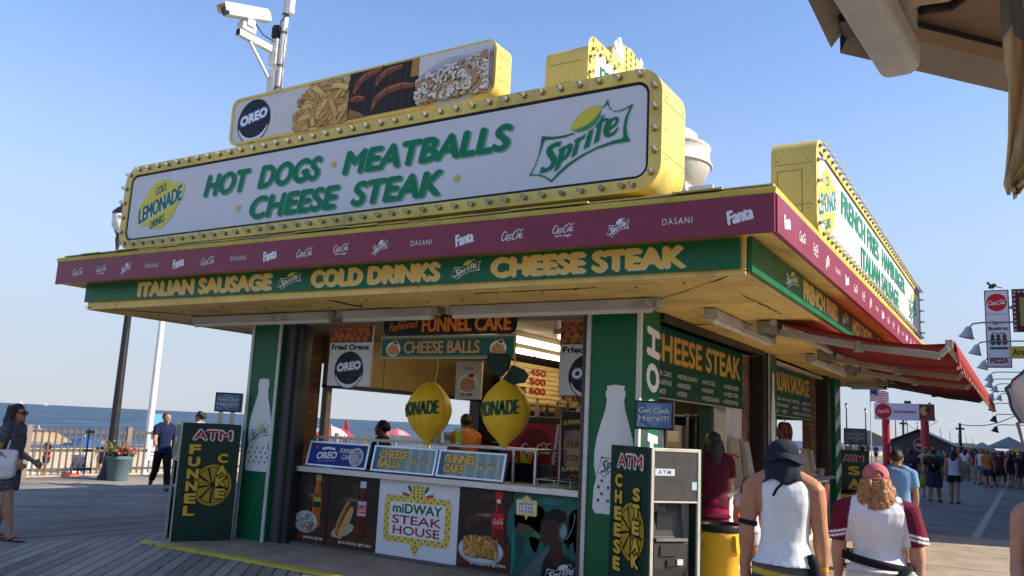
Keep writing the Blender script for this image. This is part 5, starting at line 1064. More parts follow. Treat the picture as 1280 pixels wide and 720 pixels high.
# ================================================================== AWNING
t = thing('awning', 'red retractable awning on cream folding arms over the side counters', 'awning', (-1.5, 14.5, 2.8))
b = MB(); ys = [9.0 + 11.2 * i / 28 for i in range(29)]
rows = [[(-2.2 + 1.62 * k / 8, y, 2.868 - .28 * k / 8 - .07 * math.sin(math.pi * k / 8) + .018 * math.sin(y * 1.9 + k)) for y in ys] for k in range(9)]
b.sheet(rows, (.18, .010, .011)); o = b.build('canvas', 'canvas', t); sm = o.modifiers.new('thick', 'SOLIDIFY'); sm.thickness = .006
b = MB(); b.bar((-.58, 8.98, 2.585), (-.58, 20.22, 2.575), .07, .09, (.40, .35, .29)); b.build('front_bar', 'paint', t, bevel=.01)
b = MB(); n = 110; top = [(-.538, 9.0 + 11.2 * i / n, 2.62) for i in range(n + 1)]; bot = [(-.525 + .02 * math.sin(i * 1.1), 9.0 + 11.2 * i / n, 2.62 - .17 - .05 * abs(math.sin(i * math.pi / 5.5))) for i in range(n + 1)]
b.sheet([top, [((p[0] + q[0]) / 2 + .012, p[1], (p[2] + q[2]) / 2) for p, q in zip(top, bot)], bot], (.27, .03, .028)); o = b.build('valance', 'canvas', t); sm = o.modifiers.new('thick', 'SOLIDIFY'); sm.thickness = .004
b = MB()
for i in range(1, n): b.tube([bot[i], (bot[i][0] + .006 * math.sin(i), bot[i][1] + .01 * math.cos(i * 3), bot[i][2] - .035)], .007, (.55, .22, .16), 5)
b.build('fringe', 'cloth', t)
b = MB(); b.tube([(-2.24, 8.95, 2.835), (-2.24, 20.2, 2.835)], .035, (.45, .42, .36), 10); b.build('roller', 'paint', t)
for y, y2, c in ((9.1, 8.85, (.36, .32, .26)), (12.2, 11.6, (.36, .32, .26)), (14.3, 13.4, (.36, .32, .26)), (17.6, 17.3, (.04, .04, .045))):
    b = MB(); b.bar((-2.3, y, 2.76), (-1.42, y + .12, 2.60), .06, .075, c); b.bar((-1.44, y + .12, 2.60), (-.66, y2, 2.46), .055, .07, c); b.lathe([(.05, -.06), (.05, .05)], (-1.43, y + .12, 2.6), c); b.bar((-.66, y2, 2.46), (-.58, y2, 2.54), .05, .05, c); am = b.build('arm', 'paint', t, bevel=.006)
    b = MB(); b.box((-2.42, y - .12, 2.72), (-2.2, y + .10, 2.86), (.28, .27, .25)); b.tube([(-2.38, y - .1, 2.74), (-2.28, y - .02, 2.68), (-2.2, y + .05, 2.77), (-2.26, y + .1, 2.80)], .018, (.1, .1, .1)); b.lathe([(.035, -.13), (.035, .12)], (-2.3, y, 2.75), (.35, .33, .3), axis=(0, 1, 0)); b.build('bracket', 'metal', t, bevel=.006)
# ================================================================== CASH MACHINES
def stack(a, word, u, v0, step, w, h, col, edge):
    for i, ch in enumerate(word):
        wd = w * (.45 if ch == 'I' else 1); uu = u + (w - wd) / 2
        a.text(ch, uu - .013, v0 - step * i - .013, wd + .026, h + .026, edge, .04, fat=.17); a.text(ch, uu, v0 - step * i, wd, h, col, .03, fat=.10)
def slice_(a, u, v, r, half=False):
    a.ell(u, v, r * 1.02, r * 1.12, (.01, .008, .004)); a.ell(u, v, r * .98, r * 1.07, (.40, .26, .025)); a.ell(u, v, r * .86, r * .93, (.01, .008, .004))
    for i in range(9):
        q = R(i * 40 + 8); c, s = math.cos(q), math.sin(q)
        pts = [(.10, 0)] + [(.82 * math.cos(R(d)), .82 * math.sin(R(d))) for d in (-16, -8, 0, 8, 16)]
        a.poly([(u + r * (x * c - y * s), v + 1.08 * r * (x * s + y * c)) for x, y in pts], (.43, .28, .025)); a.z -= a.step
    a.up()
def atm(label, loc, rz, side, words, topper, tdir, tw=.40):
    t = thing('cash_machine', label, 'cash machine', loc, rz); H_ = 1.46; Lx = .275
    def bb(lo, hi, col, nm, k, bev=.0, par=t): b = MB(); b.box(lo, hi, col); return b.build(nm, k, par, local=True, bevel=bev)
    bb((-Lx + .022, .245, .02), (Lx - .022, .69, H_ - .02), (.07, .07, .07), 'cabinet', 'matte')
    s = side
    sp = bb((s * Lx - (.02 if s > 0 else 0), -.005, .0), (s * Lx + (.0 if s > 0 else .02), .705, H_), (.006, .04, .026), 'side_panel', 'gloss')
    bb((-s * Lx - (.02 if s < 0 else 0), -.005, 0), (-s * Lx + (.02 if s > 0 else 0), .705, H_), (.006, .04, .026), 'side_panel', 'gloss')
    M = WM[t.name]; Rm = M.to_3x3()
    O = M @ Vector((s * (Lx + .001), .705 if s < 0 else -.005, 0)); U = Rm @ Vector((0, -1 if s < 0 else 1, 0)); a = Art(O, U, (0, 0, 1), .0015); G2 = (.64, .42, .05)
    if words[0] == 'ITALIAN':
        a.text('ATM', .2, 1.22, .42, .15, (.75, .75, .75), .05, fat=.12); a.text('ATM', .21, 1.23, .40, .13, (.38, .02, .03), .04); slice_(a, .45, .55, .2)
        stack(a, 'ITALIAN', .06, 1.08, .115, .07, .085, (.5, .03, .03), (.72, .72, .7)); stack(a, 'SAUS', .3, .95, .26, .24, .19, G2, (.01, .008, .004))
    else:
        a.text('ATM', .12, 1.245, .50, .15, (.75, .75, .75), .05, fat=.13); a.text('ATM', .14, 1.262, .46, .115, (.36, .02, .04), .04, fat=.05); slice_(a, .42, .70, .24)
        n1 = len(words[0]); stack(a, words[0], .10, 1.075, .150, .145, .125, G2, (.01, .008, .004)); stack(a, words[1], .45, .975, .145, .135, .12, G2, (.01, .008, .004))
    ob = a.out('lettering', sp)
    # front: cream frame, scuffed hood window, machine face
    C2 = (.52, .49, .42)
    for lo, hi in (((-Lx + .021, -.02, 0), (-Lx + .05, .01, H_)), ((Lx - .05, -.02, 0), (Lx - .021, .01, H_)), ((-Lx + .05, -.02, H_ - .03), (Lx - .05, .01, H_)), ((-Lx + .05, -.02, .985), (Lx - .05, .01, 1.0))): bb(lo, hi, C2, 'frame', 'paint', .004)
    bb((-Lx + .052, -.014, 1.002), (Lx - .052, -.006, H_ - .032), (.3, .3, .27), 'hood_window', 'scuffed_plastic')
    bb((-Lx + .022, .012, H_ - .022), (Lx - .022, .245, H_ - .004), (.05, .05, .05), 'cabinet_top', 'matte')
    bb((-Lx + .022, .2, .0), (Lx - .022, .22, 1.40), (.045, .045, .043), 'face_panel', 'matte')
    b = MB(); b.prism([Vector((.15, y, z)) for y, z in [(.19, .26), (.07, .32), (.03, .42), (.02, .64), (.09, .68), (.15, 1.02), (.198, 1.02), (.198, .26)]], (-.34, 0, 0), (.055, .054, .052)); fa = b.build('machine_face', 'gloss', t, local=True, bevel=.012)
    b = MB(); b.box((-.12, .10, .72), (.08, .12, .90), (.02, .025, .03)); b.build('screen', 'dark_glass', t, local=True); b = MB(); b.box((-.13, .01, .53), (.03, .022, .62), (.03, .03, .03)); b.build('keypad', 'matte', t, local=True)
    b = MB(); b.box((-.18, .0, .655), (.14, .08, .68), (.3, .3, .29)); b.build('ledge', 'metal', t, local=True); b = MB(); b.box((-.06, .012, .44), (.02, .03, .50), (.02, .02, .02)); b.build('cash_slot', 'matte', t, local=True)
    b = MB(); b.box((.04, .01, .45), (.10, .022, .50), (.55, .55, .55)); b.build('sticker', 'print', t, local=True); b = MB(); b.box((-.20, .188, .05), (.02, .199, .2), (.55, .55, .53)); b.build('sticker', 'print', t, local=True)
    a = Art(M @ Vector((-Lx + .06, -.0145, 1.22)), Rm @ Vector((1, 0, 0)), (0, 0, 1), .001); a.rect(0, 0, .2, .06, (.55, .56, .62)); a.text('ATM', .03, .012, .13, .036, (.05, .06, .2), .02, spacing=1.3); a.out('label', t); a.rect(.38, -.12, .43, -.05, (.4, .5, .6)); a.out('sticker', t)
    b = MB(); b.box((.17, .16, .0), (.25, .198, 1.0), (.45, .43, .38)); b.build('inner_wall', 'paint', t, local=True)
    # illuminated-style topper on two posts
    c = Vector(topper); th = R(tdir); M2 = Matrix.Translation(c) @ Matrix.Rotation(th, 4, 'Z'); hh = tw * .74
    b = MB()
    for x in (-.09, .06): b.box((x - .025, .0, H_ - c.z + .0), (x + .025, .05, .0), (.42, .41, .38), M2)
    b.build('topper_post', 'metal', t)
    b = MB(); b.box((-tw / 2, -.03, 0), (tw / 2, .08, hh), (.012, .014, .02), M2); tp = b.build('topper', 'gloss', t, bevel=.006)
    a = Art(M2 @ Vector((-tw / 2, -.03, 0)), M2.to_3x3() @ Vector((1, 0, 0)), (0, 0, 1), .0015); a.rect(.018, .018, tw - .018, hh - .018, (.08, .17, .30))
    a.poly([(tw * .5, .025), (tw * .9, hh * .45), (tw * .7, hh * .45), (tw * .7, hh * .9), (tw * .3, hh * .9), (tw * .3, hh * .45), (tw * .1, hh * .45)], (.16, .27, .42)); a.poly([(.02, hh * .3), (tw * .35, hh * .1), (.02, .03)], (.2, .32, .45))
    for s_, v in (('Get Cash', .55), ('Here!!!', .28)): a.text(s_, tw * .1, hh * v, tw * .8, hh * .22, (.03, .05, .09), .04, fat=.08); a.text(s_, tw * .1, hh * v + .004, tw * .79, hh * .2, (.62, .64, .62), .03, fat=.03)
    a.out('lettering', tp)
    return t
atm('cash machine with a dark green funnel cake side panel beside the left pillar', (-9.23, 7.04, .0), R(-30), 1, ('FUNNEL', 'CAKE'), (-8.98, 7.55, 1.62), 38, .34)
atm('cash machine with a dark green cheese steak side panel beside the lettered corner pillar', (-2.68, 7.265, .02), R(52.2), -1, ('CHEESE', 'STEAK'), (-3.03, 7.62, 1.64), 14, .37)
atm('distant cash machine with a green panel of yellow and red letters past the stand', (-3.55, 19.0, .0), R(-72), 1, ('ITALIAN', 'SAUS'), (-3.1, 19.3, 1.58), 8, .46)
def bin_(label, x, y, z, s=1.):
    t = thing('trash_bin', label, 'trash bin', (x, y, z)); Yc = (.72, .43, .035)
    b = MB(); b.lathe([(.15 * s, 0), (.17 * s, .03 * s), (.20 * s, .52 * s), (.215 * s, .53 * s), (.215 * s, .62 * s), (.205 * s, .63 * s)], (x, y, z), Yc, 24); b.build('tub', 'gloss', t)
    b = MB(); b.lathe([(.222 * s, .60 * s), (.225 * s, .66 * s), (.215 * s, .675 * s), (.19 * s, .66 * s), (.17 * s, .5 * s)], (x, y, z), (.012, .012, .013), 24); b.build('bag_liner', 'gloss', t)
    for q in (-20, 100, 220):
        b = MB(); d = Vector((math.cos(R(q)), math.sin(R(q)), 0)); e = Vector((-d.y, d.x, 0)); c = Vector((x, y, z)) + d * .205 * s
        b.prism([c - e * .07 * s + Vector((0, 0, .58 * s)), c + e * .07 * s + Vector((0, 0, .58 * s)), c + e * .05 * s + Vector((0, 0, .42 * s)), c - e * .05 * s + Vector((0, 0, .42 * s))], d * .035 * s, Yc); b.build('handle', 'gloss', t, bevel=.01)
bin_('yellow round trash bin with a black liner beside the near cash machine', -2.73, 8.72, .02, 1.05); bin_('yellow trash bin by the distant cash machine beyond the stand', -3.05, 18.25, .0, 1.0)
# ================================================================== FENCE ALONG THE BEACH
FC = (.085, .074, .064)
def fence_proto():
    t = thing('fence_panel', 'tan picket fence panel along the beach edge of the boardwalk', 'fence', (-18.4, 0, 0), 0, 'picket fence along the beach')
    b = MB(); b.box((-.05, -.06, -.05), (.05, .06, 1.16), (.2, .16, .13)); b.build('post', 'old_paint', t, local=True)
    for z in (.16, .58, 1.0): b = MB(); b.box((-.02, .06, z), (.02, 2.34, z + .06), FC); b.build('rail', 'old_paint', t, local=True)
    b = MB(); b.box((.022, -.02, .08), (.036, .02, 1.1), FC); pm = b.mesh('picket', ['old_paint'])
    for i in range(15):
        o = bpy.data.objects.new('picket', pm); COL.objects.link(o); o.parent = t; o.location = (0, .15 + i * .152, random.uniform(-.01, .01)); WM[o.name] = WM[t.name]
    return t
fp = fence_proto(); fp.location.y = 5.4
for i in range(1, 27): c = copy_tree(fp); c.location.y = 5.4 + 2.4 * i
t = thing('notice', 'small white notice with red lettering fixed to the picket fence', 'sign', (-18.3, 13.25, .4)); b = MB(); b.box((-18.33, 13.1, .38), (-18.31, 13.75, .88), (.7, .68, .66)); b.build('board', 'print', t)
a = Art((-18.31, 13.1, .38), (0, 1, 0), (0, 0, 1)); a.text('NO', .12, .3, .38, .14, (.55, .03, .03), .04); a.rect(.08, .18, .56, .22, (.4, .1, .1)); a.rect(.08, .1, .5, .13, (.2, .2, .2)); a.out('lettering', t)
t = thing('flag_pole', 'tall white pole standing on the sand behind the fence', 'pole', (-21, 15, -1.1)); b = MB(); b.tube([(-21, 15, -1.2), (-21, 15, 3), (-21, 15, 5.2)], [.10, .09, .08], (.72, .72, .72), 12); b.build('pole', 'paint', t)
b = MB(); b.lathe([(.16, -1.1), (.16, -.8), (.11, -.75)], (-21, 15, 0), (.6, .6, .6)); b.build('base', 'paint', t)
b = MB(); b.box((-20.95, 14.99, 1.1), (-20.92, 15.35, 1.5), (.1, .3, .55)); b.build('small_sign', 'print', t)
# ================================================================== LAMP POSTS
def lamp_post(double):
    t = thing('street_lamp', 'black boardwalk lamp post with a flared base beside the flower tub', 'street lamp', (0, 0, 0), 0, None); K = (.012, .012, .014)
    b = MB(); b.lathe([(.24, 0), (.24, .06), (.20, .12), (.16, .3), (.12, .62), (.105, .8), (.115, .84), (.10, .88)], (0, 0, 0), K, 16); b.build('base', 'iron', t)
    b = MB(); b.lathe([(.10, .86), (.085, 3), (.065, 5.3), (.09, 5.34), (.06, 5.4)], (0, 0, 0), K, 14); b.build('post', 'iron', t)
    def lantern(x, y, z, par):
        b = MB(); b.lathe([(.03, -.55), (.05, -.5), (.03, -.45), (.05, -.32), (.07, -.2), (.06, -.1), (.11, 0)], (x, y, z), K, 12); ln = b.build('lantern', 'iron', par)
        b = MB(); b.lathe([(.11, 0), (.19, .12), (.20, .40), (.17, .43)], (x, y, z), (.72, .72, .7), 14); b.build('globe', 'gloss', ln)
        b = MB(); b.lathe([(.215, .42), (.20, .47), (.10, .58), (.05, .61), (.025, .72), (.0, .74)], (x, y, z), K, 14); b.build('lantern_cap', 'iron', ln)
    if double:
        for s in (-1, 1):
            dx, dy = .85406 * .46 * s, .518 * .46 * s
            b = MB(); b.tube([(0, 0, 5.3), (dx * .5, dy * .5, 5.22), (dx, dy, 5.3), (dx, dy, 5.5)], .025, K); b.build('arm', 'iron', t); lantern(dx, dy, 5.75, t)
    else: lantern(0, 0, 5.62, t)
    return t
def place(t, x, y, label, grp=None):
    t.location = (x, y, 0); t['label'] = label
    if grp: t['group'] = grp
    return t
place(lamp_post(True), -17.8, 11.8, 'black double lamp post with a flared base beside the flower tub')
lp = lamp_post(False)
for i, y in enumerate((105, 119, 136, 149, 165, 182, 205, 235, 265, 300, 340, 385)):
    o = lp if i == 0 else copy_tree(lp)
    lab = {0: 'black lamp post just past the stand, leftmost and tallest of the far row', 1: 'black lamp post behind the distant blue topper, second of the far row'}.get(i, 'black lamp post in the far row along the beach side')
    place(o, -17.8, y, lab, 'far row of lamp posts')
# ================================================================== PLANTER
px_, py_ = -17.42, 11.78
t = thing('planter', 'blue grey tub of spiky grass and red flowers by the lamp post', 'planter', (px_, py_, 0)); PC = (.10, .16, .19)
b = MB(); b.lathe([(.19, 0), (.21, .03), (.265, .46), (.285, .47), (.285, .54), (.26, .55), (.24, .48)], (px_, py_, 0), PC, 24); b.build('tub', 'matte', t)
b = MB(); b.lathe([(.25, .47), (.12, .5), (.0, .51)], (px_, py_, 0), (.04, .03, .02), 18); b.build('soil', 'matte', t)
rnd = random.Random(12); b = MB()
def blade(b, o, d, L, w, c):
    o = Vector(o); d = Vector(d); s = d.cross(Vector((0, 0, 1))).normalized() * w; rows = []
    for i in range(5):
        f = i / 4; p = o + d * (L * f * .5) + Vector((0, 0, L * (f * .95 - .45 * f * f))); q = s * (1 - f * .92); rows.append([p - q, p + q])
    b.sheet(rows, c)
for i in range(130):
    an = rnd.uniform(0, 6.28); r = rnd.uniform(0, .15); blade(b, (px_ - .05 + r * math.cos(an), py_ - .05 + r * math.sin(an), .5), (math.cos(an), math.sin(an), 0), rnd.uniform(.45, .85), .009, rnd.choice([(.28, .26, .06), (.18, .22, .05), (.42, .38, .14)]))
b.build('spiky_grass', 'leaf', t)
b = MB()
for i in range(160):
    an = rnd.uniform(0, 6.28); r = .27 * rnd.random() ** .5; p = (px_ + .05 + r * math.cos(an), py_ + r * math.sin(an), .52 + rnd.uniform(0, .16)); blade(b, p, (math.cos(an * 3), math.sin(an * 3), 0), rnd.uniform(.08, .16), .03, rnd.choice([(.06, .12, .03), (.09, .16, .04), (.05, .09, .03)]))
b.build('foliage', 'leaf', t)
b = MB()
for i in range(22):
    an = rnd.uniform(-1.6, 1.2); r = rnd.uniform(.1, .3); p = (px_ + .1 + r * math.cos(an), py_ + r * math.sin(an), .6 + rnd.uniform(0, .14)); b.ell(p, rnd.uniform(.02, .04), rnd.choice([(.34, .03, .03), (.4, .07, .05), (.4, .13, .11)]), 6, 4)
b.build('flowers', 'leaf', t)
# ================================================================== BEACH
def umbrella(label, x, y, z, r, h, cols, tilt=0):
    t = thing('beach_umbrella', label, 'umbrella', (x, y, z)); n = 16
    b = MB(); vs = [(x, y, z + h)] ; fs = []; cs = []
    for k, (f, dz) in enumerate(((.5, -.12), (1, -.42))):
        for j in range(n): q = 2 * math.pi * j / n; vs.append((x + r * f * math.cos(q), y + r * f * math.sin(q), z + h + r * dz))
    for j in range(n): j2 = (j + 1) % n; fs += [(0, 1 + j, 1 + j2), (1 + j, 1 + n + j, 1 + n + j2, 1 + j2)]; c = cols[j // 2 % len(cols)]; cs += [c, c]
    b.add(vs, fs, cs); b.build('canopy', 'canvas', t); b = MB(); b.tube([(x, y, z - .1), (x, y, z + h + .08)], .02, (.6, .6, .6), 6); b.build('pole', 'paint', t)
def beach_chair(label, x, y, z, rz, c):
    t = thing('beach_chair', label, 'chair', (x, y, z), rz, 'low chairs on the sand')
    b = MB(); b.box((-.28, -.25, .22), (.28, .25, .25), c); b.build('seat', 'canvas', t, local=True); b = MB(); b.bar((0, .25, .24), (0, .5, .8), .56, .03, c); b.build('backrest', 'canvas', t, local=True)
    for s in (-1, 1): b = MB(); b.tube([(s * .28, -.3, 0), (s * .28, .3, .45), (s * .28, .5, .8)], .014, (.6, .6, .6), 6); b.tube([(s * .28, .35, 0), (s * .28, -.25, .42)], .014, (.6, .6, .6), 6); b.build('leg', 'metal', t, local=True)
umbrella('tan and orange beach umbrella on the sand behind the fence at the left', -33.4, 18.9, -1.25, 1.25, 1.95, [(.34, .25, .15), (.40, .30, .2), (.36, .12, .07)])
umbrella('blue beach umbrella on the sand at the left', -35.2, 22.0, -1.3, .95, 1.6, [(.03, .08, .22), (.05, .11, .28)])
umbrella('red and white striped beach umbrella seen through the front window', -33.0, 35.0, -1.3, 1.5, 2.5, [(.55, .04, .04), (.72, .7, .68)])
umbrella('pink beach umbrella behind the dark haired worker, seen through the window', -38.0, 47.0, -1.4, 1.0, 2.5, [(.6, .1, .14), (.7, .3, .3)])
for x, y, c, l, hh in ((-35.0, 38.2, (.6, .06, .08), 'tall red beach banner seen through the front window, nearest the striped umbrella', 2.9), (-37.0, 44.2, (.62, .07, .10), 'tall red beach banner seen through the front window, right of the other', 2.7), (-34.0, 38.9, (.6, .42, .05), 'short yellow beach banner between two red ones', 1.7)):
    t = thing('beach_banner', l, 'banner', (x, y, -1.3)); b = MB(); b.tube([(x, y, -1.4), (x, y, -1.3 + hh)], .02, (.5, .5, .5), 6); b.build('pole', 'paint', t)
    b = MB(); b.prism([(x + .02, y, -1.0), (x + .35, y, -1.0 + .1), (x + .38, y, -1.3 + hh * .8), (x + .2, y, -1.3 + hh * .97), (x + .02, y, -1.3 + hh)], (0, .02, 0), c); b.build('cloth', 'canvas', t)
beach_chair('low blue beach chair on the sand under the blue umbrella', -34.5, 21.5, -1.28, 1.2, (.05, .15, .4)); beach_chair('low white beach chair on the sand near the tan umbrella', -32.4, 18.2, -1.22, 1.6, (.6, .6, .58)); beach_chair('low dark beach chair on the sand at the left', -33.0, 20.4, -1.25, .8, (.06, .06, .09))
for i, (x, y, c, l) in enumerate(((-32.0, 19.6, (.5, .08, .05), 'red cooler on the sand by the chairs'), (-34.3, 17.8, (.05, .1, .3), 'blue bag on the sand by the chairs'))):
    t = thing('cooler', l, 'cooler', (x, y, -1.25)); b = MB(); b.box((x - .3, y - .2, -1.26), (x + .3, y + .2, -.95), c); b.build('box', 'paint', t, bevel=.02); b = MB(); b.box((x - .31, y - .21, -.95), (x + .31, y + .21, -.9), (.6, .6, .6)); b.build('lid', 'paint', t, bevel=.01)
for x, y, s, l in ((-3230, 1750, 1., 'white sailing boat on the horizon, left of the pair'), (-3190, 1822, .85, 'white sailing boat on the horizon, right of the pair'), (-3000, 2150, .8, 'small boat on the horizon by the white pole')):
    t = thing('sailing_boat', l, 'boat', (x, y, -1.6)); b = MB(); b.prism([(x - 7 * s, y - 7 * s, -1.6), (x + 5 * s, y + 6 * s, -1.6), (x + 8 * s, y + 8 * s, 1.6 * s), (x - 8 * s, y - 8 * s, 1.2 * s)], (2, -2, 0), (.6, .6, .6)); b.build('hull', 'paint', t)
    b = MB(); b.prism([(x, y, 2), (x - 6 * s, y - 6 * s, 3), (x + .5, y + .5, 15 * s)], (.3, -.3, 0), (.75, .75, .75)); b.build('sail', 'canvas', t)
# ================================================================== FAR END OF THE BOARDWALK
t = thing('gantry_sign', 'pale banner sign with a red disc on two red posts over the walkway', 'sign', (-6.6, 60, 0))
for x in (-7.75, -5.45): b = MB(); b.lathe([(.24, 0), (.24, 3.3)], (x, 60, 0), (.42, .03, .05), 14); p = b.build('post', 'gloss', t)
b = MB(); b.box((-8.4, 59.8, 3.25), (-4.82, 60.05, 4.32), (.62, .56, .66)); b.build('board', 'print', t)
a = Art((-8.4, 59.8, 3.25), (1, 0, 0), (0, 0, 1), .004); a.ell(.55, .54, .50, .50, (.5, .012, .02)); cola(a, .2, .42, .72, .26, (.75, .72, .72)); a.text('SEASON REFRESHED', 1.15, .44, 1.35, .17, (.5, .04, .09), .05); a.rect(2.68, .04, 3.56, 1.04, (.10, .03, .025)); a.ell(2.95, .62, .22, .3, (.5, .26, .12)); a.poly([(2.7, .06), (3.1, .3), (3.4, .9), (3.54, .9), (3.54, .06)], (.22, .05, .035)); a.poly([(3.0, .7), (3.3, .95), (3.35, .6), (3.2, .4)], (.07, .02, .02)); a.out('lettering', t)
b = MB(); b.box((-6.6, 59.85, 4.32), (-6.2, 60, 4.5), (.03, .03, .03)); b.box((-5.2, 59.85, 4.32), (-5.05, 60, 4.42), (.03, .03, .03)); b.build('floodlight', 'paint', t)
t = thing('flag', 'american flag flying on a pole behind the gantry sign', 'flag', (-8.9, 62, 0)); b = MB(); b.tube([(-8.95, 62, 0), (-8.95, 62, 5.6)], .035, (.6, .6, .62), 8); b.build('pole', 'paint', t)
b = MB()
for i in range(13):
    rows = []
    for k in (0, 1):
        rows.append([(-8.92 + 1.15 * j / 10, 62 + .08 * math.sin(j * 1.1), 5.5 - .075 * (i + k) - .42 * (j / 10) ** 1.3 + .05 * math.sin(j * .9)) for j in range(11)])
    cs = [((.04, .06, .16) if i < 7 and j < 4 else ((.5, .03, .05) if i % 2 == 0 else (.75, .74, .74))) for j in range(10)]
    b.sheet(rows, cs)
o = b.build('cloth', 'canvas', t)
t = thing('kiosk_hut', 'dark gabled kiosk hut with round signs beyond the gantry', 'hut', (-6.4, 66, 0)); D = (.025, .024, .03)
b = MB(); b.prism([(-8.1, 65, 0), (-4.3, 65, 0), (-4.3, 65, 1.78), (-6.3, 65, 2.66), (-8.1, 65, 1.85)], (0, 5, 0), D); b.build('wall', 'paint', t)
b = MB(); b.prism([(-8.5, 64.7, 1.72), (-6.3, 64.7, 2.74), (-6.3, 64.7, 2.82), (-8.55, 64.7, 1.8)], (0, 5.6, 0), (.05, .05, .055)); b.prism([(-6.3, 64.7, 2.74), (-4.0, 64.7, 1.66), (-4.0, 64.7, 1.74), (-6.3, 64.7, 2.82)], (0, 5.6, 0), (.06, .06, .065)); b.build('roof', 'paint', t)
a = Art((-8.1, 65, 0), (1, 0, 0), (0, 0, 1), .02, .004); a.ell(1.95, 1.75, .50, .46, (.55, .53, .53)); a.ell(1.95, 1.75, .46, .42, (.10, .02, .025)); a.text('FRESH', 1.62, 1.62, .66, .2, (.6, .57, .56), .03); a.out('round_sign', t); a.ell(.5, 1.35, .26, .22, (.4, .38, .38)); a.ell(.5, 1.35, .23, .19, (.03, .03, .03)); a.text('PIER', .34, 1.3, .32, .09, (.5, .5, .5), .02); a.out('round_sign', t); a.rect(1.5, .1, 2.4, 1.2, (.008, .008, .01)); a.out('doorway', t)
b = MB(); b.bar((-7.05, 64.95, 1.3), (-6.6, 64.95, .75), .03, .05, (.5, .48, .45)); b.box((-4.32, 64.9, 0), (-4.2, 65, 1.7), (.5, .5, .5)); b.build('door_trim', 'paint', t)
t = thing('gazebo', 'grey roofed timber pavilion behind the blue topper of the distant cash machine', 'pavilion', (-10, 76, 0))
b = MB(); b.prism([(-12.0, 74, 1.5), (-8.2, 74, 1.5), (-10.9, 74, 2.75)], (0, 5, 0), (.30, .27, .24)); b.build('roof', 'matte', t)
for x in (-11.6, -8.6):
    for y in (74.3, 78.5): b = MB(); b.box((x - .1, y - .1, 0), (x + .1, y + .1, 1.5), (.28, .22, .16)); b.bar((x, y, 1.1), (x + (.4 if x < -10 else -.4), y, 1.48), .06, .06, (.28, .22, .16), (0, 1, 0)); b.build('post', 'matte', t)
def tent(label, x0_, x1_, y_, z0_, z1_, col, strip=None):
    t = thing('market_tent', label, 'tent', ((x0_ + x1_) / 2, y_, 0)); cx_ = (x0_ + x1_) / 2; d = (x1_ - x0_)
    b = MB(); A = [(x0_, y_, z0_), (x1_, y_, z0_), (x1_, y_ + d, z0_), (x0_, y_ + d, z0_)]; ap = (cx_, y_ + d / 2, z1_); b.add(A + [ap], [(0, 1, 4), (1, 2, 4), (2, 3, 4), (3, 0, 4)], col); b.prism(A, (0, 0, -.25), tuple(c * .9 for c in col)); b.build('canopy', 'canvas', t)
    for p in A: b = MB(); b.box((p[0] - .05, p[1] - .05, 0), (p[0] + .05, p[1] + .05, z0_ - .25), (.5, .5, .5)); b.build('leg', 'paint', t)
    if strip: b = MB(); b.prism([(cx_, y_ - .05, z0_), (x1_ - .1, y_ - .05, z0_), (x1_ - .1, y_ - .6, z0_ - .7), (cx_, y_ - .6, z0_ - .7)], (0, .05, 0), strip); b.build('flap', 'canvas', t)
tent('grey peaked tent at the far end of the walkway, left of the larger one', -5.4, -2.9, 108, 1.75, 2.45, (.26, .27, .30)); tent('large grey peaked tent at the far end of the walkway with a yellow flap', -3.9, .6, 118, 2.1, 3.35, (.24, .25, .28), (.55, .36, .08)); tent('pale tent at the far right of the walkway', -.5, 3, 104, 1.9, 2.6, (.4, .42, .45))
umbrella('red parasol above the crowd at the far end of the walkway', -4.9, 85, 0, 1.05, 1.85, [(.5, .04, .05), (.55, .07, .07)])
t = thing('pier_building', 'long low pale green building on the skyline beyond the crowd', 'building', (-9, 170, 0)); b = MB(); b.box((-15.5, 168, 0), (-7.6, 176, 2.35), (.28, .36, .34)); b.build('wall', 'paint', t); b = MB(); b.box((-15.7, 167.8, 2.35), (-7.4, 176.2, 2.6), (.22, .3, .29)); b.build('roof', 'paint', t)
for i in range(6): b = MB(); b.box((-15 + i * 1.2, 167.95, 1.2), (-14.2 + i * 1.2, 168, 1.9), (.05, .07, .08)); b.build('window', 'dark_glass', t)
t = thing('roofed_hut', 'beige hip-roofed building with a blue sign seen through the side serving window', 'building', (-20.5, 62, 0)); b = MB(); b.box((-23.0, 61, -1), (-18.3, 66, 2.35), (.55, .45, .30)); b.build('wall', 'paint', t)
b = MB(); A = [(-23.6, 60.4, 2.35), (-17.7, 60.4, 2.35), (-17.7, 66.6, 2.35), (-23.6, 66.6, 2.35)]; b.add(A + [(-21.4, 63.5, 3.7), (-20.0, 63.5, 3.7)], [(0, 1, 5, 4), (1, 2, 5), (2, 3, 4, 5), (3, 0, 4), (3, 2, 1, 0)], (.24, .19, .13)); b.build('roof', 'matte', t); b = MB(); b.box((-21.2, 62.5, 2.6), (-20.3, 63.4, 4.3), (.55, .42, .2)); b.build('chimney', 'paint', t)
b = MB(); b.box((-20.6, 60.9, 1.85), (-18.5, 60.98, 2.25), (.05, .28, .6)); b.build('sign_board', 'print', t); a = Art((-20.6, 60.9, 1.85), (1, 0, 0), (0, 0, 1), .004, .003); a.text('FLOWERS', .2, .1, 1.7, .22, (.75, .75, .75), .04); a.out('lettering', t)
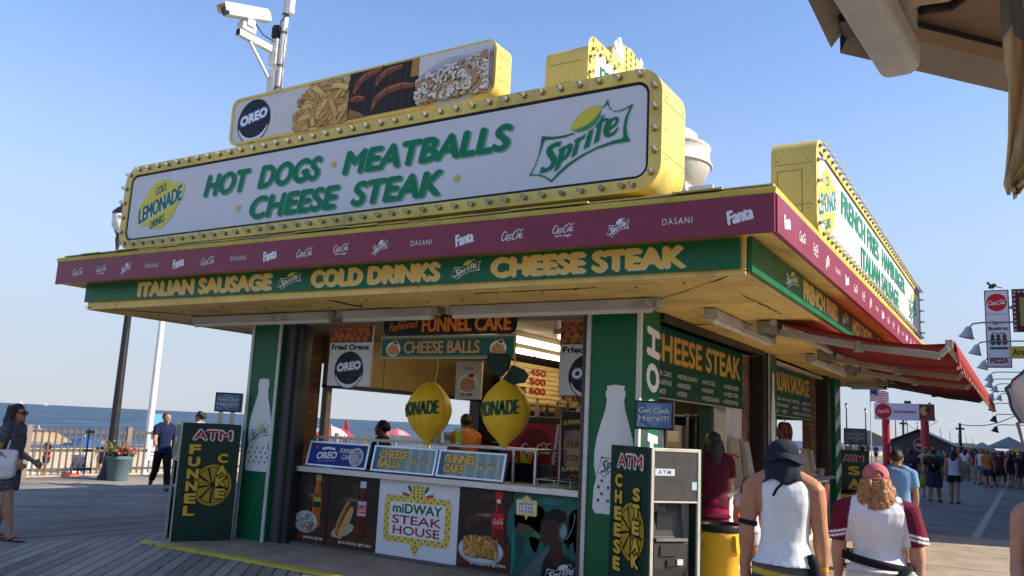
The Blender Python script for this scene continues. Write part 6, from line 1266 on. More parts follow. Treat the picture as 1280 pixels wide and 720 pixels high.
def pole(label, x, y, h, r=.12):
    t = thing('utility_pole', label, 'pole', (x, y, 0)); b = MB(); b.tube([(x, y, 0), (x, y, h)], [r, r * .75], (.035, .03, .028), 10); b.build('pole', 'old_paint', t); b = MB(); b.box((x - .3, y - .03, h * .86), (x + .3, y + .03, h * .9), (.04, .035, .03)); b.build('crossarm', 'old_paint', t)
pole('dark utility pole beside the dark hut', -4.15, 72, 3.5); pole('short dark pole rising behind the dark hut at its left', -9.4, 84, 4.1)
t = thing('overhead_cable', 'thin overhead cable sagging across the sky right of the gantry', 'cable', (-2, 70, 4)); b = MB(); b.tube([(-4.15 + 4.6 * i / 16, 72 - 12 * i / 16, 3.4 + .9 * i / 16 - .5 * math.sin(math.pi * i / 16)) for i in range(17)], .03, (.03, .03, .03), 6); b.build('wire', 'matte', t)
t = thing('overhead_cable', 'string light cable sagging from the gantry to the dark poles', 'cable', (-7, 70, 3)); b = MB(); b.tube([(-9.4 + 4.4 * i / 12, 84 - 20 * i / 12, 3.9 - .5 * i / 12 - .7 * math.sin(math.pi * i / 12)) for i in range(13)], .02, (.05, .05, .05), 6); b.build('wire', 'matte', t)
# ================================================================== SHOPS ON THE RIGHT
t = thing('shop_row', 'row of shops lining the right side of the walkway', 'building', (6, 60, 0))
b = MB(); b.box((1.0, 20, 0), (9, 125, 6.6), (.4, .33, .27)); b.build('wall', 'old_paint', t)
for i in range(12):
    b = MB(); b.box((.9, 21 + i * 8.4, .0), (.998, 26.5 + i * 8.4, 2.6), (.05, .05, .055)); b.build('shopfront', 'dark_glass', t); b = MB(); b.box((.9, 21 + i * 8.4, 2.9), (.995, 27.4 + i * 8.4, 3.8), [(.45, .05, .05), (.5, .4, .1), (.1, .2, .35)][i % 3]); b.build('sign_band', 'print', t)
b = MB(); b.box((.8, 19.8, 6.6), (9.2, 125.2, 6.9), (.25, .2, .18)); b.build('parapet', 'old_paint', t)
t = thing('pizza_sign', 'tall projecting white pizza sign with a red disc at its top', 'sign', (-1, 50, 5.8)); x0_, x1_, zA, zB = -1.50, -.38, 5.85, 9.92
b = MB(); b.box((x0_, 50, zA), (x1_, 50.3, zB), (.12, .015, .05)); b.build('frame', 'gloss', t); a = Art((x0_, 50, zA), (1, 0, 0), (0, 0, 1), .005, .003); w, h = x1_ - x0_, zB - zA
a.rect(.05, .05, w - .05, h - .05, (.60, .57, .62)); a.ell(w / 2, h - .66, .47, .47, (.48, .015, .025)); cola(a, .14, h - .8, .84, .28, (.75, .72, .72)); a.rect(.06, h - 1.3, w - .06, h - 1.27, (.3, .25, .3))
for s, y, hh in (('Three', 1.85, .2), ('Brothers', 2.13, .2)): a.text(s, .12 if len(s) > 5 else .3, h - y, w - .24 if len(s) > 5 else w - .6, hh, (.10, .06, .10), .05)
a.text('from Italy', .25, h - 2.38, w - .5, .16, (.10, .06, .10), .01, .3); a.text('PIZZA', .14, .22, w - .28, .26, (.30, .02, .08), .06); 
for u, c in ((.30, (.02, .05, .04)), (.56, (.03, .03, .03)), (.84, (.22, .02, .04))): a.ell(u, 1.35, .12, .2, c); a.ell(u, 1.62, .09, .1, (.05, .03, .03)); a.rect(u - .14, .95, u + .14, 1.05, (.03, .03, .03)); a.z -= a.step * 2
a.out('lettering', t); b = MB(); b.bar((x1_, 50.15, 9.0), (1.1, 50.15, 9.6), .08, .08, (.2, .2, .22)); b.bar((x1_, 50.15, 9.0), (1.1, 50.15, 8.2), .08, .08, (.2, .2, .22)); b.bar((x1_, 50.15, 6.4), (1.1, 50.15, 6.4), .08, .08, (.2, .2, .22)); b.build('bracket', 'metal', t)
t = thing('pigeon', 'dark bird perched on top of the pizza sign', 'bird', (-1.1, 50.15, 9.92)); K = (.05, .05, .06)
b = MB(); M = Matrix.Rotation(R(-25), 3, 'Y'); b.ell((-1.1, 50.15, 10.16), (.22, .12, .12), K, 12, 8, M); b.ell((-1.29, 50.15, 10.33), (.075, .065, .07), K); b.tube([(-1.22, 50.15, 10.22), (-1.28, 50.15, 10.32)], .06, K); b.prism([(-.95, 50.09, 10.12), (-.95, 50.21, 10.12), (-.66, 50.2, 10.03), (-.66, 50.1, 10.03)], (0, 0, .03), K); b.build('body', 'matte', t)
b = MB(); b.lathe([(.02, 0), (.0, .07)], (-1.36, 50.15, 10.32), (.2, .15, .1), 6, (-1, 0, 0)); b.build('beak', 'matte', t)
for dy in (-.04, .04): b = MB(); b.tube([(-1.08, 50.15 + dy, 9.92), (-1.08, 50.15 + dy, 10.08)], .012, (.3, .12, .1), 5); b.build('leg', 'matte', t)
def goose(i, x, y, z, white=True):
    t = thing('gooseneck_lamp', ('white' if white else 'black') + ' gooseneck lamp of the %s row beside the pizza sign' % ('upper' if i < 6 else 'lower'), 'lamp', (1, y, z), 0, 'gooseneck lamps by the pizza sign'); c = (.5, .5, .5) if white else (.03, .03, .035)
    b = MB(); b.tube([(1.0, y, z + .16), (x + .3, y, z + .16), (x + .1, y, z + .13), (x, y, z + .02)], .022, (.3, .3, .33), 8); b.build('arm', 'metal', t)
    b = MB(); b.lathe([(.05, .06), (.09, 0), (.12, -.1), (.19, -.24), (.2, -.26), (.17, -.25)], (x, y, z), c, 14, (.25, 0, 1)); b.build('shade', 'gloss', t)
for i in range(6): goose(i, -1.18, 25.8 + 4.1 * i * (1 + .12 * i), 4.85)
for i in range(5): goose(6 + i, -1.3 - .0 * i, 46 + i * 1.6, 5.1 - .55 * i * .9 - .3, i < 2)
t = thing('shop_sign', 'maroon shop sign edge with white dots at the right edge of the view', 'sign', (.1, 24, 4.6)); b = MB(); b.box((-.12, 24, 4.55), (1.0, 24.3, 5.6), (.10, .01, .02)); b.build('board', 'gloss', t); a = Art((-.12, 24, 4.55), (1, 0, 0), (0, 0, 1), .005, .003)
for i in range(9): a.ell(.06 + .1 * i, .98, .03, .03, (.6, .5, .45)); a.ell(.05, .9 - .11 * i, .03, .03, (.6, .5, .45)); a.z -= a.step * 2
a.rect(.16, .12, 1.0, .84, (.35, .3, .1)); a.out('edge_lights', t)
t = thing('shop_sign', 'small yellow sign below the maroon one at the right edge', 'sign', (0, 23, 4.0)); b = MB(); b.box((-.22, 23.2, 3.80), (.9, 23.3, 4.08), (.6, .48, .05)); b.build('board', 'print', t); a = Art((-.22, 23.2, 3.8), (1, 0, 0), (0, 0, 1), .004, .002); a.text('Arcade', .06, .06, .5, .16, (.05, .05, .05), .03); a.out('lettering', t)
# clear plastic side curtain of the neighbouring shop
t = thing('side_curtain', 'grubby white plastic curtain of a shop awning at the right edge', 'curtain', (.2, 12, 1.8))
rows = []
for k in range(9):
    f = k / 8; rows.append([(-.175 + .13 * f ** 1.2 + .5 * j / 10 * (1 if k else 1) + .012 * math.sin(j * 2.3 + k), 12.0 + .08 * math.sin(j * 1.6), 2.36 + .32 * min(j, 6) / 6 - f * (.42 + .32 * min(j, 6) / 6)) for j in range(11)])
b = MB(); b.sheet(rows, (.55, .55, .55)); o = b.build('sheet', 'canvas', t); sm = o.modifiers.new('thick', 'SOLIDIFY'); sm.thickness = .006
b = MB(); b.tube([Vector(rows[k][0]) + Vector((0, -.01, 0)) for k in range(9)], .018, (.08, .08, .1), 6); b.tube([Vector(p) for p in rows[0]], .018, (.08, .08, .1), 6); b.build('hem', 'cloth', t)
b = MB(); b.tube([(-.07, 12, 1.95), (-.02, 12, 1.7), (.3, 12, 1.2), (.4, 12, 0)], .02, (.2, .2, .22), 6); b.build('strap', 'cloth', t)
# ================================================================== EAVE OVERHEAD AT THE RIGHT
t = thing('shop_eave', 'brown boarded eave of the near shop overhead at the top right', 'roof', (2, .5, 2.6))
P0 = [(-.38, -3), (-.38, 2.12), (-.365, 2.17), (.55, 3.28), (4, 3.28), (4, -3)]
def ring(z, ins): return [(-.38 + ins, -3, z), (-.38 + ins, 2.12 - ins * .2, z), (-.365 + ins * .8, 2.16 - ins * .7, z), (.55 + ins * .4, 3.28 - ins, z), (4, 3.28 - ins, z), (4, -3, z)]
b = MB(); b.prism(ring(2.72, .04), (0, 0, .18), (.30, .2, .11)); b.build('roof_deck', 'matte', t)
b = MB()
for i in range(5):
    o0, o1, i0, i1 = ring(2.6, 0)[i], ring(2.6, 0)[(i + 1) % 6], ring(2.655, .05)[i], ring(2.655, .05)[(i + 1) % 6]
    if i in (0, 2, 3): b.add([o0, o1, i1, i0], [(0, 1, 2, 3)], (.36, .29, .21)); u0, u1 = ring(2.9, -.0)[i], ring(2.9, -.0)[(i + 1) % 6]; b.add([o0, o1, u1, u0], [(0, 1, 2, 3)], (.2, .15, .11)); l0, l1 = ring(2.69, .05)[i], ring(2.71, .05)[(i + 1) % 6]; b.add([i0, i1, l1, l0], [(0, 1, 2, 3)], (.55, .40, .23))
b.build('gutter_trim', 'old_paint', t)
b = MB()
for i in range(9): x = -.29 + i * .5; b.box((x, -2.9, 2.685), (x + .485, 3.1 if x > .4 else 2.15 + (x + .3) * 1.1, 2.70), (.72 + .02 * (i % 2), .50, .28))
b.build('soffit_board', 'soffit_paint', t)
b = MB(); b.box((-.3, 1.95, 2.65), (4, 2.0, 2.684), (.25, .16, .08));  b.build('batten', 'old_paint', t)
for x in (1.4, 3.8): b = MB(); b.box((x, 1.2, 0), (x + .14, 1.34, 2.7), (.3, .22, .15)); b.build('post', 'old_paint', t)
b = MB(); b.box((1.2, -3, 0), (4, .4, 2.7), (.35, .28, .2)); b.build('shop_wall', 'old_paint', t)
t = thing('strip_light', 'large dusty white strip light under the near eave', 'strip light', (-.25, 1.9, 2.5))
pa = Vector((-.305, 1.35, 2.545)); pb = Vector((-.235, 2.24, 2.545)); d = (pb - pa).normalized(); sx = d.cross(Vector((0, 0, 1)))
b = MB(); b.prism([pa + sx * u + Vector((0, 0, v)) for u, v in rr(-.05, .0, .05, .10, .03, 4)], pb - pa, (.62, .58, .52)); b.build('diffuser', 'paint', t, bevel=.012)
b = MB(); b.prism([pa + sx * u + Vector((0, 0, v)) for u, v in ((-.05, .11), (.05, .11), (.05, .16), (-.05, .16))], (pb - pa) * .98, (.5, .48, .44)); b.build('housing', 'paint', t)
b = MB(); b.tube([pb + Vector((.07, -.18, .08)), pb + Vector((.13, -.13, .10)), pb + Vector((.22, -.18, .13)), (.25, 1.5, 2.68)], .012, (.03, .025, .022)); b.build('cable', 'matte', t)
t = thing('broken_bulb', 'small clear bulb fitting under the corner of the near eave', 'lamp', (-.36, 2.05, 2.6)); b = MB(); b.lathe([(.012, 0), (.018, .02), (.016, .05), (.01, .06)], (-.362, 2.10, 2.62), (.7, .7, .7), 10); b.build('glass', 'bulb_glass', t); b = MB(); b.box((-.345, 2.03, 2.62), (-.30, 2.12, 2.68), (.12, .1, .08)); b.build('socket', 'metal', t)
t = thing('rolled_curtain', 'tied tan and grey cloth hanging from the near eave at the right edge', 'curtain', (.05, 2.8, 2.2))
b = MB(); n = 24; rows = []; Yc = 2.0
for k in range(n + 1):
    f = k / n; z = 2.705 - f * .565; xl = [(.008, 0), (.004, .2), (.006, .45), (.004, .6), (-.002, .8), (-.012, .94), (-.002, 1)]
    for (xa, fa), (xb, fb) in zip(xl, xl[1:]):
        if fa <= f <= fb: x = xa + (xb - xa) * (f - fa) / (fb - fa)
    wdt = .2 * (1 - f * .55) * (1 if f < .9 else (1.02 - f) / .12)
    rows.append([(x + wdt * j / 12, Yc + .02 * math.sin(j * 1.9 + f * 7) + .01 * math.sin(j * 5), z + .01 * math.sin(j * 1.3)) for j in range(13)])
cs = [((.22, .24, .25) if (1 <= j + int(3 * math.sin(k * .35)) <= 3 and k < 15) else (.66, .48, .25)) for k in range(n) for j in range(12)]
b.sheet(rows, cs); o = b.build('cloth', 'canvas', t); sm = o.modifiers.new('thick', 'SOLIDIFY'); sm.thickness = .008
# ================================================================== PEOPLE
def remesh(b, voxel, smooth=2, crumple=0., seed=0, frq=9., stretch=1.):
    me = b.mesh('tmp', ['matte']); o = bpy.data.objects.new('tmp', me)
    m = o.modifiers.new('r', 'REMESH'); m.mode = 'VOXEL'; m.voxel_size = voxel; m.adaptivity = 0
    if smooth: s = o.modifiers.new('s', 'SMOOTH'); s.factor = .5; s.iterations = smooth
    out = evaluated_mesh(o); bpy.data.meshes.remove(me)
    out.materials.clear()
    for a in list(out.attributes):
        if a.name == 'Col': out.attributes.remove(a)
    if crumple:
        sv = Vector((seed * 3.7, seed * 1.3, 0))
        nr = [v.normal.copy() for v in out.vertices]; flat = []
        for v, n_ in zip(out.vertices, nr):
            p = Vector((v.co.x, v.co.y, v.co.z * stretch)) * frq; flat += list(v.co + n_ * (crumple * (noise.noise(p + sv) + .5 * noise.noise(p * 2.3 + sv))))
        out.vertices.foreach_set('co', flat); out.update()
    return out
def skin_obj(name, me, kind, parent, colfn, smooth=True):
    me.name = name; me.materials.append(MATS[kind])
    set_cols(me, [colfn(v.co) if callable(colfn) else colfn for v in me.vertices], 'POINT')
    me.polygons.foreach_set('use_smooth', [smooth] * len(me.polygons)); me.update()
    o = bpy.data.objects.new(name, me); COL.objects.link(o); o.parent = parent; WM[o.name] = WM[parent.name]; return o
def V3(*a): return Vector(a)
TORSO = [(.475, .082, .062, 0), (.51, .092, .070, -.006), (.55, .089, .066, -.003), (.60, .078, .056, .002), (.65, .080, .056, .004), (.70, .089, .060, .003), (.745, .098, .062, .0), (.785, .104, .056, -.003), (.815, .088, .045, -.005), (.835, .050, .040, -.004)]
def person(label, loc, heading, H, legs=(0, 0, 0, 0), arms=((0, .12, .1), (0, .12, .1)), top=None, shorts=None, pants=None, skirt=None, hair=None, hcol=(.02, .012, .008), shoes=(.02, .02, .02), skin=(.42, .22, .14), bulk=1., depth=1., yaw=0., lean=0., voxel=.012, head_tilt=0., group=None, near=False, belly=0., arm_in=.04, ground=True, head_drop=0., head_fwd=0.):
    """walking figure; angles in degrees, legs=(left swing, left knee, right swing, right knee), arms=(swing, spread, elbow) left then right"""
    t = thing('person', label, 'person', loc, R(heading) - math.pi / 2, group)
    J = {}
    def dirv(a, s, sp): return V3(s * math.sin(sp), math.sin(a) * math.cos(sp), -math.cos(a) * math.cos(sp))
    low = 9
    for k, s in ((0, -1), (1, 1)):
        a, kn = R(legs[2 * k]), R(legs[2 * k + 1]); hip = V3(s * .050 * bulk ** .7, 0, .505)
        knee = hip + dirv(a, s, R(1)) * .245; ank = knee + dirv(a - kn, s, R(1)) * .225; J[s] = [hip, knee, ank, a, kn]; low = min(low, ank.z - (.04 if True else 0))
    dz = -low
    for s in (-1, 1):
        a, sp, el = arms[0 if s < 0 else 1]; sh = V3(s * .108 * bulk ** .8, -.004, .795); e = sh + dirv(R(a), s, R(sp * 57.3) if sp < 1.5 else R(sp)) * .165
        f = dirv(R(a + el), s, R(sp * 57.3 if sp < 1.5 else sp) - arm_in * 4); w = e + f * .145; J[s] += [sh, e, w, f]
    up = lambda p: V3(p.x, p.y + lean * max(0, p.z - .5), p.z + dz) * H
    ry = Matrix.Rotation(R(yaw), 3, 'Z') @ Matrix.Rotation(R(head_tilt), 3, 'X')
    hc = V3(0, .008 + head_fwd, .922 - head_drop); HD = lambda x, y, z: up(hc + ry @ V3(x, y, z))
    b = MB(); c = (1, 1, 1)
    def ring(prof, fit=0., bx=None): return [(up(V3(0, yo + (belly * math.exp(-((z - .60) / .07) ** 2)), z)), (rx * bulk + fit) * H, (r2 * depth + fit + belly * .8 * math.exp(-((z - .60) / .07) ** 2)) * H) for z, rx, r2, yo in prof]
    b.loft(ring(TORSO), c, 20, pw=2.3)
    b.tube([up(V3(0, -.006, .80)), up(V3(0, -.002, .85)), up(V3(0, .004 + head_fwd, .895 - head_drop))], [.045 * H, .032 * H, .032 * H], c, 12)
    b.ell(HD(0, 0, .003), (.046 * H, .056 * H, .062 * H), c, 18, 12, ry); b.ell(HD(0, .014, -.032), (.034 * H, .042 * H, .034 * H), c, 14, 9, ry)
    b.tube([HD(0, .054, .012), HD(0, .062, -.008), HD(0, .066, -.016)], [.006 * H, .008 * H, .009 * H], c, 8)
    for s in (-1, 1): b.ell(HD(s * .047, -.004, -.004), (.007 * H, .012 * H, .018 * H), c, 10, 7, ry)
    b.ell(HD(0, .056, -.031), (.014 * H, .006 * H, .005 * H), c, 10, 6, ry); b.ell(HD(0, .05, -.056), (.014 * H, .012 * H, .011 * H), c, 10, 6, ry)
    lb = (1 + (bulk - 1) * .8)
    for s in (-1, 1):
        hip, knee, ank, a, kn, sh, e, w, f = J[s]
        m = lambda p, q, t: p + (q - p) * t
        b.tube([up(hip + V3(0, 0, .03)), up(hip), up(m(hip, knee, .4)), up(m(hip, knee, .8)), up(knee), up(m(knee, ank, .3) - V3(0, .008, 0)), up(m(knee, ank, .65)), up(ank)], [x * H * lb for x in (.045, .056, .052, .040, .035, .038, .028, .022)], c, 12)
        b.ell(up(knee), .035 * H * lb, c, 10, 7)
        fa = R(min(0, math.degrees(a - kn) + 0)) * .8; fd = V3(s * .25, 1, 0).normalized(); fz = V3(0, 0, 1)
        if kn > .6: fd = (V3(s * .15, math.cos(a - kn), math.sin(a - kn))).normalized()
        b.tube([up(ank + V3(0, 0, .02)), up(ank + V3(0, -.012, -.012))], [.022 * H, .026 * H], c, 10)
        b.tube([up(ank - fd * .028 + V3(0, 0, -.022)), up(ank + fd * .03 + V3(0, 0, -.020)), up(ank + fd * .085 + V3(0, 0, -.028)), up(ank + fd * .115 + V3(0, 0, -.031))], [.018 * H, .021 * H, .017 * H, .009 * H], c, 10)
        b.ell(up(sh + V3(-s * .006, 0, -.004)), (.040 * H * lb, .038 * H, .038 * H), c, 12, 8); b.tube([up(V3(s * .012, -.008, .842)), up(V3(s * .05, -.008, .828)), up(sh + V3(-s * .01, 0, .004))], [.030 * H, .034 * H, .036 * H], c, 10)
        b.tube([up(sh), up(m(sh, e, .35)), up(m(sh, e, .75)), up(e), up(m(e, w, .28)), up(m(e, w, .7)), up(w)], [x * H * lb for x in (.037, .036, .030, .027, .029, .022, .0165)], c, 12)
        nrm = V3(-s, 0, 0); sp = f.cross(nrm).normalized(); sp = sp if sp.y > 0 else -sp
        if voxel <= .0105:
            b.tube([up(w - f * .005), up(w + f * .03), up(w + f * .06)], [.017 * H, .021 * H, .019 * H], c, 10)
            for i in range(4):
                L = (.036, .043, .041, .032)[i]; o = w + f * .058 + sp * ((1.5 - i) * .0135); k1 = o + (f * .94 + nrm * .33) * L * .5; k2 = k1 + (f * .7 + nrm * .7) * L * .5
                b.tube([up(o - f * .02), up(o), up(k1), up(k2)], [.0075 * H, .0072 * H, .0066 * H, .0052 * H], c, 8); b.ell(up(k2), .0052 * H, c, 8, 5)
            o = w + f * .02 + sp * .017; k1 = o + (f * .6 + sp * .7 + nrm * .3) * .026; k2 = k1 + (f * .9 + sp * .25 + nrm * .35) * .022
            b.tube([up(w + f * .012), up(o), up(k1), up(k2)], [.009 * H, .0085 * H, .0075 * H, .0058 * H], c, 8)
        else:
            b.ell(up(w + f * .045), (.018 * H, .024 * H, .045 * H), c, 10, 7, f.to_track_quat('Z', 'Y').to_matrix())
            o = w + f * .03 + sp * .02; b.tube([up(w + f * .01), up(o), up(o + f * .025)], .009 * H, c, 6)
    me = remesh(b, voxel, 3); shoe_top = .065
    lips = tuple(x * k for x, k in zip(skin, (.85, .55, .55)))
    def sc(p):
        q = ry.inverted() @ (V3(p.x / H, p.y / H - lean * max(0, p.z / H - dz - .5), p.z / H - dz) - hc)
        if q.y > .03 and abs(q.x) < .016 and -.037 < q.z < -.026: return lips
        return skin
    body = skin_obj('body', me, 'skin', t, sc)
    if near or voxel <= .013:
        for s in (-1, 1):
            e_ = MB(); e_.ell(HD(s * .019, .0505, .004), .0068 * H, (.6, .58, .55), 10, 7); e_.ell(HD(s * .019, .0555, .004), .0036 * H, (.03, .02, .015), 8, 6); e_.build('eye', 'gloss', t, local=True)
            e_ = MB(); e_.tube([HD(s * .010, .056, .0175), HD(s * .02, .056, .021), HD(s * .030, .050, .018)], .0022 * H, tuple(x * .8 for x in hcol), 6); e_.build('eyebrow', 'hair', t, local=True)
    # ---------------- clothes
    if shoes is not None:
        for s in (-1, 1):
            hip, knee, ank, a, kn = J[s][:5]; fd = V3(s * .25, 1, 0).normalized()
            if kn > .6: fd = (V3(s * .15, math.cos(a - kn), math.sin(a - kn))).normalized()
            q = MB(); q.tube([up(ank - fd * .034 + V3(0, 0, -.018)), up(ank + fd * .0 + V3(0, 0, -.014)), up(ank + fd * .05 + V3(0, 0, -.022)), up(ank + fd * .11 + V3(0, 0, -.027)), up(ank + fd * .135 + V3(0, 0, -.030))], [.020 * H, .027 * H, .024 * H, .018 * H, .008 * H], c, 12)
            sc2 = shoes if isinstance(shoes, tuple) else shoes['col']; sole = sc2 if isinstance(shoes, tuple) else shoes['sole']
            ma = remesh(q, max(voxel * .8, .008), 1); zmin = min(v.co.z for v in ma.vertices)
            skin_obj('shoe', ma, 'matte', t, lambda p: sole if p.z < zmin + .022 else sc2)
    def legs_cloth(name, frac, col, fit, flare=0., kind='cloth', rise=.605):
        q = MB(); q.loft(ring([r for r in TORSO if r[0] <= rise], fit), c, 20, pw=2.3)
        for s in (-1, 1):
            hip, knee, ank = J[s][:3]; m = lambda p, r, t_: p + (r - p) * t_
            pts = [hip + V3(0, 0, .03), hip]; rad = [.05, .061]; tot = frac
            for f_, r_ in ((.4, .058), (.8, .05), (1.0, .045)):
                if tot * 2 >= f_: pts.append(m(hip, knee, f_)); rad.append(r_ + flare * f_)
            if tot <= .5: pts.append(m(hip, knee, tot * 2)); rad.append(.052 - .01 * tot + flare)
            else:
                for f_, r_ in ((.4, .046), (.8, .039), (1, .037)):
                    if (tot - .5) * 2 >= f_ - .01: pts.append(m(knee, ank, f_)); rad.append(r_ + flare)
            q.tube([up(p) for p in pts], [(r_ + fit * .6) * H * lb for r_ in rad], c, 14)
        skin_obj(name, remesh(q, voxel, 2, .006 * H if near else .003, 3, 7 / H, .7), kind, t, (lambda p: col(V3(p.x / H, p.y / H, p.z / H - dz))) if callable(col) else col)
    if shorts: legs_cloth('shorts', shorts.get('frac', .36), shorts['col'], shorts.get('fit', .008), shorts.get('flare', .012), rise=shorts.get('rise', .605))
    if pants: legs_cloth('trousers', .98, pants['col'], pants.get('fit', .006), pants.get('flare', 0))
    if skirt:
        q = MB(); z1 = skirt.get('top', .60); z0 = skirt['hem']; fl = skirt.get('flare', .03); pr_ = [(z0 + (z1 - z0) * i / 6, (.10 + fl * (1 - i / 6)) if z0 + (z1 - z0) * i / 6 < .52 else (.097 - .016 * (i / 6)), (.082 + fl * .8 * (1 - i / 6)), 0) for i in range(7)]
        q.loft(ring(pr_, .004), c, 22); skin_obj('skirt', remesh(q, voxel, 2, .010 * H if near else .005, 5, 8 / H, .35), 'cloth', t, (lambda p: skirt['col'](V3(p.x / H, p.y / H, p.z / H - dz))) if callable(skirt['col']) else skirt['col'])
    if top:
        fit = top.get('fit', .010); hem = top.get('hem', .50); q = MB(); pr_ = [r for r in TORSO if r[0] > hem + .01]; z0 = hem; r0 = TORSO[1]
        base = [(hem, max(.096, r0[1]) + top.get('flare', .004), max(.074, r0[2]) + top.get('flare', .004), -.003)]
        if top.get('tank'):
            sc_ = []
            for z, rx, r2, yo in pr_:
                if .6 < z < .75: rx = {.65: .080, .70: .084, .745: .086}[z]; r2 += .004
                if z > .75: rx = {.785: .086, .815: .072, .835: .050}[z]; r2 = r2 + .004
                sc_.append((z, rx, r2, yo))
            q.loft(ring(base + sc_, fit), c, 24, pw=2.4)
        else:
            q.loft(ring(base + pr_, fit), c, 24, pw=2.4); q.tube([up(V3(0, -.005, .80)), up(V3(0, -.003, .845))], [.05 * H, .040 * H], c, 14)
            sl = top.get('sleeve', .55)
            for s in (-1, 1):
                sh, e, w = J[s][5:8]; q.tube([up(V3(s * .022, -.007, .838)), up(V3(s * .05, -.008, .830)), up(sh + V3(-s * .01, 0, .005))], [.036 * H, .041 * H, .044 * H], c, 12)
                if sl:
                    pts = [sh + V3(-s * .03, 0, .004), sh, sh + (e - sh) * min(sl, 1) * .6, sh + (e - sh) * min(sl, 1)]; rad = [.044, .047, .046, .044 + top.get('sflare', .0)]
                    if sl > 1: pts += [e + (w - e) * (sl - 1)]; rad[-1] = .036; rad.append(.026)
                    q.tube([up(p) for p in pts], [r_ * H * lb for r_ in rad], c, 14); q.ell(up(sh), (.048 * H * lb, .045 * H, .045 * H), c, 12, 8)
        skin_obj(top.get('name', 'shirt'), remesh(q, top.get('voxel', voxel), 2, (.013 * H if near else .004), 9, 6.5 / H, top.get('stretch', .6)), 'cloth', t, (lambda p: top['col'](V3(p.x / H, p.y / H, p.z / H - dz))) if callable(top['col']) else top['col'])
    # ---------------- hair
    if hair:
        q = MB(); rn = random.Random(int(H * 1000) + len(label))
        q.ell(HD(0, -.010, .016), (.052 * H, .060 * H, .058 * H), c, 18, 12, ry)
        if hair in ('long', 'bun', 'curly_long'): q.ell(HD(0, -.03, -.012), (.052 * H, .042 * H, .06 * H), c, 16, 10, ry)
        if hair == 'long': q.tube([HD(0, -.035, .0), HD(0, -.048, -.06), HD(.0, -.050, -.12), HD(0, -.046, -.17)], [.050 * H, .052 * H, .046 * H, .02 * H], c, 14)
        if hair == 'bun': q.ell(HD(0, -.06, .04), .028 * H, c)
        if hair == 'curly':
            for i in range(46): th = rn.uniform(0, 6.28); z = rn.uniform(-.012, .068); rr_ = .054 * math.sqrt(max(.05, 1 - (z / .075) ** 2)); q.ell(HD(rr_ * math.cos(th), -.012 + rr_ * 1.1 * min(math.sin(th), .45), z), rn.uniform(.009, .017) * H, c, 8, 6)
        if hair == 'curly_long':
            for i in range(40 if near else 90):
                th = rn.uniform(math.pi * .98, math.pi * 2.02); z = rn.uniform(-.115, .05 if not near else -.01); wd = (.058 + .016 * max(0, min(1, -z / .08))); q.ell(HD(wd * math.cos(th), -.012 + .062 * math.sin(th) - .012, z), (rn.uniform(.010, .018) * H, rn.uniform(.010, .018) * H, rn.uniform(.02, .034) * H), c, 8, 6)
        for s in ((-1, 1) if hair in ('long', 'curly_long') else ()): q.tube([HD(s * .046, -.01, .01), HD(s * .056, -.018, -.05), HD(s * .058, -.03, -.11)], [.018 * H, .02 * H, .012 * H], c, 8)
        mh = remesh(q, max(voxel * .8, .008), 1, .004 * H, 4, 28 / H)
        if near and hair in ('long', 'curly_long'):
            st = MB(); cur = hair == 'curly_long'
            for i in range(520 if cur else 300):
                th = rn.uniform(math.pi * .93, math.pi * 2.07); z0_ = rn.uniform(-.03, .004 if cur else .06); L = rn.uniform(.09, .155) if cur else rn.uniform(.12, .2); ph = rn.uniform(0, 6); rr0 = rn.uniform(.96, 1.08); pts = []
                for k in range(9):
                    f_ = k / 8; fl_ = (1 + (.42 if cur else .12) * min(1, f_ * 1.6) * (1 if cur else 1)); am = (.0075 if cur else .002) * min(1, f_ * 3)
                    pts.append(HD(.054 * fl_ * rr0 * math.cos(th) + am * math.sin(ph + f_ * 17), -.010 + .062 * rr0 * math.sin(th) * (1 + .12 * f_) + am * math.cos(ph * 2 + f_ * 15) - .01 * f_, z0_ - L * f_))
                tn = rn.uniform(.6, 1.7); st.tube(pts, [.0035 * H * (1.1 - .8 * k / 8) * (1.4 if cur else 1) for k in range(9)], tuple(min(1, x * tn) for x in hcol), 5)
            st.build('hair_strands', 'hair', t, local=True)
        # keep the face clear
        bm = bmesh.new(); bm.from_mesh(mh); inv = ry.inverted()
        def inface(v):
            p = inv @ (V3(v.co.x / H, v.co.y / H - lean * max(0, v.co.z / H - dz - .5), v.co.z / H - dz) - hc); return p.y > .022 and p.z < .030
        bmesh.ops.delete(bm, geom=[v for v in bm.verts if inface(v)], context='VERTS'); bm.to_mesh(mh); bm.free()
        hc2 = hcol; skin_obj('hair', mh, 'hair', t, (lambda p: tuple(x * (.75 + .5 * abs(noise.noise(p * 30))) for x in hc2)))
    t['dz'] = dz; PJ[t.name] = dict(up=up, HD=HD, J=J, ry=ry, H=H, ring=ring, dz=dz, hc=hc); return t
PJ = {}
def person_part(t, name, b, kind='cloth', **k): return b.build(name, kind, t, local=True, **k)

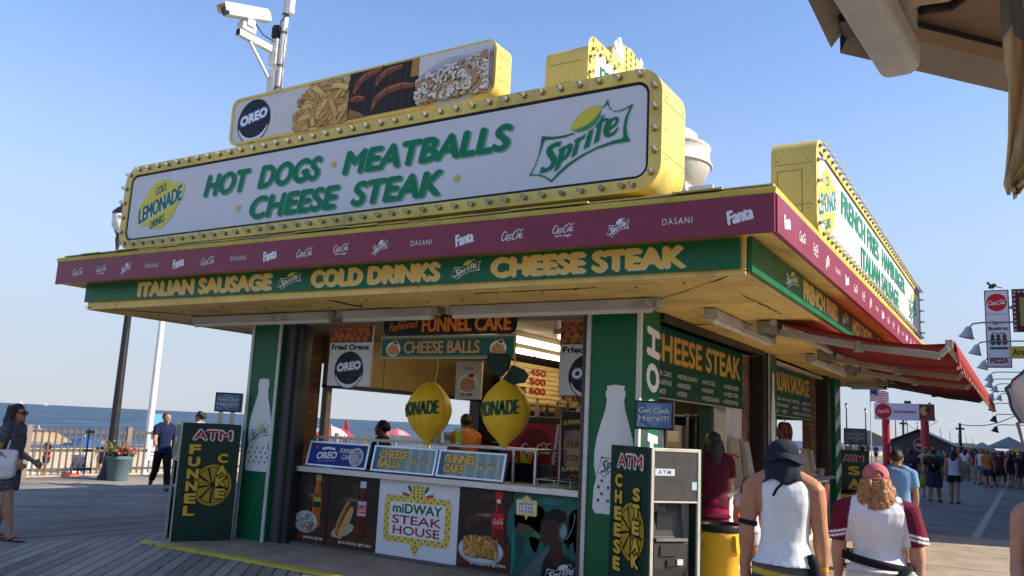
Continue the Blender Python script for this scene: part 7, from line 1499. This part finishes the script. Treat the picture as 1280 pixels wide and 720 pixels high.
# ---- man in the white tank top
def swim(p):
    f = p.z - .022 + .10 * p.x
    for lim, c in ((.466, (.10, .105, .12)), (.443, (.52, .38, .06)), (.420, (.06, .06, .07)), (.395, (.30, .07, .04)), (.375, (.48, .30, .05)), (.35, (.07, .06, .07)), (.31, (.36, .09, .04))):
        if f > lim: return c
    return (.08, .07, .08)
man = person('person in a white tank top, dark flap hat and striped swim shorts, walking away', (-1.315, 5.50, .0), 97, 1.66, legs=(14, 6, -12, 14), arms=((-4, .13, 14), (5, .11, 12)), head_drop=.030, head_fwd=.016, top=dict(tank=True, hem=.515, col=(.74, .74, .73), fit=.010, flare=.010), shorts=dict(frac=.42, col=swim, fit=.004, flare=.02, rise=.54), hair='short', skin=(.44, .20, .11), bulk=1.04, voxel=.0075, near=True, yaw=-8, lean=.0, arm_in=.02)
K = PJ[man.name]; H = K['H']; HD = K['HD']; J = K['J']; up = K['up']; NV = (.022, .026, .038)
b = MB(); Mh = K['ry']
b.ell(HD(0, -.004, .040), (.058 * H, .066 * H, .042 * H), NV, 24, 12, Mh)
cr = remesh(b, .008, 1, .003, 2, 18); hat = skin_obj('hat', cr, 'cloth', man, NV)
b = MB(); rows = []
for r_, dz_ in ((.052, .030), (.07, .022), (.084, .010), (.085, .006), (.066, .016), (.05, .024)):
    rows.append([HD(r_ * .98 * math.cos(2 * math.pi * j / 36), -.004 + r_ * 1.06 * math.sin(2 * math.pi * j / 36), dz_ + .006 * math.sin(j * .7) - .012 * abs(math.cos(2 * math.pi * j / 36)) * (r_ > .08)) for j in range(37)])
b.sheet(rows, NV); person_part(man, 'hat_brim', b)
b = MB(); rows = []
for k in range(9):
    f = k / 8; rows.append([HD((.055 + .042 * f ** 1.5) * math.cos(R(180 + 180 * j / 20) ) * 1.0, -.004 + (.064 + .026 * f) * math.sin(R(180 + 180 * j / 20)) - .004 * math.sin(j * 1.7 + k), (.020 - .098 * f) + .01 * math.sin(j * .9) * f) for j in range(21)])
b.sheet(rows, NV); o = person_part(man, 'neck_flap', b); sm = o.modifiers.new('t', 'SOLIDIFY'); sm.thickness = .004
b = MB(); b.tube([HD(.02, -.085, -.06), HD(.014, -.092, -.085), HD(-.004, -.094, -.105), HD(-.016, -.096, -.13)], .006 * H * .8, (.01, .01, .012), 8); person_part(man, 'hat_strap', b)
sh, e, w, f = J[-1][5:9]; b = MB(); p = sh + (e - sh) * .86; d = (e - sh).normalized(); b.tube([up(p - d * .009), up(p + d * .009)], .036 * H, (.015, .015, .017), 16); person_part(man, 'arm_band', b)
sh, e, w, f = J[1][5:9]; b = MB(); b.tube([up(w - f * .02), up(w - f * .004)], .0205 * H, (.62, .40, .03), 14); person_part(man, 'wristband', b, 'gloss')
b = MB(); b.tube([up(V3(.098, -.045, .56)), up(V3(.108, -.05, .53)), up(V3(.112, -.05, .48)), up(V3(.106, -.05, .42))], [.012 * H, .022 * H, .024 * H, .012 * H], (.012, .012, .014), 10); person_part(man, 'black_pouch', b)
# ---- woman in the raglan shirt
def raglan(p):
    ax = abs(p.x)
    if ax > .098 + .35 * max(0, .79 - p.z) * 0 and ax > .135 - .16 * max(0, p.z - .66):
        z = p.z + .22 * (ax - .15)
        if .672 < z < .682 or .690 < z < .700: return (.72, .70, .70)
        return (.14, .012, .03)
    return (.74, .72, .74)
wom = person('person in a white shirt with maroon striped sleeves and a faded red cap, walking away', (-.88, 6.25, .0), 100, 1.47, legs=(-8, 10, 10, 4), arms=((2, .20, 10), (-2, .20, 14)), top=dict(hem=.53, sleeve=.92, col=raglan, fit=.014, flare=.018, sflare=.004, voxel=.0058), skirt=dict(hem=.20, top=.575, col=(.60, .57, .58), flare=.03), hair='curly_long', hcol=(.42, .20, .07), skin=(.50, .27, .18), bulk=1.26, depth=1.35, voxel=.0075, near=True, yaw=8, belly=.02)
K = PJ[wom.name]; H = K['H']; HD = K['HD']; J = K['J']; up = K['up']; CP = (.50, .14, .15)
b = MB(); b.ell(HD(0, -.006, .028), (.058 * H, .064 * H, .056 * H), CP, 24, 14, K['ry']); me_ = remesh(b, .008, 1)
bm = bmesh.new(); bm.from_mesh(me_); inv = K['ry'].inverted()
def unh(v): return inv @ (V3(v.co.x / H, v.co.y / H, v.co.z / H - K['dz']) - K['hc'])
bmesh.ops.delete(bm, geom=[v for v in bm.verts if unh(v).z < .012 - .0 * unh(v).y or ((unh(v).x / .02) ** 2 + ((unh(v).z - .022) / .024) ** 2 < 1 and unh(v).y < 0)], context='VERTS'); bm.to_mesh(me_); bm.free()
capo = skin_obj('cap', me_, 'cloth', wom, CP); sm = capo.modifiers.new('t', 'SOLIDIFY'); sm.thickness = .004; sm.offset = -1
b = MB(); b.sheet([[HD(.046 * math.cos(R(20 + 140 * j / 14)), .036 + .03 * math.sin(R(20 + 140 * j / 14)) + k * .052 * math.sin(R(20 + 140 * j / 14)), .024 - k * .012 - .008 * abs(math.cos(R(20 + 140 * j / 14)))) for j in range(15)] for k in (0, .5, 1)], CP); o = person_part(wom, 'cap_brim', b); sm = o.modifiers.new('t', 'SOLIDIFY'); sm.thickness = .004
b = MB(); b.tube([HD(-.022, -.066, .012), HD(0, -.071, .012), HD(.022, -.066, .012)], .005 * H, CP, 8); person_part(wom, 'cap_strap', b)
b = MB(); pts = []
for i in range(25):
    a_ = R(-90 + 360 * i / 24 - 90); x, y = .152 * math.cos(a_), .135 * math.sin(a_); pts.append(up(V3(x, y - .002 + .02, .565 - .16 * x)))
rows = [[p + Vector((0, 0, .018 * H)) for p in pts], [p + Vector((0, 0, -.018 * H)) for p in pts]]; b.sheet(rows, (.012, .012, .014)); o = person_part(wom, 'bag_strap', b); sm = o.modifiers.new('t', 'SOLIDIFY'); sm.thickness = .006
b = MB(); b.ell(up(V3(.12, -.085, .515)), (.062 * H, .028 * H, .040 * H), (.012, .012, .014), 16, 10, Matrix.Rotation(R(35), 3, 'Z')); skin_obj('belt_bag', remesh(b, .009, 1, .004, 1, 20), 'gloss', wom, (.014, .014, .016))
b = MB(); b.ell(up(V3(.135, -.12, .520)), (.034 * H, .012 * H, .022 * H), (.3, .3, .3), 12, 8, Matrix.Rotation(R(35), 3, 'Z')); person_part(wom, 'clear_pocket', b, 'dark_glass')
sh, e, w, f = J[-1][5:9]; b = MB(); b.tube([up(w - f * .03), up(w - f * .012)], .021 * H, (.6, .56, .54), 12); person_part(wom, 'wristband', b)
# ---- woman with the tote at the far left
def pat(p): n_ = noise.noise(p * 95); return (.13, .13, .15) if n_ > .12 else (.055, .055, .065)
wl = person('person with dark hair and sunglasses carrying a white tote bag at the far left', (-10.44, 5.62, 0), 33, 1.61, legs=(-6, 6, 14, 4), arms=((-6, .10, 70), (-14, .12, 78)), top=dict(hem=.52, sleeve=.5, col=pat, fit=.012), shorts=dict(frac=.30, col=pat, fit=.012, flare=.02), hair='long', hcol=(.03, .016, .01), shoes=None, skin=(.36, .19, .12), bulk=.93, voxel=.0105, near=True)
K = PJ[wl.name]; H = K['H']; HD = K['HD']; J = K['J']; up = K['up']
b = MB(); b.tube([HD(-.048, .02, .006), HD(-.03, .052, .006), HD(0, .058, .008), HD(.03, .052, .006), HD(.048, .02, .006)], .004 * H, (.01, .01, .01), 8)
for s in (-1, 1): b.ell(HD(s * .02, .056, .002), (.017 * H, .006 * H, .014 * H), (.01, .01, .012), 12, 8, K['ry'])
person_part(wl, 'sunglasses', b, 'gloss')
for s in (-1, 1):
    ank = J[s][2]; fd = V3(s * .25, 1, 0).normalized(); q = MB(); q.tube([up(ank - fd * .045 + V3(0, 0, -.042)), up(ank + fd * .04 + V3(0, 0, -.042)), up(ank + fd * .10 + V3(0, 0, -.042)), up(ank + fd * .14 + V3(0, 0, -.040))], [.018 * H, .024 * H, .028 * H, .014 * H], (.05, .02, .015), 10)
    for i, v in enumerate(q.v): v.z = (v.z - up(ank + V3(0, 0, -.042)).z) * .22 + up(ank + V3(0, 0, -.040)).z
    q.tube([up(ank + fd * .10 + V3(0, 0, -.018)), up(ank + fd * .06 + V3(.018, 0, -.01)), up(ank + fd * .02 + V3(.026, 0, -.03))], .005 * H, (.05, .02, .015), 6); person_part(wl, 'flip_flop', q, 'matte')
tb = thing('tote_bag', 'large white cloth tote bag held by the person at the far left', 'bag', (-10.42, 5.43, .72), R(33 - 90)); q = MB()
q.loft([((.0, .02, z), rx, ry_) for z, rx, ry_ in ((.0, .06, .19), (.03, .085, .23), (.15, .095, .245), (.26, .07, .24), (.32, .03, .235), (.335, .02, .23))], (.62, .60, .56), 24, pw=3); skin_obj('bag', remesh(q, .012, 2, .016, 7, 8), 'canvas', tb, (.62, .60, .56))
for dy in (-.1, .12): q = MB(); q.tube([(.0, dy, .3), (-.01, dy + .02, .42), (-.05, dy + .0, .5), (-.08, dy - .02, .45)], .012, (.6, .58, .54), 6); q.build('strap', 'canvas', tb, local=True)
# ---- boys by the fence
person('person in a navy t-shirt and black trousers walking past the flower tub', (-14.95, 11.05, 0), -25, 1.63, legs=(26, 8, -20, 28), arms=((-20, .16, 20), (22, .14, 36)), top=dict(hem=.49, sleeve=.6, col=(.012, .02, .06), fit=.012), pants=dict(col=(.012, .012, .014), fit=.002), hair='short', hcol=(.12, .07, .03), shoes=dict(col=(.02, .02, .02), sole=(.6, .6, .58)), skin=(.45, .25, .17), bulk=.9, voxel=.0115, yaw=20)
person('person with curly dark hair half hidden behind the funnel cake machine panel', (-14.55, 11.55, 0), 200, 1.64, legs=(16, 4, -16, 20), arms=((10, .14, 20), (-12, .12, 20)), top=dict(hem=.49, sleeve=.6, col=(.40, .40, .42), fit=.012), pants=dict(col=(.16, .14, .12)), hair='curly', hcol=(.02, .014, .01), shoes=dict(col=(.02, .02, .025), sole=(.6, .6, .6)), skin=(.40, .22, .15), bulk=.9, voxel=.0125)
# ---- at the side counter
def dress(p): return (.075, .005, .018)  # upper half coloured darker to imitate the shade of the awning
person('person in a dark maroon top standing at the side counter behind the yellow bin', (-2.92, 9.08, .02), 120, 1.64, legs=(2, 2, -2, 4), arms=((12, .12, 40), (16, .14, 50)), top=dict(hem=.44, sleeve=.6, col=dress, fit=.016, flare=.02), skirt=dict(hem=.36, top=.56, col=(.24, .008, .06), flare=.02), hair='long', hcol=(.015, .01, .008), skin=(.38, .2, .13), bulk=.92, voxel=.0115)  # skirt colour carries the brighter sunlit lower part of the same garment
person('child with curly hair in a pale top beside the maroon dressed adult', (-2.66, 9.55, .02), 110, 1.16, legs=(3, 3, -3, 4), arms=((8, .12, 20), (10, .12, 24)), top=dict(hem=.48, sleeve=.5, col=(.55, .52, .54), fit=.012), shorts=dict(frac=.3, col=(.5, .48, .5)), hair='curly_long', hcol=(.07, .035, .02), skin=(.42, .22, .14), bulk=.95, voxel=.0115)
# ---- workers inside
person('worker in an orange shirt and dark cap inside the stand behind the lemons', (-7.25, 10.6, .05), 150, 1.72, top=dict(hem=.5, sleeve=.6, col=(.32, .11, .025)), pants=dict(col=(.02, .02, .02)), hair='short', hcol=(.01, .008, .006), skin=(.28, .14, .09), arms=((20, .12, 50), (20, .12, 50)), voxel=.013)
person('worker with bushy dark hair bending behind the counter signs', (-7.75, 9.25, .05), 200, 1.56, top=dict(hem=.5, sleeve=.6, col=(.02, .02, .025)), pants=dict(col=(.02, .02, .02)), hair='curly', hcol=(.006, .005, .005), skin=(.22, .11, .07), arms=((25, .12, 50), (25, .12, 50)), voxel=.013)
# ---- behind the woman, and the arm at the right edge
person('person in a light blue shirt just beyond the red cap', (-1.42, 11.9, .0), 95, 1.57, legs=(12, 4, -12, 10), arms=((-8, .14, 14), (10, .14, 14)), top=dict(hem=.46, sleeve=.62, col=(.16, .30, .50), fit=.018, flare=.012), shorts=dict(frac=.4, col=(.5, .42, .34)), hair='short', hcol=(.03, .018, .012), skin=(.38, .2, .12), bulk=1.0, voxel=.0115)
person('person in a black top whose bare arm shows at the right edge', (.135, 5.6, .0), 262, 1.58, legs=(10, 4, -10, 8), arms=((10, .14, 18), (-4, .12, 30)), top=dict(tank=True, hem=.5, col=(.02, .02, .022)), shorts=dict(frac=.3, col=(.015, .015, .017)), hair='long', skin=(.48, .25, .16), bulk=1.0, voxel=.0105)
# ---- walkers in the middle distance
def plaid(p): return (.05, .05, .06) if noise.noise(p * 40) > 0 else (.015, .015, .02)
p1 = person('walker in a dark outfit with a dark blue backpack and a green bag', (-2.95, 28.0, 0), 92, 1.56, legs=(14, 4, -14, 12), arms=((-8, .14, 10), (8, .14, 12)), top=dict(hem=.48, sleeve=.5, col=(.08, .03, .04)), pants=dict(col=(.012, .014, .03), flare=.012), hair='bun', skin=(.4, .22, .15), bulk=1.08, voxel=.016)
p2 = person('walker in a dark patterned shirt and blue shorts carrying a black backpack', (-2.36, 28.3, 0), 90, 1.58, legs=(-14, 12, 14, 4), arms=((8, .16, 12), (-8, .16, 12)), top=dict(hem=.44, sleeve=.65, col=plaid, flare=.012), shorts=dict(frac=.46, col=(.04, .06, .12), flare=.014), hair='short', hcol=(.012, .01, .008), skin=(.36, .19, .12), bulk=1.2, depth=1.15, voxel=.016)
p3 = person('walker in a pale lilac tank top and black shorts with long dark hair', (-1.82, 28.0, 0), 88, 1.58, legs=(10, 4, -12, 12), arms=((-8, .14, 12), (8, .14, 12)), top=dict(tank=True, hem=.52, col=(.52, .50, .62)), shorts=dict(frac=.22, col=(.015, .015, .02)), hair='long', hcol=(.012, .008, .006), skin=(.36, .19, .12), voxel=.016)
person('walker with bare shoulders and fair hair up, between the backpack wearers', (-2.78, 30.5, 0), 90, 1.62, legs=(10, 4, -12, 12), top=dict(tank=True, hem=.5, col=(.35, .18, .15)), shorts=dict(frac=.25, col=(.2, .15, .13)), hair='bun', hcol=(.28, .16, .08), skin=(.5, .28, .2), voxel=.018)
for p_, c in ((p1, (.01, .02, .05)), (p2, (.012, .012, .014))):
    K = PJ[p_.name]; H = K['H']; up = K['up']; b = MB(); b.ell(up(V3(0, -.115, .68)), (.085 * H, .05 * H, .11 * H), c, 14, 9); bp = person_part(p_, 'backpack', b)
    b = MB(); b.lathe([(.0, .002), (.035, .0), (.035, .006)], up(V3(0, -.163, .69)), (.2, .3, .35), 14, (0, -1, 0)); b.build('badge', 'cloth', bp, local=True)
t = thing('carrier_bag', 'green carrier bag hanging from a walker in the middle distance', 'bag', (-2.66, 28.0, .45)); b = MB(); b.ell((-2.66, 28.0, .60), (.12, .1, .2), (.25, .28, .06), 12, 9); b.build('bag', 'gloss', t); b = MB(); b.tube([(-2.62, 28, .72), (-2.66, 28, .95), (-2.70, 28, .72)], .01, (.25, .28, .06), 6); b.build('handle', 'cloth', t)
# ---- crowd: a few figures, then copies in other clothes
CR = []
rnd = random.Random(21)
for i, (nm, kw) in enumerate((('a', dict(top=dict(hem=.48, sleeve=.55, col=(1, 0, 0)), shorts=dict(frac=.4, col=(0, 1, 0)), hair='short', legs=(14, 4, -14, 12))), ('b', dict(top=dict(tank=True, hem=.52, col=(1, 0, 0)), shorts=dict(frac=.25, col=(0, 1, 0)), hair='long', legs=(-12, 12, 12, 4), bulk=.95)), ('c', dict(top=dict(hem=.46, sleeve=.6, col=(1, 0, 0)), pants=dict(col=(0, 1, 0)), hair='short', legs=(10, 4, -10, 10), bulk=1.15)), ('d', dict(top=dict(hem=.5, sleeve=.45, col=(1, 0, 0)), skirt=dict(hem=.3, col=(0, 1, 0)), hair='long', legs=(-8, 6, 8, 4))))):
    CR.append(person('x', (0, 0, 0), 90, 1.6, arms=((-10, .14, 12), (10, .14, 14)), voxel=.018, skin=(.36, .19, .12), **kw))
CN = {'black': (.013, .013, .016), 'red': (.33, .03, .03), 'orange': (.42, .14, .04), 'white': (.6, .6, .6), 'grey': (.16, .16, .17), 'navy': (.015, .022, .06), 'pink': (.48, .17, .2), 'teal': (.03, .18, .2), 'tan': (.38, .28, .18), 'purple': (.09, .03, .12), 'maroon': (.12, .015, .03), 'blue': (.05, .12, .32)}
spots = [(-1.42, 42, 'orange', 'navy', 0), (-1.78, 45, 'white', 'blue', 1), (-1.02, 44, 'maroon', 'black', 0), (-.82, 47, 'red', 'grey', 2), (-.60, 43.5, 'black', 'navy', 1), (-.20, 46, 'black', 'grey', 1), (-2.35, 52, 'black', 'tan', 2), (-2.7, 50, 'white', 'grey', 3)]
names = list(CN)
for i in range(66):
    y = rnd.uniform(52, 105); x = rnd.uniform(-.075, .004) * y; spots.append((x, y, rnd.choice(names), rnd.choice(['black', 'navy', 'grey', 'tan', 'blue', 'white']), rnd.randrange(4)))
for i in range(7):
    y = rnd.uniform(70, 100); spots.append((-.165 * y + rnd.uniform(-1.5, 3), y, rnd.choice(names), rnd.choice(['black', 'navy', 'tan']), rnd.randrange(4)))
for x, y in ((-4.3, 48), (-3.9, 50), (-4.6, 55)): spots.append((x, y, rnd.choice(names), 'navy', rnd.randrange(4)))
for i in range(12): spots.append((rnd.uniform(-2.1, .05), rnd.uniform(42, 62), rnd.choice(['black', 'navy', 'maroon', 'grey', 'purple', 'red', 'teal']), rnd.choice(['black', 'navy', 'grey', 'tan']), rnd.randrange(4)))
seen = {}
beach = [(-33.8, 19.6, 'red', 'navy', 1), (-34.8, 22.6, 'black', 'black', 0), (-31.5, 21.4, 'pink', 'tan', 1), (-36, 30.5, 'blue', 'tan', 0)]
used = set()
for i, (x, y, c1, c2, k) in enumerate(spots + beach):
    src = CR[k]
    o = src if k not in used else copy_tree(src); used.add(k)
    on_beach = i >= len(spots); o.location = (x, y, -1.3 if on_beach else 0); s = rnd.uniform(.93, 1.06); o.scale = (s, s, s); o.rotation_euler.z = R(rnd.choice([90, 90, 80, 100, 270, 260]) - 90 if not on_beach else rnd.uniform(0, 360))
    for ch in o.children:
        nm = ch.name.split('.')[0]
        if nm in ('shirt', 'shorts', 'trousers', 'skirt'):
            ch.data = ch.data.copy(); set_cols(ch.data, [CN[c1 if nm == 'shirt' else c2]] * len(ch.data.vertices))
        elif nm == 'hair' and i % 3 == 0: ch.data = ch.data.copy(); set_cols(ch.data, [rnd.choice([(.2, .1, .04), (.02, .012, .01), (.3, .2, .1)])] * len(ch.data.vertices))
    low = {0: 'shorts', 1: 'short shorts', 2: 'trousers', 3: 'skirt'}[k]; where = 'standing on the sand' if on_beach else ('walking nearest in the far crowd' if y < 53 else 'far down the walkway')
    o['label'] = 'person in a %s top and %s %s %s' % (c1, c2, low, where); o['group'] = 'people on the beach' if on_beach else 'people in the far crowd'
bpy.data.scenes.remove(_TS)
